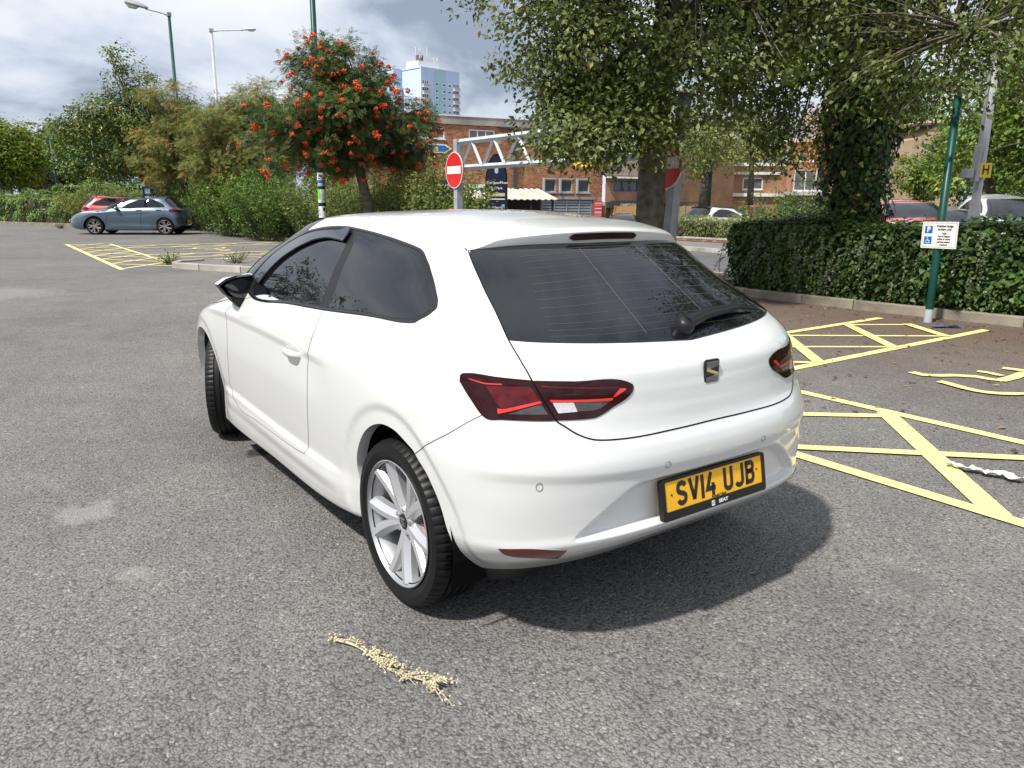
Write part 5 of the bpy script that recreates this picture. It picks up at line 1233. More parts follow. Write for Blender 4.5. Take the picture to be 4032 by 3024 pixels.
# red berried rowan and the browning rowans
br_ = (16.596, -7.167, 1.174)
rw_, pc, dc = tree('rowan_tree', 'rowan tree covered in bright red berry clusters with one leaning trunk', (br_[0], br_[1], .1),
     [(0, 0, -.1, .17), (-.0, -.0, .5, .15), (.10, .12, 1.4, .13), (.22, .28, 2.3, .12), (.32, .40, 3.0, .09)],
     [((.35, .55, 3.35), (1.45, 1.5, .95)), ((.4, .75, 4.3), (1.2, 1.2, 1.05)), ((.2, 1.8, 3.1), (1.0, .95, .75)), ((.3, -.9, 3.2), (1.0, 1.0, .8)), ((.3, .2, 4.1), (1.1, 1.1, .8)), ((.3, .5, 2.6), (1.2, 1.4, .55)), ((.2, 2.5, 2.6), (.6, .55, .45)), ((.3, -1.3, 2.5), (.7, .65, .5))],
     330, 64, .36, .18, 'pinnate', G_rowan, BK_, limbs=10, tone=(.42, .16), fork=.6, shell=.6, solo=120)
cw = np.array(cam.location) - np.array(rw_.location); cw = cw / np.linalg.norm(cw)
sel = [i for i in range(len(pc)) if (dc[i] @ cw) > -.25]
berries(rw_, pc, dc, 300, berry_meshes(.025, 16, M['berry'], .068), .16, .10, sel=sel)
mbx = MB()
for k in range(260):
    i = sel[rnd.randrange(len(sel))]; p = Vector(pc[i]) + Vector(dc[i]) * .16 * rnd.uniform(.3, 1.05) + Vector((rnd.gauss(0, .17), rnd.gauss(0, .17), rnd.gauss(0, .15) - .08))
    for q in range(11):
        d = Vector((rnd.gauss(0, 1), rnd.gauss(0, 1), rnd.gauss(0, .6))).normalized() * .055 * rnd.uniform(.5, 1); v, f_ = ico(rnd.uniform(.019, .026)); mbx.add([Vector(x) + d + p for x in v], f_)
tag(mbx.build('berries', M['berry'], rw_, smooth=True), kind='stuff')
bm2 = berry_meshes(.022, 12, M['berry_dull'], .06)
for lab, w_, h_, blobs, nc in (
    ('wide browning rowan tree with dull red berries left of the bright berried rowan', (29.294, -8.345, 0.971), 4.6, [((0, -.6, 5.0), (1.4, 1.6, .75)), ((.2, 1.5, 4.2), (1.3, 1.3, .9)), ((.3, .2, 2.0), (1.5, 1.9, .9)), ((0, .2, 3.2), (1.7, 1.9, 1.25)), ((.2, -1.4, 3.4), (1.4, 1.4, 1.1)), ((0, 1.8, 2.9), (1.3, 1.2, 1.0)), ((0, 0, 4.2), (1.2, 1.3, .75))], 400),
    ('browning rowan tree with dull red berries beside the yellowing tree', (35.053, -7.390, 0.882), 5.0, [((0, .3, 5.4), (1.5, 1.7, .8)), ((.2, -1.8, 4.6), (1.3, 1.4, .9)), ((.2, -2.6, 3.4), (1.2, 1.2, 1.1)), ((.3, 0, 2.2), (1.6, 2.0, 1.0)), ((0, 0, 3.6), (1.8, 2.0, 1.4)), ((0, -1.7, 3.2), (1.5, 1.5, 1.2)), ((0, 1.6, 3.2), (1.4, 1.4, 1.1)), ((0, .4, 4.6), (1.3, 1.5, .7))], 430)):
    t_, p_, d_ = tree('rowan_tree', lab, (w_[0], w_[1], .1), [(0, 0, -.1, .14), (0, 0, 1.0, .12), (.05, .05, 2.2, .09)], blobs, nc, 66, .40, .17, 'pinnate', G_brown, BK_, limbs=10, tone=(.55, .17), shell=.6, fork=.3)
    sl = [i for i in range(len(p_)) if (d_[i] @ cw) > 0]
    berries(t_, p_, d_, 130, bm2, .2, .05, sel=sl)
by = (37.353, -6.010, 0.955)
tree('cherry_tree', 'tall dark green tree with yellowing lower leaves behind the blue car', (by[0], by[1], 0), [(0, 0, -.1, .24), (.0, 0, 1.2, .20), (.05, .1, 2.6, .16), (.05, .2, 4.6, .09)],
     [((0, .6, 4.4), (1.9, 1.9, 1.7)), ((0, 2.9, 4.3), (1.0, 1.0, .45)), ((0, 1.8, 5.0), (1.2, 1.2, .9)), ((.3, .3, 6.2), (1.2, 1.2, 1.1)), ((0, -.8, 4.0), (1.5, 1.6, 1.4)), ((.2, 1.2, 2.9), (1.6, 1.7, .7)), ((0, .9, 7.3), (.55, .55, .6)), ((.1, -1.4, 5.3), (.9, .9, .8))],
     330, 74, .50, .14, 'ovate', G_yel, BK_, limbs=14, tone=(.36, .17), yellow=.06, fork=.3)
# far left trees
def far_tree(label, w_, h, blobs, lm, tone, n=150, per=60, leaf=.22, name='tree', group=None, tr_h=.35, cr_=.8, bark=None, yellow=0):
    return tree(name, label, (w_[0], w_[1], w_[2] if len(w_) > 2 else 0), [(0, 0, -.3, .04 * h), (0, 0, h * tr_h * .5, .032 * h), (.05, .05, h * tr_h, .026 * h), (.05, .05, h * .6, .014 * h)], [((c_[0] * h, c_[1] * h, c_[2] * h), (r_[0] * h, r_[1] * h, r_[2] * h)) for c_, r_ in blobs], n, per, cr_, leaf, 'ovate', lm, bark or BK_, limbs=9, tone=tone, fork=.2, yellow=yellow, twig_r=.02, group=group)
RB = [((0, 0, .55), (.32, .32, .36)), ((.05, -.12, .68), (.24, .24, .24)), ((0, .15, .45), (.25, .25, .24)), ((0, -.2, .4), (.2, .2, .22))]
far_tree('broad dark green tree behind the small green lamp column', (72.826, -6.185, 0.853), 6.9, [((0, 0, .52), (.34, .38, .40)), ((0, -.18, .62), (.26, .26, .26)), ((0, .2, .40), (.28, .28, .30)), ((0, -.3, .35), (.26, .26, .28)), ((0, 0, .78), (.2, .2, .18))], G_dark, (.62, .2), 300, 90, .26)
far_tree('bright lime green tree at the far left edge', (67.164, -1.801, 1.025), 6.4, [((0, 0, .58), (.36, .40, .40)), ((0, -.25, .48), (.25, .25, .28)), ((0, .3, .5), (.28, .28, .3))], G_bright, (.82, .14), 260, 90, .26)
far_tree('thin olive tree with visible bare stems between the lime and dark green trees', (69.864, -3.272, 0.872), 5.6, [((0, 0, .55), (.34, .34, .38)), ((0, -.15, .35), (.28, .28, .22)), ((0, .1, .8), (.2, .2, .2))], G_olive, (.5, .2), 110, 46, .18, bark=M['bark_pale'])
far_tree('mid green tree filling the gap left of the yellowing tree', (57.196, -6.736, 0.993), 6.4, RB, G_dark, (.65, .2), 160, 64, .22)
far_tree('dark tree low behind the blue car and the navy board', (52.894, -9.212, 1.155), 6.6, RB, G_dark, (.4, .2), 150, 64, .22)
far_tree('distant dark tree top between two left hand trees', (129.745, -8.465, 1.002), 9.0, RB, G_dark, (.4, .15), 110, 50, .35, cr_=1.2)
hedge('low mixed hedge of green and rusty shrubs at the far left of the tarmac', (42.0, -4.6), (57, 4.6), 3.0, 1.35, 20000, .17, 'slim', G_shrub, .55, z0=.05, wob=.22, yellow=.05)
shrub('rusty brown shrub behind the red car', (42.5, -5.0), (3.2, 2.2), 2.0, 150, 80, .15, G_brown, .45, 'slim')
shrub('green shrub between the rusty shrub and the navy board', (39.5, -7.6), (2.6, 2.0), 1.9, 120, 80, .15, G_shrub, .5, 'slim')
far_tree('dark green tree low behind the browning rowans, left one', (64.383, -14.318, 0.951), 5.6, RB, G_dark, (.5, .2), 160, 60, .26)
far_tree('dark green tree low behind the browning rowans, right one', (57.614, -16.649, 1.017), 5.2, RB, G_dark, (.6, .2), 160, 60, .26)
far_tree('green tree glimpsed behind the leaning rowan trunk', (51.784, -21.184, 1.081), 4.4, RB, G_shrub, (.5, .2), 140, 60, .24)
hedge('distant hedge behind the parked red and blue cars', (44, -13), (47, -3), 2.0, 2.2, 9000, .2, 'slim', G_shrub, .5, z0=0, wob=.2)
# trees behind the public road
far_tree('light green tree behind the tilted no entry sign', (24.991, -30.117, 1.342), 6.8, RB, G_lime, (.62, .2), 120, 50, .18)
far_tree('yellow-green tree between the no entry sign and the weathered fence', (27.517, -37.216, 1.555), 5.4, [((0, 0, .6), (.4, .5, .3)), ((0, -.3, .45), (.3, .3, .25))], G_lime, (.75, .2), 90, 40, .18)
far_tree('slender tree with orange autumn leaves in front of the flats', (20.024, -33.190, 0.726), 5.4, [((0, 0, .72), (.26, .30, .24)), ((0, .15, .55), (.18, .18, .16)), ((0, -.05, .9), (.18, .18, .12))], G_orange, (.6, .2), 90, 44, .17, tr_h=.5, bark=M['bark_pale'])
far_tree('bright green young tree by the sand coloured gable', (15.367, -32.787, 1.195), 2.7, [((0, 0, .55), (.40, .42, .36)), ((0, -.3, .4), (.28, .28, .3))], G_bright, (.6, .2), 90, 60, .14, cr_=.35)
far_tree('tall light green tree at the right behind the grey equipment pole', (10.173, -27.607, 0.991), 6.6, RB + [((0, -.35, .35), (.3, .3, .3)), ((0, .2, .3), (.25, .25, .25))], G_shrub, (.66, .2), 220, 66, .17, cr_=.55)
far_tree('large green tree at the far right edge', (7.419, -26.178, 1.064), 6.6, RB + [((0, .25, .3), (.3, .3, .26))], G_bright, (.25, .15), 200, 66, .17, cr_=.55)
far_tree('dark green bushy tree behind the white van', (13.258, -33.923, 1.166), 4.2, [((0, 0, .5), (.55, .6, .45)), ((0, -.5, .4), (.4, .4, .4))], G_dark, (.35, .15), 130, 60, .18)
far_tree('distant dark conifer like tree above the flats roof', (35.298, -69.706, 4.642), 9.5, RB, G_dark, (.4, .15), 110, 50, .3, cr_=1.0)
far_tree('pale willow like tree top above the orange tree', (46.482, -62.063, 2.120), 9.5, RB, G_olive, (.6, .15), 110, 50, .3, cr_=1.0)
shrub('wispy green bush with thin stems at the end of the yellow-green hedge', (9.2, -15.2), (1.5, 1.2), 1.9, 90, 60, .09, G_shrub, .5, 'slim')
# trees on the open side of the car park, mirrored in the side windows
for k, (x_, y_, h_) in enumerate(((30, 9.5, 10), (24, 13.5, 10.5), (38, 17, 14), (17, 19, 10.5))):
    far_tree(['spreading green tree across the car park by the open side', 'taller green tree across the car park, second from the exit', 'tallest green tree across the car park beyond the others', 'green tree across the car park nearest the white car'][k], (x_, y_, 0), h_, RB, G_dark, (.5, .2), 90, 50, .26)
# weeds in the island kerb and dry stalks
for lab, w_, h_, lm in (('small bright green weed at the tip of the kerbed island', (16.246, -2.002), .32, G_bright), ('thin pale weed on the kerbed island nearest the white car', (14.800, -3.006), .42, G_lime), ('dry grass tuft in front of the blue car', (39.590, -2.403), .22, G_olive)):
    shrub(lab, (w_[0], w_[1]), (.16, .14), h_, 16, 12, .06, lm, .5, 'slim', cat='weed', name='weed', z0=.02, spread=.9)
# ------------------------------------------------------------------ street furniture
def lamp(label, base, h, r0, r1, pm, arm_dir, arm_len, head, hm, arm_rise=.25, group='lamp columns with side arms'):
    o = thing('street_lamp', label, 'street lamp', base, 0, group)
    MB().tube([(0, 0, 0), (0, 0, 1.4), (0, 0, 1.45), (0, 0, h)], [r0 * 1.5, r0 * 1.5, r0, r1], 12).build('pole', pm, o, smooth=True)
    d = Vector((*arm_dir, 0)).normalized(); s = Vector((-d.y, d.x, 0))
    a = MB(); p0 = Vector((0, 0, h - .06)); p1 = p0 + d * arm_len + Vector((0, 0, arm_rise))
    a.tube([p0, p0.lerp(p1, .3) + Vector((0, 0, .02)), p1], [.055, .035, .032], 8); a.box((0, 0, h - .02), (r1 * 2.6, r1 * 2.6, .16)); a.build('arm', M['lamp_grey'] if pm is not M['grey_pole'] else pm, o, smooth=False)
    hb = MB(); L, W, H = head; up = (p1 - p0).normalized(); n_ = s.cross(up) * -1
    if n_.z < 0: n_ = -n_
    sec = [(-.10, .25, .5), (.05, .62, .75), (.35, .85, 1.0), (.75, 1.0, 1.0), (.95, .8, .8), (1.0, .45, .4)]
    vs = []
    for t, kw, kh in sec:
        c_ = p1 + up * L * t
        for a_ in np.linspace(0, PI, 7): vs.append(c_ + s * math.cos(a_) * W / 2 * kw + n_ * math.sin(a_) * H * kh)
        vs.append(c_ + n_ * -.01)
    m_ = 8; hb.add(vs, [(i * m_ + j, i * m_ + (j + 1) % m_, (i + 1) * m_ + (j + 1) % m_, (i + 1) * m_ + j) for i in range(len(sec) - 1) for j in range(m_)] + [tuple(range(m_)), tuple((len(sec) - 1) * m_ + j for j in range(m_))])
    ho = hb.build('lamp_head', hm, o, smooth=True)
    bw = MB(); vs = []
    for t, kw, kh in ((.38, .6, .2), (.5, .8, .8), (.8, .8, .9), (.95, .5, .3)):
        c_ = p1 + up * L * t
        for a_ in np.linspace(0, PI, 7): vs.append(c_ + s * math.cos(a_) * W / 2 * kw - n_ * (math.sin(a_) * H * .8 * kh + .012))
    bw.add(vs, [(i * 7 + j, i * 7 + j + 1, (i + 1) * 7 + j + 1, (i + 1) * 7 + j) for i in range(3) for j in range(6)] + [tuple(range(7)), tuple(21 + j for j in range(7))])
    bw.build('lamp_bowl', M['lamp_bowl'], ho, smooth=True)
    return o
lft = (.587, .809)
q = (36.567, -7.308, 1.493); lamp('tall dark green lamp column with grey lantern above the yellowing tree', (q[0], q[1], 0), 9.378, .085, .065, M['pole_green'], (.587 + .1, .809), 1.05, (.95, .36, .20), M['lamp_grey'], .28)
q = (44.973, -11.496, 1.509); lamp('grey lamp column with a flat lantern pointing right, above the browning rowans', (q[0], q[1], 0), 10.543, .10, .085, M['grey_pole'], (-.587, -.809), 1.75, (.75, .28, .10), M['galv_pale'], .06)
q = (65.944, -5.230, 1.047); lamp('small distant green lamp column at the far left in front of the dark green tree', (q[0], q[1], 0), 6.570, .085, .06, M['pole_green'], (.587, .809), .9, (.80, .34, .18), M['lamp_grey'], .12)
q = (54.921, -6.372, 1.012); lamp('distant lamp column mostly hidden in the yellowing tree, lantern just showing', (q[0], q[1], 0), 6.742, .085, .06, M['pole_green'], (.587, .809), .6, (.80, .34, .18), M['lamp_grey'], .15)
# poster pole
q = (18.353, -6.508, 1.185); pp = thing('poster_pole', 'tall green pole with white, blue and lime posters beside the red berried rowan', 'pole', (q[0], q[1], .05))
MB().tube([(0, 0, 0), (0, 0, 2.6), (0, 0, 2.65), (0, 0, 10)], [.095, .095, .08, .065], 14).build('pole', M['pole_green'], pp, smooth=True)
fd = Vector((-.786, .573, 0)); sd = Vector((.573, .786, 0)) * -1
def poster(z0, z1, w, cols):
    base_ = MB(); n = 8; R0 = .115
    def pt(a, z, r): d = fd * math.cos(a) + sd * math.sin(a); return (d.x * r, d.y * r, z)
    A = np.linspace(-w / 2 / R0, w / 2 / R0, n)
    base_.add([pt(a, z, r) for a in A for r in (R0, R0 - .012) for z in (z0, z1)], [(4 * i + a, 4 * i + b, 4 * i + 4 + b, 4 * i + 4 + a) for i in range(n - 1) for a, b in ((0, 1), (1, 3), (3, 2), (2, 0))])
    b_ = base_.build('poster', M['white_print'], pp)
    for a0, a1, y0, y1, m_ in cols:
        B = np.linspace(w * (a0 - .5) / R0, w * (a1 - .5) / R0, 6); mb = MB()
        mb.add([pt(a, z0 + (z1 - z0) * y, R0 + .003) for a in B for y in (y0, y1)], [(2 * i, 2 * i + 1, 2 * i + 3, 2 * i + 2) for i in range(5)]); mb.build('poster_print', m_, b_)
M['lime_print'] = mat('lime_print', (.22, .70, .05), .5); M['blue_print'] = mat('blue_print', (.03, .16, .50), .5); M['pale_blue_print'] = mat('pale_blue_print', (.35, .48, .75), .5)
zz = [2.109, 1.756, 1.67, 1.313, 1.214, 0.91]
poster(zz[1], zz[0], .24, [(.05, .95, .05, .45, M['blue_print']), (.75, 1.0, .5, .7, M['poster_red']), (.15, .75, .1, .2, M['white_print']), (.3, .7, .7, .82, M['ink']), (.2, .5, .55, .62, M['ink'])])
poster(zz[3], zz[2], .25, [(0, .42, .27, 1.0, M['lime_print']), (0, 1, .24, .275, M['lime_print']), (.5, .95, .62, .65, M['lime_print']), (.4, .7, .08, .14, M['pale_blue_print'])])
poster(zz[5], zz[4], .25, [(.1, .35, .2, .42, M['pale_blue_print']), (.1, .3, .5, .78, M['pale_blue_print']), (.65, .9, .6, .9, M['ink'])])
# disabled bay sign on its green pole
bp_ = (2.376, -7.987)
dp = thing('sign_pole', 'dark green steel pole standing on the tarmac edge with the disabled badge sign', 'pole', (*bp_, 0))
MB().tube([(0, 0, -.05), (0, 0, .01), (0, 0, .3), (.0, 0, 2.75)], [.050, .050, .048, .046], 20).build('pole', M['pole_green'], dp, smooth=True)
MB().tube([(0, 0, .0), (0, 0, .10), (0, .002, .17)], [.0512, .0510, .0490], 20, cap=False).build('worn_foot', M['galv_pale'], dp, smooth=True)
PN = ((2.349, -7.925, 1.100), (-0.473, 0.087, 0.010), (-0.001, 0.000, 0.325), 0.4805, 0.3254)      # origin (centre), across, up, width, height
pnO, pnX, pnY = Vector(PN[0]), Vector(PN[1]), Vector(PN[2]); pW, pH = PN[3], PN[4]
ds = thing('parking_sign', 'white rectangular disabled badge holders sign fixed to the green pole', 'sign', tuple(pnO))
DM = frame_mat((0, 0, 0), pnX, pnY)
def dpr(poly, z0, z1): return MB().prism(poly, lambda x, y, d: DM @ Vector((x * pW, y * pH, d)), z0, z1)
def rr2(x0, x1, y0, y1, r=.02):
    w, h = x1 - x0, y1 - y0; return [((x0 + x1) / 2 + x, (y0 + y1) / 2 + y) for x, y in rrect(w, h, r)]
def rrect(w, h, r, n=6):
    P = []
    for cx, cy, a0 in ((w/2-r, h/2-r, 0), (-w/2+r, h/2-r, PI/2), (-w/2+r, -h/2+r, PI), (w/2-r, -h/2+r, 1.5*PI)):
        P += [(cx + r * math.cos(a0 + t), cy + r * math.sin(a0 + t)) for t in np.linspace(0, PI/2, n)]
    return P
dpr(rr2(-.5, .5, -.5, .5), -.003, .0).build('panel', M['sign_white'], ds)
bd_ = MB()
for x0, x1, y0, y1 in ((-.465, .465, .447, .456), (-.465, .465, -.456, -.447), (-.465, -.459, -.446, .446), (.459, .465, -.446, .446)): bd_.prism([(x0, y0), (x1, y0), (x1, y1), (x0, y1)], lambda x, y, d: DM @ Vector((x * pW, y * pH, d)), .0004, .0012)
bd_.build('border_line', M['ink'], ds)
for y0, y1 in ((.06, .34), (-.34, -.06)): dpr(rr2(-.42, -.20, y0, y1, .008), .0004, .0014).build('blue_square', M['sign_blue'], ds)
def dtext(nm, body, x, y, size, m=None, **k): text(nm, body, size * pH, m or M['ink'], ds, DM @ Matrix.Translation((x * pW, y * pH, .0022)), **k)
dtext('letter_p', 'P', -.31, .20, .27, M['white_print'], bold=.004)
wc = MB(); 
def wcs(P, w):
    for a, b in zip(P, P[1:]):
        a_, b_ = Vector(a), Vector(b); t = (b_ - a_).normalized(); s_ = Vector((-t.y, t.x)) * w / 2
        wc.prism([tuple(a_ + s_), tuple(a_ - s_), tuple(b_ - s_), tuple(b_ + s_)], lambda x, y, d: DM @ Vector((-.31 * pW + x * pH * .28, -.20 * pH + y * pH * .28, d)), .0016, .0022)
wcs([(-.02 + .26 * math.cos(R(a)), -.14 + .26 * math.sin(R(a))) for a in range(110, 400, 20)], .07); wcs([(-.06, .22), (-.04, -.04), (.18, -.05), (.30, -.34)], .08); wcs([(-.06, .12), (.12, .10)], .06); wcs([(-.08 + .05 * math.cos(R(a)), .36 + .05 * math.sin(R(a))) for a in range(0, 361, 60)], .08)
wc.build('wheelchair_symbol', M['white_print'], ds)
for body, y, sz in (('Disabled badge', .335, .112), ('holders only', .215, .112), ('Valid', .06, .088), ('Pay & Display', -.045, .088), ('ticket or active', -.15, .088), ('parking session', -.255, .088), ('required', -.36, .088)):
    dtext('sign_lettering', body, .14, y, sz, bold=.0012)
# height barrier with no entry signs
pL, pR = (12.098, -7.010), (5.730, -6.667)
hb = thing('height_barrier', 'pale galvanised lattice height barrier over the car park entrance', 'barrier', (*pL, 0))
A, B = Vector((0, 0, 0)), Vector((pR[0] - pL[0], pR[1] - pL[1], 0)); dv = (B - A).normalized(); ang = math.atan2(dv.y, dv.x); RZ = Matrix.Rotation(ang, 3, 'Z')
MB().box(A + Vector((0, 0, 1.36)), (.15, .15, 2.72), RZ).build('post', M['galv'], hb, bevel=.01)
tl_ = Vector((-.587, -.809, 0)) * .17
MB().add([B + RZ @ Vector((sx * .075, sy * .075, 0)) + (tl_ if zz_ else Vector()) + Vector((0, 0, zz_)) for sx in (-1, 1) for sy in (-1, 1) for zz_ in (0, 3.0)], [(0, 1, 3, 2), (4, 6, 7, 5), (0, 4, 5, 1), (2, 3, 7, 6), (0, 2, 6, 4), (1, 5, 7, 3)]).build('post', M['galv'], hb, bevel=.01)
zt, zb = 2.70, 2.14
def bar(name, p, q, w=.06, m=None): MB().tube([p, q], w / 1.41, 4).build(name, m or M['galv_pale'], hb)
off_ = Vector((-dv.y, dv.x, 0)) * 0.0
bar('top_chord', A + dv * .09 + Vector((0, 0, zt - .04)), B - dv * .09 + Vector((0, 0, zt - .04)), .085); bar('bottom_chord', A + dv * .09 + Vector((0, 0, zb)), B - dv * .09 + Vector((0, 0, zb)), .075)
L_ = B.length; nb_ = 7
for k in range(nb_):
    x0 = .16 + (L_ - .32) * k / nb_; x1 = .16 + (L_ - .32) * (k + 1) / nb_; xm = (x0 + x1) / 2
    bar('lattice_bar', A + dv * (x0 + .04) + Vector((0, 0, zb + .03)), A + dv * (xm - .03) + Vector((0, 0, zt - .07)), .055); bar('lattice_bar', A + dv * (xm + .03) + Vector((0, 0, zt - .07)), A + dv * (x1 - .04) + Vector((0, 0, zb + .03)), .055)
MB().box(A + dv * (L_ * .73) + Vector((0, 0, zb - .03)) + Vector((dv.y, -dv.x, 0)) * .0, (1.1, .06, .16), RZ).build('yellow_plate', M['sign_yellow'], hb)
def no_entry(label, p, r, z, facing, off=.10):
    o = thing('no_entry_sign', label, 'road sign', (p[0], p[1], z), 0, 'no entry signs on the barrier posts')
    n = Vector((*facing, 0)).normalized(); F = frame_mat(n * off, (-n.y, n.x, 0), (0, 0, 1)); 
    circ = lambda rr, k=48: [(rr * math.cos(2 * PI * i / k), rr * math.sin(2 * PI * i / k)) for i in range(k)]
    fn = lambda x, y, d: F @ Vector((x, y, d))
    MB().prism(circ(r), fn, -.012, 0).build('rim', M['sign_white'], o); MB().prism(circ(r * .955), fn, .0005, .003).build('disc', M['sign_red'], o)
    MB().prism([(-r * .80, -r * .20), (r * .80, -r * .20), (r * .80, r * .22), (-r * .80, r * .22)], fn, .0035, .005).build('bar', M['sign_white'], o)
    MB().box(n * (off / 2 - .01) , (.05, .05, .3)).build('bracket', M['galv'], o)
    return o
NE = [(12.098, -7.01, 2.087, 0.375, (0.05, 1.0)), (5.784, -6.642, 2.022, 0.375, (0.12, 1.0))]
no_entry('round red no entry sign on the left barrier post, whole face visible', NE[0][:2], NE[0][3], NE[0][2], NE[0][4], .10)
no_entry('round red no entry sign mostly hidden behind the near tree trunk', NE[1][:2], NE[1][3], NE[1][2], NE[1][4], .0)
# arched totem board
tq = (14.884, -9.948, 1.375)
tt = thing('information_board', 'tall dark navy arched car park board with white lettering, right of no entry sign', 'sign', (tq[0], tq[1], 0))
TM = frame_mat((0, 0, 0), (-.55, -.835, 0), (0, 0, 1)) @ Matrix.Scale(.87, 4); hw = .34; ht_ = 3.05
arch_ = lambda w, h0, h: [(-w, h0), (w, h0)] + [(w * math.cos(R(a)) , h - .85 + .85 * math.sin(R(a))) for a in range(0, 181, 10)]
MB().prism(arch_(hw, 0, ht_), lambda x, y, d: TM @ Vector((x, y, d)), -.06, .06).build('surround', M['gloss_black'], tt)
MB().prism(arch_(hw - .055, .1, ht_ - .09), lambda x, y, d: TM @ Vector((x, y, d)), .061, .066).build('face', M['sign_navy'], tt)
def ttext(b, y, s, m=None, x=0, **k): text('board_lettering', b, s, m or M['white_print'], tt, TM @ Matrix.Translation((x, y, .070)), **k)
M['crest_print'] = mat('crest_print', (.45, .52, .62), .5)
MB().prism([(-.07, 2.50), (-.02, 2.46), (.03, 2.50), (.045, 2.75), (-.085, 2.75)], lambda x, y, d: TM @ Vector((x + .02, y, d)), .067, .072).build('crest', M['crest_print'], tt)
ttext('Alfred Square Road', 2.20, .085, bold=.002); ttext('Car Park', 2.04, .10, bold=.002)
MB().prism([(-.26, 1.80), (.26, 1.80), (.26, 1.90), (-.26, 1.90)], lambda x, y, d: TM @ Vector((x, y, d)), .067, .072).build('gold_band', M['straw'], tt)
MB().prism([(-.26, 1.70), (.26, 1.70), (.26, 1.735), (-.26, 1.735)], lambda x, y, d: TM @ Vector((x, y, d)), .067, .072).build('white_band', M['white_print'], tt)
MB().prism([(.16, 1.32), (.25, 1.32), (.25, 1.56), (.16, 1.56)], lambda x, y, d: TM @ Vector((x, y, d)), .067, .072).build('blue_square', M['pale_blue_print'], tt)
ttext('Alfred Square', 1.47, .085, x=-.06, bold=.002); ttext('Road Car Park', 1.28, .085, x=-.06, bold=.002); ttext('Pay & Display', 1.10, .06); ttext('Monday to Saturday', .96, .045); ttext('8am to 6pm', .88, .045)
# navy car park board behind the blue car
nq = (35.623, -5.873, 1.221)
nbd = thing('car_park_sign', 'square navy car park sign with white lettering behind the tail of the blue car', 'sign', (nq[0], nq[1], 0))
NM = frame_mat((0, 0, 0), (-.45, -.893, 0), (0, 0, 1))
for x_ in (-.42, .42): MB().tube([NM @ Vector((x_, 0, -.05)), NM @ Vector((x_, 1.9, -.05))], .04, 8).build('post', M['galv'], nbd)
MB().prism([(-.58, .85), (.58, .85), (.58, 1.92), (-.58, 1.92)], lambda x, y, d: NM @ Vector((x, y, d)), -.015, .015).build('panel', M['sign_navy'], nbd)
MB().prism([(-.48, 1.62), (-.26, 1.62), (-.26, 1.84), (-.48, 1.84)], lambda x, y, d: NM @ Vector((x, y, d)), .016, .021).build('blue_square', M['pale_blue_print'], nbd)
for b_, y_, s_ in (('Alfred Square', 1.46, .135), ('Road Car Park', 1.29, .135), ('Pay & Display', 1.13, .09), ('at all times', 1.01, .09)): text('board_lettering', b_, s_, M['white_print'], nbd, NM @ Matrix.Translation((-.50, y_, .022)), align='LEFT', bold=.003)
# grey pole with boxes and yellow hydrant plate
gq = (4.975, -14.775, 1.276)
gp = thing('service_pole', 'thick grey service pole with a grey box and yellow H plate behind the hedge', 'pole', (gq[0], gq[1], 0))
MB().tube([(0, 0, -.2), (0, 0, 1.35), (0, 0, 1.45), (0, 0, 9.0)], [.115, .115, .085, .07], 14).build('pole', M['grey_pole'], gp, smooth=True)
vd = Vector((-.90, .43, 0)).normalized(); vr = Vector((-.43, -.90, 0)).normalized()
GMx = frame_mat(vd * .11, vr, (0, 0, 1)); gf = lambda x, y, d: GMx @ Vector((x, y, d))
MB().prism([(-.11, 1.98), (.15, 1.98), (.15, 2.26), (-.11, 2.26)], gf, 0, .01).build('hydrant_plate', M['sign_yellow'], gp)
hm_ = MB()
for x0, x1, y0, y1 in ((-.05, -.02, 2.04, 2.22), (.06, .09, 2.04, 2.22), (-.05, .09, 2.115, 2.15)): hm_.prism([(x0, y0), (x1, y0), (x1, y1), (x0, y1)], gf, .011, .015)
hm_.build('letter_h', M['ink'], gp)
for x0, x1, y0, y1 in ((-.20, -.115, 1.9, 2.6), (-.42, -.24, 1.97, 2.14)): MB().prism([(x0, y0), (x1, y0), (x1, y1), (x0, y1)], gf, -.12, .02).build('equipment_box', M['grey_pole'], gp, bevel=.01)
MB().prism([(-.09, .98), (.09, .98), (.09, 1.12), (-.09, 1.12)], gf, 0, .01).build('yellow_label', M['sign_yellow'], gp)
MB().tube([gf(-.155, 2.6, -.05), gf(-.15, 4.8, -.06)], .025, 6).build('cable_duct', M['grey_pole'], gp)
# short green columns by the fences
for lab, w_, h_ in (('short pale green lamp column rising beside the weathered fence', (24.747, -30.242, 0.829), 6.5), ('slim green post in the wispy bush by the hedge end', (12.509, -19.166, 1.000), 2.0)):
    g_ = thing('green_column', lab, 'pole', (w_[0], w_[1], -.5)); MB().tube([(0, 0, 0), (0, 0, h_)], [.09, .06], 10).build('pole', M['pole_green'], g_, smooth=True)
# white bollard and wooden sign far left
bq = (53.609, -2.868, 0.849); bo = thing('bollard', 'short dark bollard with a white top in the far left hedge', 'bollard', (bq[0], bq[1], .4))
MB().tube([(0, 0, 0), (0, 0, 1.12)], .11, 12).build('post', M['galv'], bo); MB().tube([(0, 0, 1.122), (0, 0, 1.30)], .115, 12).build('white_top', M['sign_white'], bo)
wq = (68.234, -2.021, 0.882); ws_ = thing('wooden_sign', 'small wooden notice board with a white panel at the far left edge', 'sign', (wq[0], wq[1], .4))
for x_ in (-.6, .6): MB().box((x_ * .587, x_ * .809, .9), (.16, .16, 1.8)).build('post', M['bark_pale'], ws_)
MB().box((-.05, -.05, 1.45), (.06, 1.1, .5), Matrix.Rotation(-.62, 3, 'Z')).build('panel', M['sign_white'], ws_)

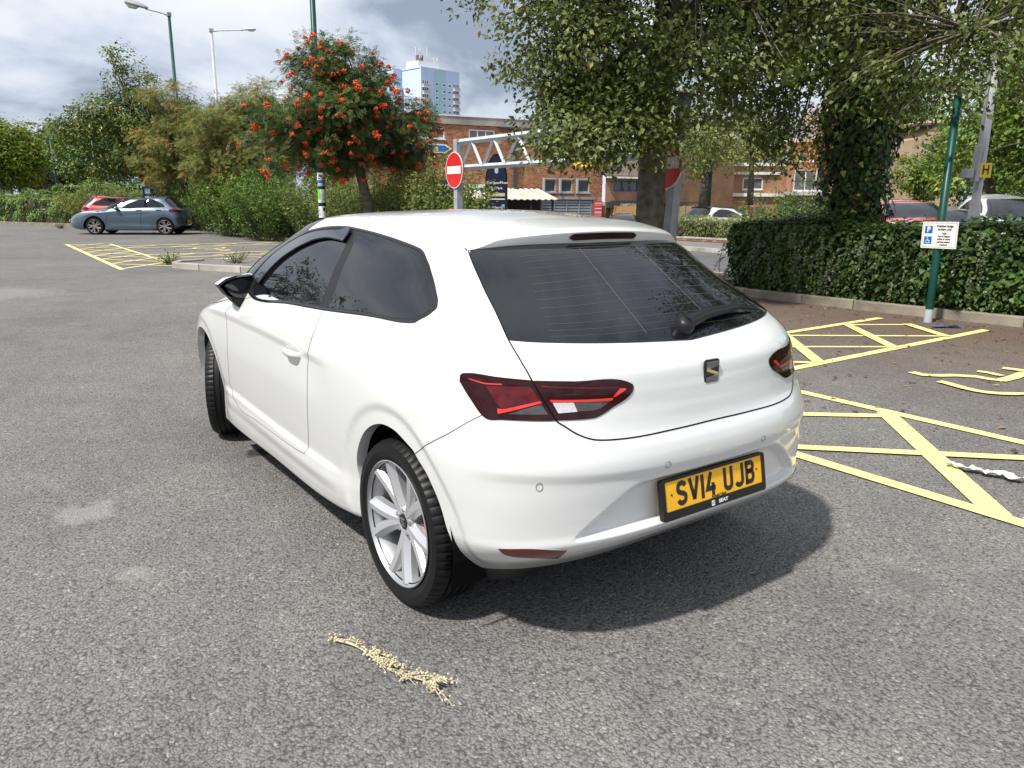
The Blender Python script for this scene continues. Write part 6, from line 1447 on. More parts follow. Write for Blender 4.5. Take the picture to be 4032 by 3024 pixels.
# ------------------------------------------------------------------ litter on the tarmac
dq = [(-0.122, 1.175), (-0.560, 1.022)]
dpn = thing('dried_plant', 'straw coloured dried plant stalk with seed heads lying on the tarmac in the foreground', 'dried plant', (*dq[0], .0))
dd = Vector((dq[1][0] - dq[0][0], dq[1][1] - dq[0][1], 0)); dl = dd.length; dn = dd.normalized(); ds_ = Vector((-dn.y, dn.x, 0))
st_ = MB(); sd_ = MB()
main = [dn * dl * t + ds_ * (.012 * math.sin(t * 7)) + Vector((0, 0, .010 + .006 * math.sin(t * 9))) for t in np.linspace(0, 1, 16)]
st_.tube(main, [.0052 - .0030 * t for t in np.linspace(0, 1, 16)], 5)
def seeds(p, k, sp):
    for i in range(k):
        c_ = p + Vector((rnd.gauss(0, sp), rnd.gauss(0, sp), abs(rnd.gauss(0, sp * .6)))); c_.z = max(.005, c_.z); v, f_ = ico(rnd.uniform(.0028, .0052)); sd_.add([Vector(x) * rnd.uniform(.8, 1.2) + c_ for x in v], f_)
seeds(Vector((0, 0, .01)), 16, .011)
for k in range(34):
    t = rnd.random() ** .55 * .97; p = main[int(t * 15)]; sg_ = 1 if k % 2 else -1; ln = rnd.uniform(.025, .105) * (.5 + .8 * t)
    dirn = (dn * rnd.uniform(.7, 1.1) + ds_ * sg_ * rnd.uniform(.1, .75)).normalized()
    pts = [p + dirn * ln * u_ + dn * .02 * u_ * u_ + Vector((0, 0, .012 * math.sin(u_ * 2.6))) for u_ in np.linspace(0, 1, 5)]
    st_.tube(pts, [.0020, .0017, .0014, .0012, .001], 4)
    for u_ in (.45, .7, .88, 1.0): seeds(pts[min(4, int(u_ * 4))], rnd.randint(1, 3), .0085)
st_.build('stalk', M['straw'], dpn); tag(sd_.build('seed_heads', M['straw'], dpn), kind='stuff')
lq = [(-0.464, -2.441), (-0.839, -2.534)]
lit = thing('litter', 'crumpled strip of white torn wrapper across the yellow hatching', 'litter', (*lq[0], .012))
lv = Vector((lq[1][0] - lq[0][0], lq[1][1] - lq[0][1], 0)); ln_ = Vector((-lv.y, lv.x, 0)).normalized(); lm_ = MB(); vs = []; n = 34
for i in range(n):
    t = i / (n - 1) * 1.35; w_ = .016 + .018 * abs(math.sin(i * 1.7)) + .010 * rnd.random()
    for k in (-1, -.3, .4, 1): vs.append(lv * t + ln_ * (w_ * k + .012 * math.sin(i * .8)) + Vector((0, 0, .004 + rnd.random() * .024)))
lm_.add(vs, [(4 * i + k, 4 * i + k + 1, 4 * i + 5 + k, 4 * i + 4 + k) for i in range(n - 1) for k in range(3) if rnd.random() > .06]); lm_.build('wrapper', M['litter_white'], lit)
cq = (2.019, -7.731); cp_ = thing('crisp_packet', 'flattened blue and silver packet at the kerb beside the green pole', 'litter', (*cq, .01))
mb = MB(); vs = [(x * .17, y * .05, .004 + .012 * rnd.random()) for x in np.linspace(-1, 1, 9) for y in np.linspace(-1, 1, 5)]
fsl = [(i * 5 + j, i * 5 + j + 1, i * 5 + 6 + j, i * 5 + 5 + j) for i in range(8) for j in range(4)]
mb.add(vs, fsl); pk = mb.build('packet', M['blue_print'], cp_); cp_.rotation_euler.z = .9
MB().add([(v[0] * .5 - .05, v[1] * .8, v[2] + .003) for v in vs], fsl).build('silver_part', M['chrome'], pk)
# fallen leaves gathered under the trees
n = 1600
px = nrs.rand(n) * 9 - 3.5; py = -8.2 + (nrs.rand(n) ** 1.9) * 5.2
p2 = np.stack([16 + nrs.rand(420) * 18, -7.25 + nrs.rand(420) ** 2 * 4.0 - .012 * 420 * 0, np.zeros(420)], 1)
P_ = np.concatenate([np.stack([px, py, np.zeros(n)], 1), p2]); P_[:, 2] = .012
rz = nrs.rand(len(P_)) * 6.28; Rm = np.zeros((len(P_), 3, 3)); Rm[:, 0, 0] = np.cos(rz); Rm[:, 1, 0] = np.sin(rz); Rm[:, 0, 1] = -np.sin(rz); Rm[:, 1, 1] = np.cos(rz); Rm[:, 2, 2] = 1
G_fall = leaf_mat('fallen_leaf', [(0, (.06, .035, .02)), (1, (.50, .40, .24)), (.5, (.16, .085, .045)), (.8, (.30, .17, .07))], .7, .1)
tag(link('fallen_leaves', leaf_mesh('fallen_leaves', P_, Rm, (.055 * (.4 + .9 * nrs.rand(len(P_)) ** 2)), np.clip(nrs.rand(len(P_)) ** 1.3, 0, 1), 'ovate'), G_fall), kind='stuff')

# ------------------------------------------------------------------ cars in the distance, all from the same body skin
_wheelset = {}
def bg_car(label, loc, heading, paint, glass=None, scale=(1, 1, 1), group=None, roof=None, wheel_m=None, detail=1, name='parked_car', dlo=None, badge_red=True, mirror_m=None):
    root = thing(name, label, 'car', loc, heading, group)
    sx, sy, sz = scale
    HL = lambda P: np.where(np.arange(3) == 2, .12 * np.clip((P[..., 2:] - 1.0) / .35, 0, 1) * np.clip((.75 - P[..., :1]) / .9, 0, 1) + .11 * np.clip((P[..., :1] - 2.2) / .8, 0, 1) * np.clip((P[..., 2:] - .5) / .35, 0, 1), 0)
    X = lambda P: (HL(P) + np.where(np.arange(3) == 0, P + np.clip(P[..., :1] - 2.75, 0, 9) * .42 + np.clip(-.30 - P[..., :1], 0, 9) * .22, P) - [1.30, 0, 0]) * [sx, sy, sz]
    glass = glass or M['tint_glass']; su, sv = (.014, .6) if detail else (.024, 1.0)
    dl = smooth_loop(dlo or [(.305, 14.6), (.325, 13.75), (.36, 13.35), (.50, 13.25), (.645, 13.2), (.668, 13.6), (.655, 15.0), (.62, 16.2), (.56, 16.85), (.46, 16.8), (.38, 16.4), (.335, 15.6)], .03)
    lampl = smooth_loop([(.235, 12.05), (.30, 12.0), (.325, 11.2), (.30, 10.2), (.22, 10.4), (.14, 10.9), (.125, 11.7)], .03)
    rg = smooth_loop([(.0, 16.7), (.12, 16.7), (.20, 16.5), (.235, 15), (.25, 13.6), (.18, 13.3), (.0, 13.2)], .03)
    hlx = smooth_loop([(.768, 10.1), (.80, 10.8), (.88, 10.6), (.94, 9.9), (.94, 9.1), (.86, 9.0)], .03)
    wsl_ = smooth_loop(ws_half_ + [(1.0, 13.05), (.88, 13.05), (.78, 13.1)], .03, corner=60)
    gr_ = smooth_loop([(.955, 8.8), (1.0, 8.9), (1.0, 6.2), (.94, 6.3), (.92, 7.8)], .03)
    af = np.array(BK['front_arch']); af = np.concatenate([[(af[0][0], -1)], af, [(af[-1][0], -1)]])
    ar = np.array(BK['rear_arch']); ar = np.concatenate([[(ar[0][0], -1)], ar, [(ar[-1][0], -1)]])
    outer = np.array([(t, .01) for t in np.linspace(0, 1, 60)[:-1]] + [(1, v) for v in np.linspace(.01, VTOP, 20)[:-1]] + [(t, VTOP) for t in np.linspace(1, 0, 60)[:-1]] + [(0, v) for v in np.linspace(VTOP, .01, 20)[:-1]])
    for mf in (False, True):
        sh = lambda l, e=1.0: l + np.where(np.abs(l[:, :1] - e) < 5e-4, [[.02 if e > .5 else -.02, 0]], [[0, 0]])
        panel('body', root, paint, outer, [dl, lampl, sh(rg, 0.0), hlx, sh(wsl_), af, ar, sh(gr_)], su=su, sv=sv, mirror=mf, xform=X)
        g = panel('side_window', root, glass, dl, [], su=.03, sv=1, mirror=mf, off=-.004, xform=X)
        panel('tail_light', root, M['lens_mid'], lampl, [], su=.03, sv=1, mirror=mf, off=.003, xform=X)
        panel('rear_window', root, glass, rg, [], su=.03, sv=1, mirror=mf, off=.0, xform=X)
        panel('headlight', root, M['lens_white'], hlx, [], su=.03, sv=1, mirror=mf, off=.0, xform=X)
        panel('windscreen', root, glass, wsl_, [], su=.03, sv=1, mirror=mf, off=.0, xform=X)
        panel('grille', root, M['trim_black'], gr_, [], su=.03, sv=1, mirror=mf, off=-.005, xform=X)
        s = -1 if mf else 1
        Xp = lambda x, y, z: tuple(X(np.array([x, y, z])))
        mb = MB(); mb.tube([Xp(1.70, s * .82, 1.00), Xp(1.70, s * .92, 1.03), Xp(1.70, s * 1.0, 1.04)], [.05, .085, .06], 8); mb.build('door_mirror', mirror_m or paint, root, smooth=True)
        if detail:
            for uu in (.475,):
                pb = np.array([(uu, 13.3), (uu + .004, 15), (uu, 16.8)]); 
            def band(nm, uu0, uu1, v0, v1, mm, off):
                n = 8; U0 = np.linspace(0, 1, n); vs_ = [X(S(np.array((uu0 if k == 0 else uu1) * s), np.array(v0 + (v1 - v0) * t)) + off * surf_nrm(np.array([(uu0 if k == 0 else uu1) * s]), np.array([v0 + (v1 - v0) * t]))[0]) for t in U0 for k in (0, 1)]
                MB().add([tuple(v) for v in vs_], [(2 * i, 2 * i + 1, 2 * i + 3, 2 * i + 2) for i in range(n - 1)]).build(nm, mm, root, smooth=True)
            band('window_pillar', .470, .490, 13.3, 16.8, M['void'], .002); band('window_pillar', .372, .382, 13.4, 16.3, M['void'], .002)
            for uu in (.482, .355, .655): band('door_gap', uu, uu + .0016, 3.0, 13.2, M['void'], .003)
            for uu in (.50, .375): band('door_handle', uu, uu + .035, 11.0, 11.5, M['gloss_black'], .02)
        for x_, in ((0.0,), (2.585,)):
            w = build_wheel(root, Xp(x_, s * .77, .3185 / sz * 1.0), s, 0, False, rimm=wheel_m or M['alloy_dark'], spokem=wheel_m or M['alloy'])
            w.location.z = .332; w.scale = (1.045, 1.0, 1.045)
    MB().box(tuple(X(np.array([1.3, 0, .33]))), (3.7 * sx, 1.25 * sy, .22)).build('underbody', M['void'], root)
    MB().box(tuple(X(np.array([1.25, 0, .22]))), (1.8 * sx, 1.55 * sy, .10)).build('sill', M['trim_black'], root)
    sp_ = MB(); n = 15; rows_ = []
    for i in range(n):
        y = -.56 + 1.12 * i / (n - 1); q = abs(y) / .56
        for x, z in ((.12, 1.420 - .04 * q * q), (-.15 + .09 * q * q, 1.388 - .04 * q * q), (-.14 + .09 * q * q, 1.345 - .04 * q * q), (.02, 1.355 - .05 * q * q)): rows_.append(tuple(X(np.array([x, y, z]))))
    sp_.add(rows_, [(4 * i + a, 4 * i + (a + 1) % 4, 4 * i + 4 + (a + 1) % 4, 4 * i + 4 + a) for i in range(n - 1) for a in range(4)] + [(0, 1, 2, 3), tuple(4 * (n - 1) + a for a in range(4))]); sp_.build('spoiler', roof or paint, root)
    for x_, m_ in ((-.775, M['plate_yellow']), (3.43, M['white_print'])): MB().box(tuple(X(np.array([x_, 0, .52]))), (.015, .50, .11)).build('number_plate', m_, root)
    return root
ws_half_ = [(.70, 13.25), (.715, 14.0), (.728, 15.2), (.742, 16.3), (.760, 17.1), (.82, 17.5), (.92, 17.62), (1.0, 17.65)]
P_blue = mat('slate_blue_paint', (.070, .105, .150), .35, .25, .5, 1.0, .03); P_red = mat('red_paint', (.52, .012, .025), .35, 0, .5, 1.0, .03)
P_silver = mat('silver_paint', (.42, .43, .44), .35, .4, .5, 1.0, .03); P_grey = mat('dark_grey_paint', (.06, .065, .07), .35, .3, .5, 1.0, .03); P_pink = mat('faded_red_paint', (.60, .10, .12), .4, 0, .5, .6, .05)
a_, b_ = np.array((32.517, -2.759)), np.array((31.076, -5.202)); hd = math.atan2(*(a_ - b_)[::-1]); mid_ = (a_ + b_) / 2; nrm_ = np.array([-math.sin(hd), math.cos(hd)])
WB = M['alloy_two_tone'] = mat('two_tone_alloy', (.34, .33, .34), .35, .6)
bg_car('slate blue five-door hatchback seen from its side, parked alone on the left', (*(mid_ - nrm_ * .80), 0), hd, P_blue, scale=(1.04, 1.0, 1.0), wheel_m=WB)
rq = (37.234, -4.957, 0.542); bg_car('red hatchback mostly hidden behind the blue car', (rq[0], rq[1], 0), hd + PI + .12, P_red, scale=(.98, .98, 1.01), detail=0)
GR = 'cars parked beyond the hedges'
for lab, w_, hh, pm, sc, dz in (
    ('white hatchback with a black spoiler in front of the weathered fence', (19.519, -25.101, 0.603), -1.75, M['bg_white'], (1, 1, 1), -.24),
    ('dark car with only its sloping bonnet showing left of the near tree trunk', (30.299, -29.483, 0.520), 2.3, P_grey, (1, 1, 1), -.75),
    ('pinkish red car roof just above the white roof line by the slatted garage', (36.796, -30.920, 0.215), .9, P_pink, (1, 1, .95), -.95),
    ('grey car seen just right of the ivy covered trunk over the hedge', (10.685, -21.679, 1.023), 2.2, P_silver, (1, 1, 1.0), -.05),
    ('bright red car with dark roof behind the hedge left of the green pole', (8.602, -19.275, 0.964), 2.3, P_red, (1, 1, .97), .12),
    ('silver car behind the hedge between the green pole and the grey pole', (7.572, -19.824, 0.987), 2.3, P_silver, (1, 1, .97), -.06),
    ('large white van like car at the far right behind the hedge', (6.279, -19.867, 1.022), 2.35, M['bg_white'], (1.08, 1.03, 1.16), -.02)):
    bg_car(lab, (w_[0], w_[1], dz), hh, pm, scale=sc, detail=0, group=GR, roof=M['gloss_black'] if 'spoiler' in lab else None)
# ------------------------------------------------------------------ the white car in front
car = thing('car', 'white three-door hatchback with dark tinted glass and yellow rear plate, nearest car on the tarmac', 'car')
WP = M['white_paint']
raX = SL['rear_arch']; faX = SL['front_arch']
ra_poly = np.concatenate([[(raX[0][0], -1)], raX, [(raX[-1][0], -1)]])
fa_poly = np.concatenate([[(faX[0][0], -1)], faX, [(faX[-1][0], -1)]])
gate_line = SL['gate']                                  # from the spoiler end down and in to the centre
gate_half = np.concatenate([[(gate_line[0][0] - .002, 17.4)], gate_line])
gate_half = gate_half.copy(); gate_half[-1][0] = 0.0
gate_loop = np.array([(0.0, 17.4)] + [tuple(p) for p in gate_half])
gate_full = np.array(sym(gate_half))
# bumper: arch rear edge, quarter gap, below the lamps, gate lower edge to the centre
bg = SL['bumper_gap']
k_gate = int(np.argmin(np.hypot((gate_line[:, 0] - BK['lamp_outer'][7][0]) * KU, (gate_line[:, 1] - BK['lamp_outer'][7][1]) * KV)))
lo_idx = [7, 8, 9, 10, 11, 12]
lamp_low = [BK['lamp_outer'][i] for i in (12, 11, 10, 9, 8, 7)]
ia = int(np.argmin(np.hypot((raX[:, 0] - bg[0][0]) * KU, (raX[:, 1] - bg[0][1]) * KV)))
bump_half = [(raX[-1][0], 0.02)] + [tuple(p) for p in raX[:ia:-1]] + [tuple(p) for p in bg[:-1]] + [tuple(p) for p in lamp_low] + [tuple(p) for p in gate_line[k_gate + 1:]]
bump_half[-1] = (0.0, bump_half[-1][1])
bump_edge = smooth_loop([(raX[-1][0], 0.02), (0.0, 0.02)], closed=False)
bump_loop = np.array(bump_half + [(-a, b) for a, b in bump_half[-2::-1]] + [tuple(p) for p in np.array([(-raX[-1][0] * (1 - t) + raX[-1][0] * t, .02) for t in np.linspace(0, 1, 90)][1:-1])])
# windscreen and bonnet loops in the chart
ws_half = [(.70, 13.25), (.715, 14.0), (.728, 15.2), (.742, 16.3), (.760, 17.1), (.82, 17.5), (.92, 17.62), (1.0, 17.65)]
ws = smooth_loop(ws_half + [(1.0, 13.05), (.88, 13.05), (.78, 13.1)], corner=60)
bonnet = smooth_loop([(.70, 12.9), (.80, 12.85), (1.0, 12.8), (1.0, 10.3), (.90, 10.3), (.80, 10.6), (.73, 11.6)])
headl = smooth_loop([(.775, 9.6), (.80, 10.2), (.90, 10.1), (.955, 9.6), (.95, 8.9), (.86, 8.6)])
grille = smooth_loop([(.955, 8.8), (1.0, 8.9), (1.0, 6.6), (.94, 6.7), (.92, 7.8)])
# body: left and right half skins with every opening cut out
clip = lambda loop: np.stack([loop[:, 0], np.clip(loop[:, 1], -.5, 99)], 1)
def edge(v, u0, u1, n=120): return [(u0 + (u1 - u0) * t, v) for t in np.linspace(0, 1, n)][:-1]
def vedge(u, v0, v1, n=60): return [(u, v0 + (v1 - v0) * t) for t in np.linspace(0, 1, n)][:-1]
half_outer = np.array(edge(.01, 0.0, raX[-1][0], 20) + edge(.01, raX[-1][0], 1.0, 160) + vedge(1.0, .01, VTOP) + edge(VTOP, 1.0, 0, 160) + vedge(0.0, VTOP, .01))
def half_body(name, mirror):
    # subtract: gate half, bumper half, door, glass, lamps, arches
    g = np.array([(-.02, 17.4)] + [tuple(p) for p in gate_half] + [(-.02, gate_half[-1][1])])
    b = np.array(bump_half + [(-.02, bump_half[-1][1]), (-.02, -.5), (raX[-1][0], -.5)])
    loops = [g, b, SL['door'], SL['dlo'], SL['lamp_outer'], SL['lamp_inner'], clip(ra_poly), clip(fa_poly), ws + np.where(ws[:, :1] > .9995, [[.02, 0]], [[0, 0]]), headl, grille + np.where(grille[:, :1] > .9995, [[.02, 0]], [[0, 0]])]
    return panel(name, car, WP, half_outer, loops, mirror=mirror)
half_body('body', False)
half_body('body', True)
DL = SL['door']
for mflag in (False, True):
    d = panel('door', car, WP, DL, [], mirror=mflag)
    ribbon('door_gap', d, M['gap_grey'], DL, .0026, mirror=mflag, closed=True)
    lip('arch_lip', car, WP, raX, .045, mflag, vec=[[0, -1, 0]])
    lip('arch_lip', car, WP, faX, .045, mflag, vec=[[0, -1, 0]])
    ribbon('roof_joint', car, M['joint_grey'], np.array([(t, 18.25) for t in np.linspace(.085, .745, 120)]), .005, off=.0006, mirror=mflag)
    ribbon('bumper_gap', car, M['gap_grey'], bg, .0026, mirror=mflag)
    tr = panel('window_trim', car, M['trim_black'], SL['dlo'], [SL['front_glass'], SL['quarter_glass']], su=.02, sv=1, mirror=mflag, off=.001)
    ribbon('window_seal', tr, M['gloss_black'], SL['dlo'], .012, off=.003, mirror=mflag, closed=True)
    panel('side_window', car, M['tint_glass'], SL['front_glass'], [], su=.012, sv=.5, mirror=mflag, off=-.001)
    panel('side_window', car, M['tint_glass'], SL['quarter_glass'], [], su=.012, sv=.5, mirror=mflag, off=.0015)
    panel('wind_deflector', car, M['smoke'], SL['deflector'], [], su=.012, sv=.5, mirror=mflag, off=.014)
    ribbon('deflector_edge', car, M['trim_black'], SL['deflector'], .008, off=.011, mirror=mflag, closed=True)
    lo = panel('tail_light', car, M['lens_red'], SL['lamp_outer'], [], su=.004, sv=.25, mirror=mflag, off=.004)
    li = panel('tail_light', car, M['lens_red'], SL['lamp_inner'], [], su=.004, sv=.25, mirror=mflag, off=.004)
    for nm, par, mm in (('lo_core', lo, 'lens_mid'), ('lo_clear', lo, 'lens_clear'), ('lo_bar', lo, 'lens_bright'), ('lo_bar2', lo, 'lens_bright'),
                        ('li_bar', li, 'lens_bright'), ('li_bar2', li, 'lens_bright'), ('li_top', li, 'lens_mid'), ('li_white', li, 'lens_white'), ('li_dark', li, 'lens_clear')):
        panel({'lens_bright': 'light_bar', 'lens_mid': 'light_element', 'lens_clear': 'indicator_lens', 'lens_white': 'reversing_lens'}[mm], par, M[mm], smooth_loop(BK[nm], .008, corner=5), [], su=.01, sv=.5, mirror=mflag, off=.0052)
    ribbon('lamp_seal', lo, M['void'], SL['lamp_outer'], .004, off=.003, mirror=mflag, closed=True)
    ribbon('lamp_seal', li, M['void'], SL['lamp_inner'], .004, off=.003, mirror=mflag, closed=True)
    panel('reflector', car, M['reflector'], SL['reflector'], [], su=.006, sv=.3, mirror=mflag, off=.003)
    ribbon('reflector_edge', car, WP, SL['reflector'], .009, off=.002, mirror=mflag, closed=True)
    panel('headlight', car, M['lens_clear'], headl, [], su=.012, sv=.5, mirror=mflag, off=-.002)
    # parking sensors: thin ring on the bumper
    for su_, sv_ in BK['sensor']:
        ring = [(su_ + .0027 * math.cos(t), sv_ + .165 * math.sin(t)) for t in np.linspace(0, 2 * PI, 25)[:-1]]
        ribbon('parking_sensor', car, M['lamp_grey'], ring, .0026, off=.0008, mirror=mflag, closed=True)
gate = panel('tailgate', car, WP, np.array([tuple(p) for p in gate_full] + edge(17.4, gate_half[0][0] * -1, gate_half[0][0], 40)[1:]),
             [SL['lamp_inner'], np.array(mir(SL['lamp_inner']))])
ribbon('tailgate_gap', gate, M['void'], gate_full, .0048, off=.0014)
bump = panel('rear_bumper', car, WP, bump_loop, [], su=.0032, sv=.10)
# tow eye cover ring on the right of the bumper
tow = [(-.155 + .0062 * math.cos(t), 5.05 + .40 * math.sin(t)) for t in np.linspace(0, 2 * PI, 29)[:-1]]
ribbon('tow_cover', bump, M['balcony'], tow, .0022, off=.0006, closed=True)
# rear window
gl = SL['glass']; gl_half = np.concatenate([[(gl[0][0], 16.95)], gl]); gl_half[-1][0] = 0
glass_loop = np.array(sym(gl_half) + edge(16.95, -gl_half[0][0], gl_half[0][0], 30)[1:])
rw = panel('rear_window', car, M['tint_glass'], glass_loop, [], su=.012, sv=.4, off=.0022)
ribbon('window_seal', rw, M['gloss_black'], np.array(sym(gl_half)), .007, off=.0024)
hl = MB()
for k in range(13):
    vv = 13.62 + k * .21
    ww = .150 - .020 * (k / 12)
    hl_line = np.array([(ww * (1 - 2 * t), vv + .10 * (1 - (1 - 2 * t) ** 2)) for t in np.linspace(0, 1, 40)])
    ribbon('heating_line', rw, M['heater'], hl_line, .0011, off=.0026)
for uu in (.05, -.05):
    ribbon('heating_line', rw, M['heater'], np.array([(uu, 13.6 + 2.6 * t) for t in np.linspace(0, 1, 20)]), .0012, off=.0026)
# windscreen, bonnet gap, grille
wsl = np.array([tuple(p) for p in ws if p[0] < .9995])
i0 = int(np.argmax(wsl[:, 1] > 17.6))
full_ws = np.concatenate([ws[ws[:, 0] < .9999], ]) 
for mflag in (False, True):
    panel('windscreen', car, M['tint_glass'], ws, [], su=.015, sv=.5, mirror=mflag, off=.001)
    panel('grille', car, M['trim_black'], grille, [], su=.015, sv=.5, mirror=mflag, off=-.01)
    ribbon('bonnet_gap', car, M['void'], np.array([p for p in bonnet if p[0] < .999]), .004, mirror=mflag)
# dark lining behind the openings, arches and floor
for sx, cx, rr, yo in ((1, 0.0, .372, .845), (1, 2.565, .385, .735)):
    for s in (1, -1):
        n = 28; A = np.linspace(-.35, PI + .35, n)
        vs = [(cx + rr * math.cos(a), s * y, .325 + rr * math.sin(a)) for a in A for y in (yo, .50)] + [(cx + .03, s * .50, .33)]
        MB().add(vs, [(2 * i, 2 * i + 1, 2 * i + 3, 2 * i + 2) for i in range(n - 1)] + [(2 * i + 1, 2 * n, 2 * i + 3) for i in range(n - 1)]).build('arch_liner', M['void'], car)
fl = MB()
fl.box((1.36, 0, .235), (3.5, 1.06, .10)); fl.box((1.28, 0, .205), (1.75, 1.60, .07))
fl.build('underbody', M['void'], car)
df = MB()
Ud = np.linspace(raX[-1][0] * .99, -raX[-1][0] * .99, 60); top = S(Ud, np.full(60, .06)); b1 = S(Ud * .995, np.full(60, .0)) ; 
lowr = top.copy(); ay_ = np.abs(top[:, 1]); lowr[:, 2] -= .022 + .040 * np.clip((ay_ - .38) / .25, 0, 1); lowr[:, 0] += .10 - .06 * np.clip((ay_ - .38) / .25, 0, 1); lowr[:, 1] *= .97
inn = lowr.copy(); inn[:, 0] += .25; inn[:, 1] *= .85
df.add([tuple(x) for x in np.concatenate([top * [1, .998, 1] + [.003, 0, .004], lowr, inn])], [(i, i + 1, 60 + i + 1, 60 + i) for i in range(59)] + [(60 + i, 60 + i + 1, 120 + i + 1, 120 + i) for i in range(59)])
df.build('rear_diffuser', M['trim_black'], car, smooth=True)
ex = MB(); ex.tube([(-.02, .44, .27), (-.40, .44, .27)], .07, 14); ex.build('exhaust_box', M['alloy_dark'], car, smooth=True)
# spoiler over the rear window
_gu, _gv = np.meshgrid(np.linspace(.02, .45, 160), np.linspace(15.5, VTOP, 160), indexing='ij'); _gp = S(_gu, _gv).reshape(-1, 3)
def zbody(x, y):
    d_ = (_gp[:, 0] - x) ** 2 + (_gp[:, 1] - abs(y)) ** 2; k = np.argsort(d_)[:6]; w = 1 / (d_[k] + 1e-6); return float((w * _gp[k, 2]).sum() / w.sum())
ny = 49; rows = []
for i in range(ny):
    y = -.552 + 1.104 * i / (ny - 1); q = abs(y) / .552
    xs = .125 - .05 * q ** 2; zs = 1.4185 - .030 * q ** 2 - .026 * q ** 6
    xr_ = -.150 + .115 * q ** 2.2 + .02 * q ** 10; zr_ = 1.384 - .036 * q ** 2 - .012 * q ** 8
    zb = 1.332 - .030 * q ** 2 - .008 * q ** 6
    sect = [(xs, zs), (xs - .002, zs + .0035), (xs * .6 + xr_ * .4, zs * .55 + zr_ * .45 + .0075), (xs * .2 + xr_ * .8, zs * .15 + zr_ * .85 + .006), (xr_ + .012, zr_ + .0035), (xr_ + .002, zr_ - .002), (xr_ - .001, zr_ - .008), (xr_ + .004, zb + .010), (xr_ + .008, zb + .002), (xr_ + .018, zb), (xr_ + .13, zb + .012)]
    e_q = min(1, max(0, (q - .80) / .20)); e_q = e_q * e_q * (3 - 2 * e_q)
    sect = [(x, z * (1 - e_q) + min(z, zbody(x, y) + .003) * e_q) for x, z in sect]
    rows.append([(x, y, z) for x, z in sect])
ns = len(rows[0]); sp = MB()
sp.add([p for r_ in rows for p in r_], [(i * ns + j, i * ns + j + 1, (i + 1) * ns + j + 1, (i + 1) * ns + j) for i in range(ny - 1) for j in range(ns - 1)] + [tuple(range(ns)), tuple((ny - 1) * ns + j for j in range(ns))])
spo = sp.build('spoiler', WP, car); smooth_by_angle(spo, 24)
sg_ = MB(); sg_.tube([Vector(r_[0]) + Vector((.002, 0, .0012)) for r_ in rows[3:-3]], .0014, 5); sg_.build('spoiler_gap', M['gap_grey'], spo)
for e_ in (rows[0], rows[-1]):
    eg_ = MB(); sy_ = 1 if e_[0][1] > 0 else -1
    eg_.tube([Vector(e_[k]) + Vector((0, sy_ * .0015, .0015)) for k in (4, 5, 7, 9)], .0024, 5); eg_.build('spoiler_gap', M['void'], spo)
# third brake light in the spoiler's rear face
bl = []
nb = 21
for i in range(nb):
    y = .175 - .35 * i / (nb - 1); q = abs(y) / .575; e = min(1, (1 - abs(y) / .176) * 9) ** .5
    xr_ = -.150 + .115 * q ** 2.2 - .003; zc_ = 1.3585 - .034 * q ** 2
    bl.append((xr_, y, zc_ + .0125 * e)); bl.append((xr_ + .001, y, zc_ - .0125 * e))
MB().add(bl, [(2 * i, 2 * i + 1, 2 * i + 3, 2 * i + 2) for i in range(nb - 1)]).build('brake_light', M['lens_stop'], spo, smooth=True)
ls = [(x + .01, y, z + .004 * (1 if i % 2 == 0 else -1)) for i, (x, y, z) in enumerate(bl)]
# wiper
wp = [S(u_, v_) + .012 * surf_nrm(np.array([u_]), np.array([v_]))[0] for u_, v_ in BK['wiper']]
wn_ = surf_nrm(np.array([BK['wiper'][0][0]]), np.array([BK['wiper'][0][1]]))[0]
wip = MB(); p0 = Vector(wp[0]); nv = Vector(wn_)
wip.tube([p0 - nv * .014, p0 + nv * .016, p0 + nv * .030, p0 + nv * .034], [.034, .033, .026, .010], 16)
arm = [Vector(p) for p in wp]
wa = wip
q0 = arm[0] + nv * .018; q1 = arm[1] + nv * .022; q2 = arm[2] + nv * .014; q3 = arm[3] + nv * .004
wa.tube([q0, q0 * .5 + q1 * .5, q1, q1 * .4 + q2 * .6, q2], [.025, .024, .021, .018, .012], 8)
wo = wip.build('rear_wiper', M['trim_black'], car); smooth_by_angle(wo, 50)
MB().tube([q1 - nv * .012, q2 - nv * .006, q3], [.007, .007, .006], 6).build('wiper_blade', M['rubber'], wo)
# badge on the tailgate
bu, bv = 0.0, None
vs_ = np.linspace(10, 12.6, 80); zz = S(np.zeros(80), vs_)[:, 2]; bv = float(np.interp(.921, zz, vs_))
bp = S(0.0, bv); bn = Vector(surf_nrm(np.array([0.0]), np.array([bv]))[0]); 
BM = frame_mat(Vector(bp) + bn * .001, (0, -1, 0), Vector((0, 0, 1)))
def rrect(w, h, r, n=6):
    P = []
    for cx, cy, a0 in ((w/2-r, h/2-r, 0), (-w/2+r, h/2-r, PI/2), (-w/2+r, -h/2+r, PI), (w/2-r, -h/2+r, 1.5*PI)):
        P += [(cx + r * math.cos(a0 + t), cy + r * math.sin(a0 + t)) for t in np.linspace(0, PI/2, n)]
    return P
bdg = MB().prism(rrect(.074, .088, .012), lambda x, y, d: BM @ Vector((x, y, d)), -.004, .005).build('badge', M['gloss_black'], gate, bevel=.0015)
bs = MB()
bs.prism([(-.031, .037), (.031, .037), (.031, .019), (-.012, .011), (.031, -.004), (.031, -.037), (-.031, -.037), (-.031, -.019), (.012, -.011), (-.031, .004)], lambda x, y, d: BM @ Vector((x, y, d)), .004, .0075)
bs.build('badge_emblem', M['dark_chrome'], bdg, bevel=.0015)
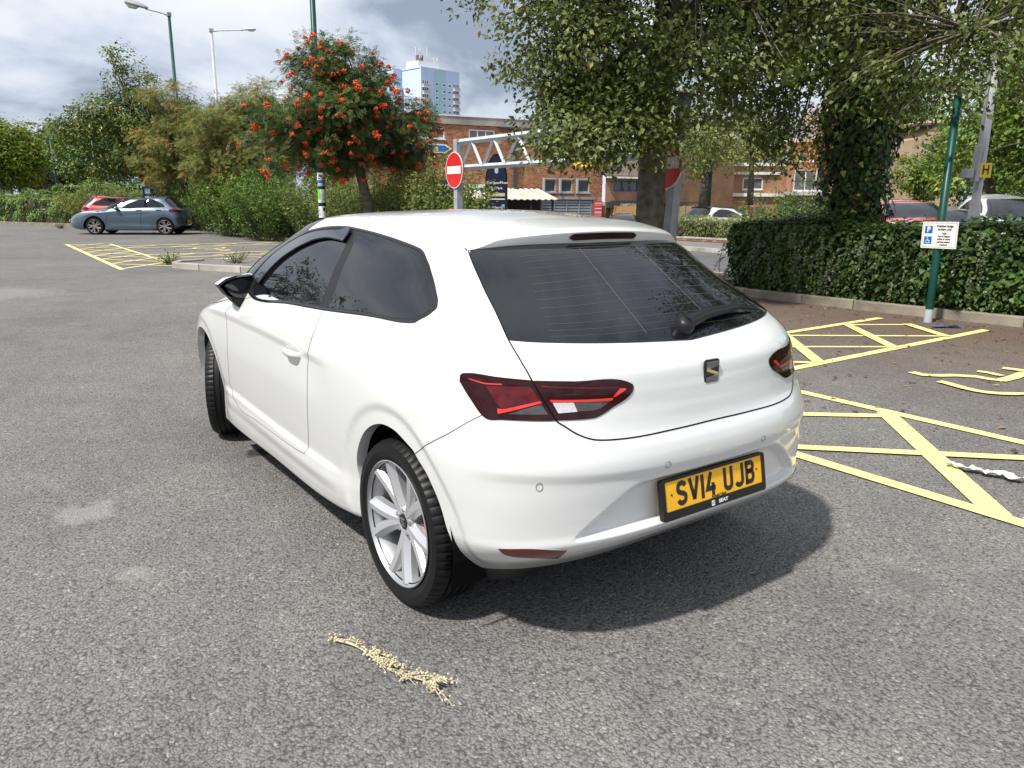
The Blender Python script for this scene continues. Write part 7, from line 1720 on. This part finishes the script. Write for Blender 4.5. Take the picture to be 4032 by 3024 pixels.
# number plate
PM = frame_mat((-.7585, 0, .5285), (0, -1, 0), (.18, 0, 1))
pl = MB().prism(rrect(.520, .112, .006), lambda x, y, d: PM @ Vector((x, y, d)), 0, .004).build('number_plate', M['plate_yellow'], car)
fr = MB()
outer = rrect(.545, .142, .012)
vsx = [PM @ Vector((x, y - .010, 0.003)) for x, y in outer]
def ringp(o_, i_, z0, z1, dy0, dy1):
    n = len(o_); v = [PM @ Vector((x, y + dy0, z0)) for x, y in o_] + [PM @ Vector((x, y + dy0, z1)) for x, y in o_] + [PM @ Vector((x, y + dy1, z1)) for x, y in i_] + [PM @ Vector((x, y + dy1, .003)) for x, y in i_]
    f = []
    for b in range(3):
        for i in range(n): f.append((b * n + i, b * n + (i + 1) % n, (b + 1) * n + (i + 1) % n, (b + 1) * n + i))
    return v, f
fr.add(*ringp(outer, rrect(.512, .102, .005), -.012, .0075, -.0085, 0.002))
fr.build('plate_frame', M['trim_black'], pl)
def strokes(lines, wd):
    """flat lettering strokes with square joints"""
    mb = MB()
    for L in lines:
        L = [p for i, p in enumerate(L) if i == 0 or (Vector(p) - Vector(L[i - 1])).length > .0008]
        n = len(L); left = []; right = []
        for i in range(n):
            p = Vector(L[i]); a = Vector(L[max(i - 1, 0)]); b = Vector(L[min(i + 1, n - 1)])
            d0 = (p - a).normalized() if i > 0 else (b - p).normalized(); d1 = (b - p).normalized() if i < n - 1 else d0
            n0 = Vector((-d0.y, d0.x)); n1 = Vector((-d1.y, d1.x)); mt = (n0 + n1).normalized(); k = wd / 2 / max(.45, mt.dot(n0))
            left.append(p + mt * k); right.append(p - mt * k)
        vs = [(x, y, 0) for x, y in left] + [(x, y, 0) for x, y in right]
        mb.add(vs, [(i, n + i, n + i + 1, i + 1) for i in range(n - 1)])
    return mb
def arc(cx, cy, rx, ry, a0, a1, n=8): return [(cx + rx * math.cos(R(a)), cy + ry * math.sin(R(a))) for a in np.linspace(a0, a1, n)]
w5, h8 = .018, .0325
GL = {
 'S': [arc(0, h8 - .014, w5, .014, 10, 180, 8) + [(-w5, .010)] + [(-w5 + .006, .004), (w5 - .006, -.004), (w5, -.010)] + [(w5, -h8 + .014)] + arc(0, -h8 + .014, w5, .014, 0, -170, 8)],
 'V': [[(-w5 - .003, h8 + .007), (0, -h8)], [(w5 + .003, h8 + .007), (0, -h8)]],
 '1': [[(0, h8 + .007), (0, -h8 - .007)]],
 '4': [[(.012, -h8 - .007), (.012, h8 * .1)], [(w5 + .007, -.014), (-w5, -.014), (.004, h8 + .007)]],
 'U': [[(-w5, h8 + .007), (-w5, -h8 + .014)] + arc(0, -h8 + .014, w5, .014, 180, 360, 8) + [(w5, h8 + .007)]],
 'J': [[(w5, h8 + .007), (w5, -h8 + .014)] + arc(0, -h8 + .014, w5, .014, 0, -165, 8)],
 'B': [[(-w5, -h8 - .007), (-w5, h8 + .007)], [(-w5 - .007, h8), (w5 - .010, h8)] + arc(w5 - .012, h8 - .014, .012, .014, 80, -80, 6) + [(-w5, .003)], [(-w5, .003), (w5 - .010, .003)] + arc(w5 - .012, -.0145, .013, .0175, 80, -80, 6) + [(-w5 - .007, -h8)]],
}
x = -.200
for ch in 'SV14 UJB':
    if ch == ' ': x += .034; continue
    wch = {'1': .014, 'V': .052}.get(ch, .050)
    o = strokes(GL[ch], .0160).build('plate_character', M['ink'], pl)
    o.matrix_local = PM @ Matrix.Translation((x + wch / 2, .003, .0048)) @ Matrix.Diagonal((1, 1.07, 1, 1))
    x += wch + .0105
text('plate_lettering', 'Arnold Clark', .0125, M['ink'], pl, PM @ Matrix.Translation((.012, -.0438, .0046)), bold=.0006, sx=1.15)
text('frame_lettering', 'SEAT', .0165, M['white_print'], pl, PM @ Matrix.Translation((.030, -.0655, .0080)), bold=.0009, sx=1.35)
fe = MB()
fe.prism(rrect(.017, .019, .004), lambda a, b, d: PM @ Vector((a - .024, b - .0655, d)), .0075, .0079)
fe.build('frame_emblem', M['white_print'], pl)
fe2 = MB()
for q in ([(-.0065, .004), (.0065, .004), (.0065, .0025), (-.0065, .0025)], [(-.0065, .0005), (.0065, -.002), (.0065, -.0035), (-.0065, -.001)]):
    fe2.prism(q, lambda a, b, d: PM @ Vector((a - .024, b - .0655, d)), .0079, .0082)
fe2.build('frame_emblem_cut', M['trim_black'], pl)
for sx_ in (-.225, .225):
    MB().prism(arc(sx_, .006, .0035, .0035, 0, 330, 10), lambda a, b, d: PM @ Vector((a, b, d)), .004, .0062).build('plate_screw', M['ink'], pl)
# door handles
for s in (1, -1):
    hx, hz = .906, .822; hy = .880
    h = MB()
    sec = []
    for i in range(13):
        t = i / 12; xx = hx - .088 + .176 * t; bulge = .030 * (1 - (2 * t - 1) ** 4) ; ht = .017 * (1 - .35 * (2 * t - 1) ** 2)
        sec.append([(xx, s * (hy + bulge + dy * 1.0), hz + dz * ht) for dy, dz in ((-.006, -.9), (.006, -1), (.013, -.4), (.013, .4), (.006, 1), (-.006, .9))])
    m_ = 6
    h.add([p for q in sec for p in q], [(i * m_ + j, i * m_ + (j + 1) % m_, (i + 1) * m_ + (j + 1) % m_, (i + 1) * m_ + j) for i in range(12) for j in range(m_)] + [tuple(range(m_)), tuple(12 * m_ + j for j in range(m_))])
    ho = h.build('door_handle', WP, car); smooth_by_angle(ho, 60)
    cup = MB(); P2 = [(hx - .01 + .055 * math.cos(a), s * (hy + .0035), hz - .004 + .034 * math.sin(a)) for a in np.linspace(0, 2 * PI, 24)[:-1]]
    cup.add(P2 + [(hx - .01, s * (hy + .001), hz - .004)], [(i, (i + 1) % 23, 23) for i in range(23)])
    cup.build('handle_recess', M['balcony'], ho, smooth=True)
# door mirrors
MIRQ = [(0.9614, 1.0454), (0.9201, 1.0722), (0.8685, 1.0856), (0.7894, 1.0912), (0.7912, 1.0243), (0.799, 0.9678), (0.8444, 0.9665), (0.8986, 0.9761), (0.9246, 0.9956), (0.9419, 1.0223)]
for s in (1, -1):
    Q = [(y, z) for y, z in MIRQ]
    cy = sum(q[0] for q in Q) / len(Q); cz = sum(q[1] for q in Q) / len(Q)
    xs_ = [(1.72, 1.0), (1.735, 1.035), (1.78, 1.04), (1.835, .93), (1.875, .70), (1.895, .35)]
    n = len(Q); vs = []; fs = []
    for X, k in xs_: vs += [(X - .05 * (y - cy) * 0, s * (cy + (y - cy) * k), cz + (z - cz) * k) for y, z in Q]
    for b in range(len(xs_) - 1): fs += [(b * n + i, b * n + (i + 1) % n, (b + 1) * n + (i + 1) % n, (b + 1) * n + i) for i in range(n)]
    fs.append(tuple((len(xs_) - 1) * n + i for i in range(n)))
    mo = MB().add(vs, fs).build('door_mirror', M['trim_black'], car); smooth_by_angle(mo, 60)
    cap = MB(); up = [(y, z) for y, z in Q if z > cz - .002]
    up = sorted(up, key=lambda q: q[0])
    vs = []; n2 = len(up)
    for X, k in xs_[1:]: vs += [(X, s * (cy + (y - cy) * k * 1.02), cz + (z - cz) * k * 1.03 + .004) for y, z in up]
    cap.add(vs, [(b * n2 + i, b * n2 + i + 1, (b + 1) * n2 + i + 1, (b + 1) * n2 + i) for b in range(len(xs_) - 2) for i in range(n2 - 1)])
    cap.build('mirror_cap', WP, mo, smooth=True)
    MB().add([(1.7255, s * (cy + (y - cy) * .86 - .012), cz + (z - cz) * .86) for y, z in Q], [tuple(range(n))]).build('mirror_glass', M['tint_glass'], mo)
    MB().prism([(0.9144, 0.9901), (0.795, 0.989), (0.7975, 0.9538), (0.8296, 0.9194), (0.8601, 0.9244), (0.8883, 0.9548)], lambda y_, z_, d: (d, s * y_, z_), 1.735, 1.82).build('mirror_foot', M['trim_black'], mo, bevel=.008)
# wheels
build_wheel(car, (0, .760, .3185), 1)
build_wheel(car, (0, -.760, .3185), -1)
build_wheel(car, (2.568, .705, .3185), 1, R(-24), 1)
build_wheel(car, (2.568, -.705, .3185), -1, R(-24))
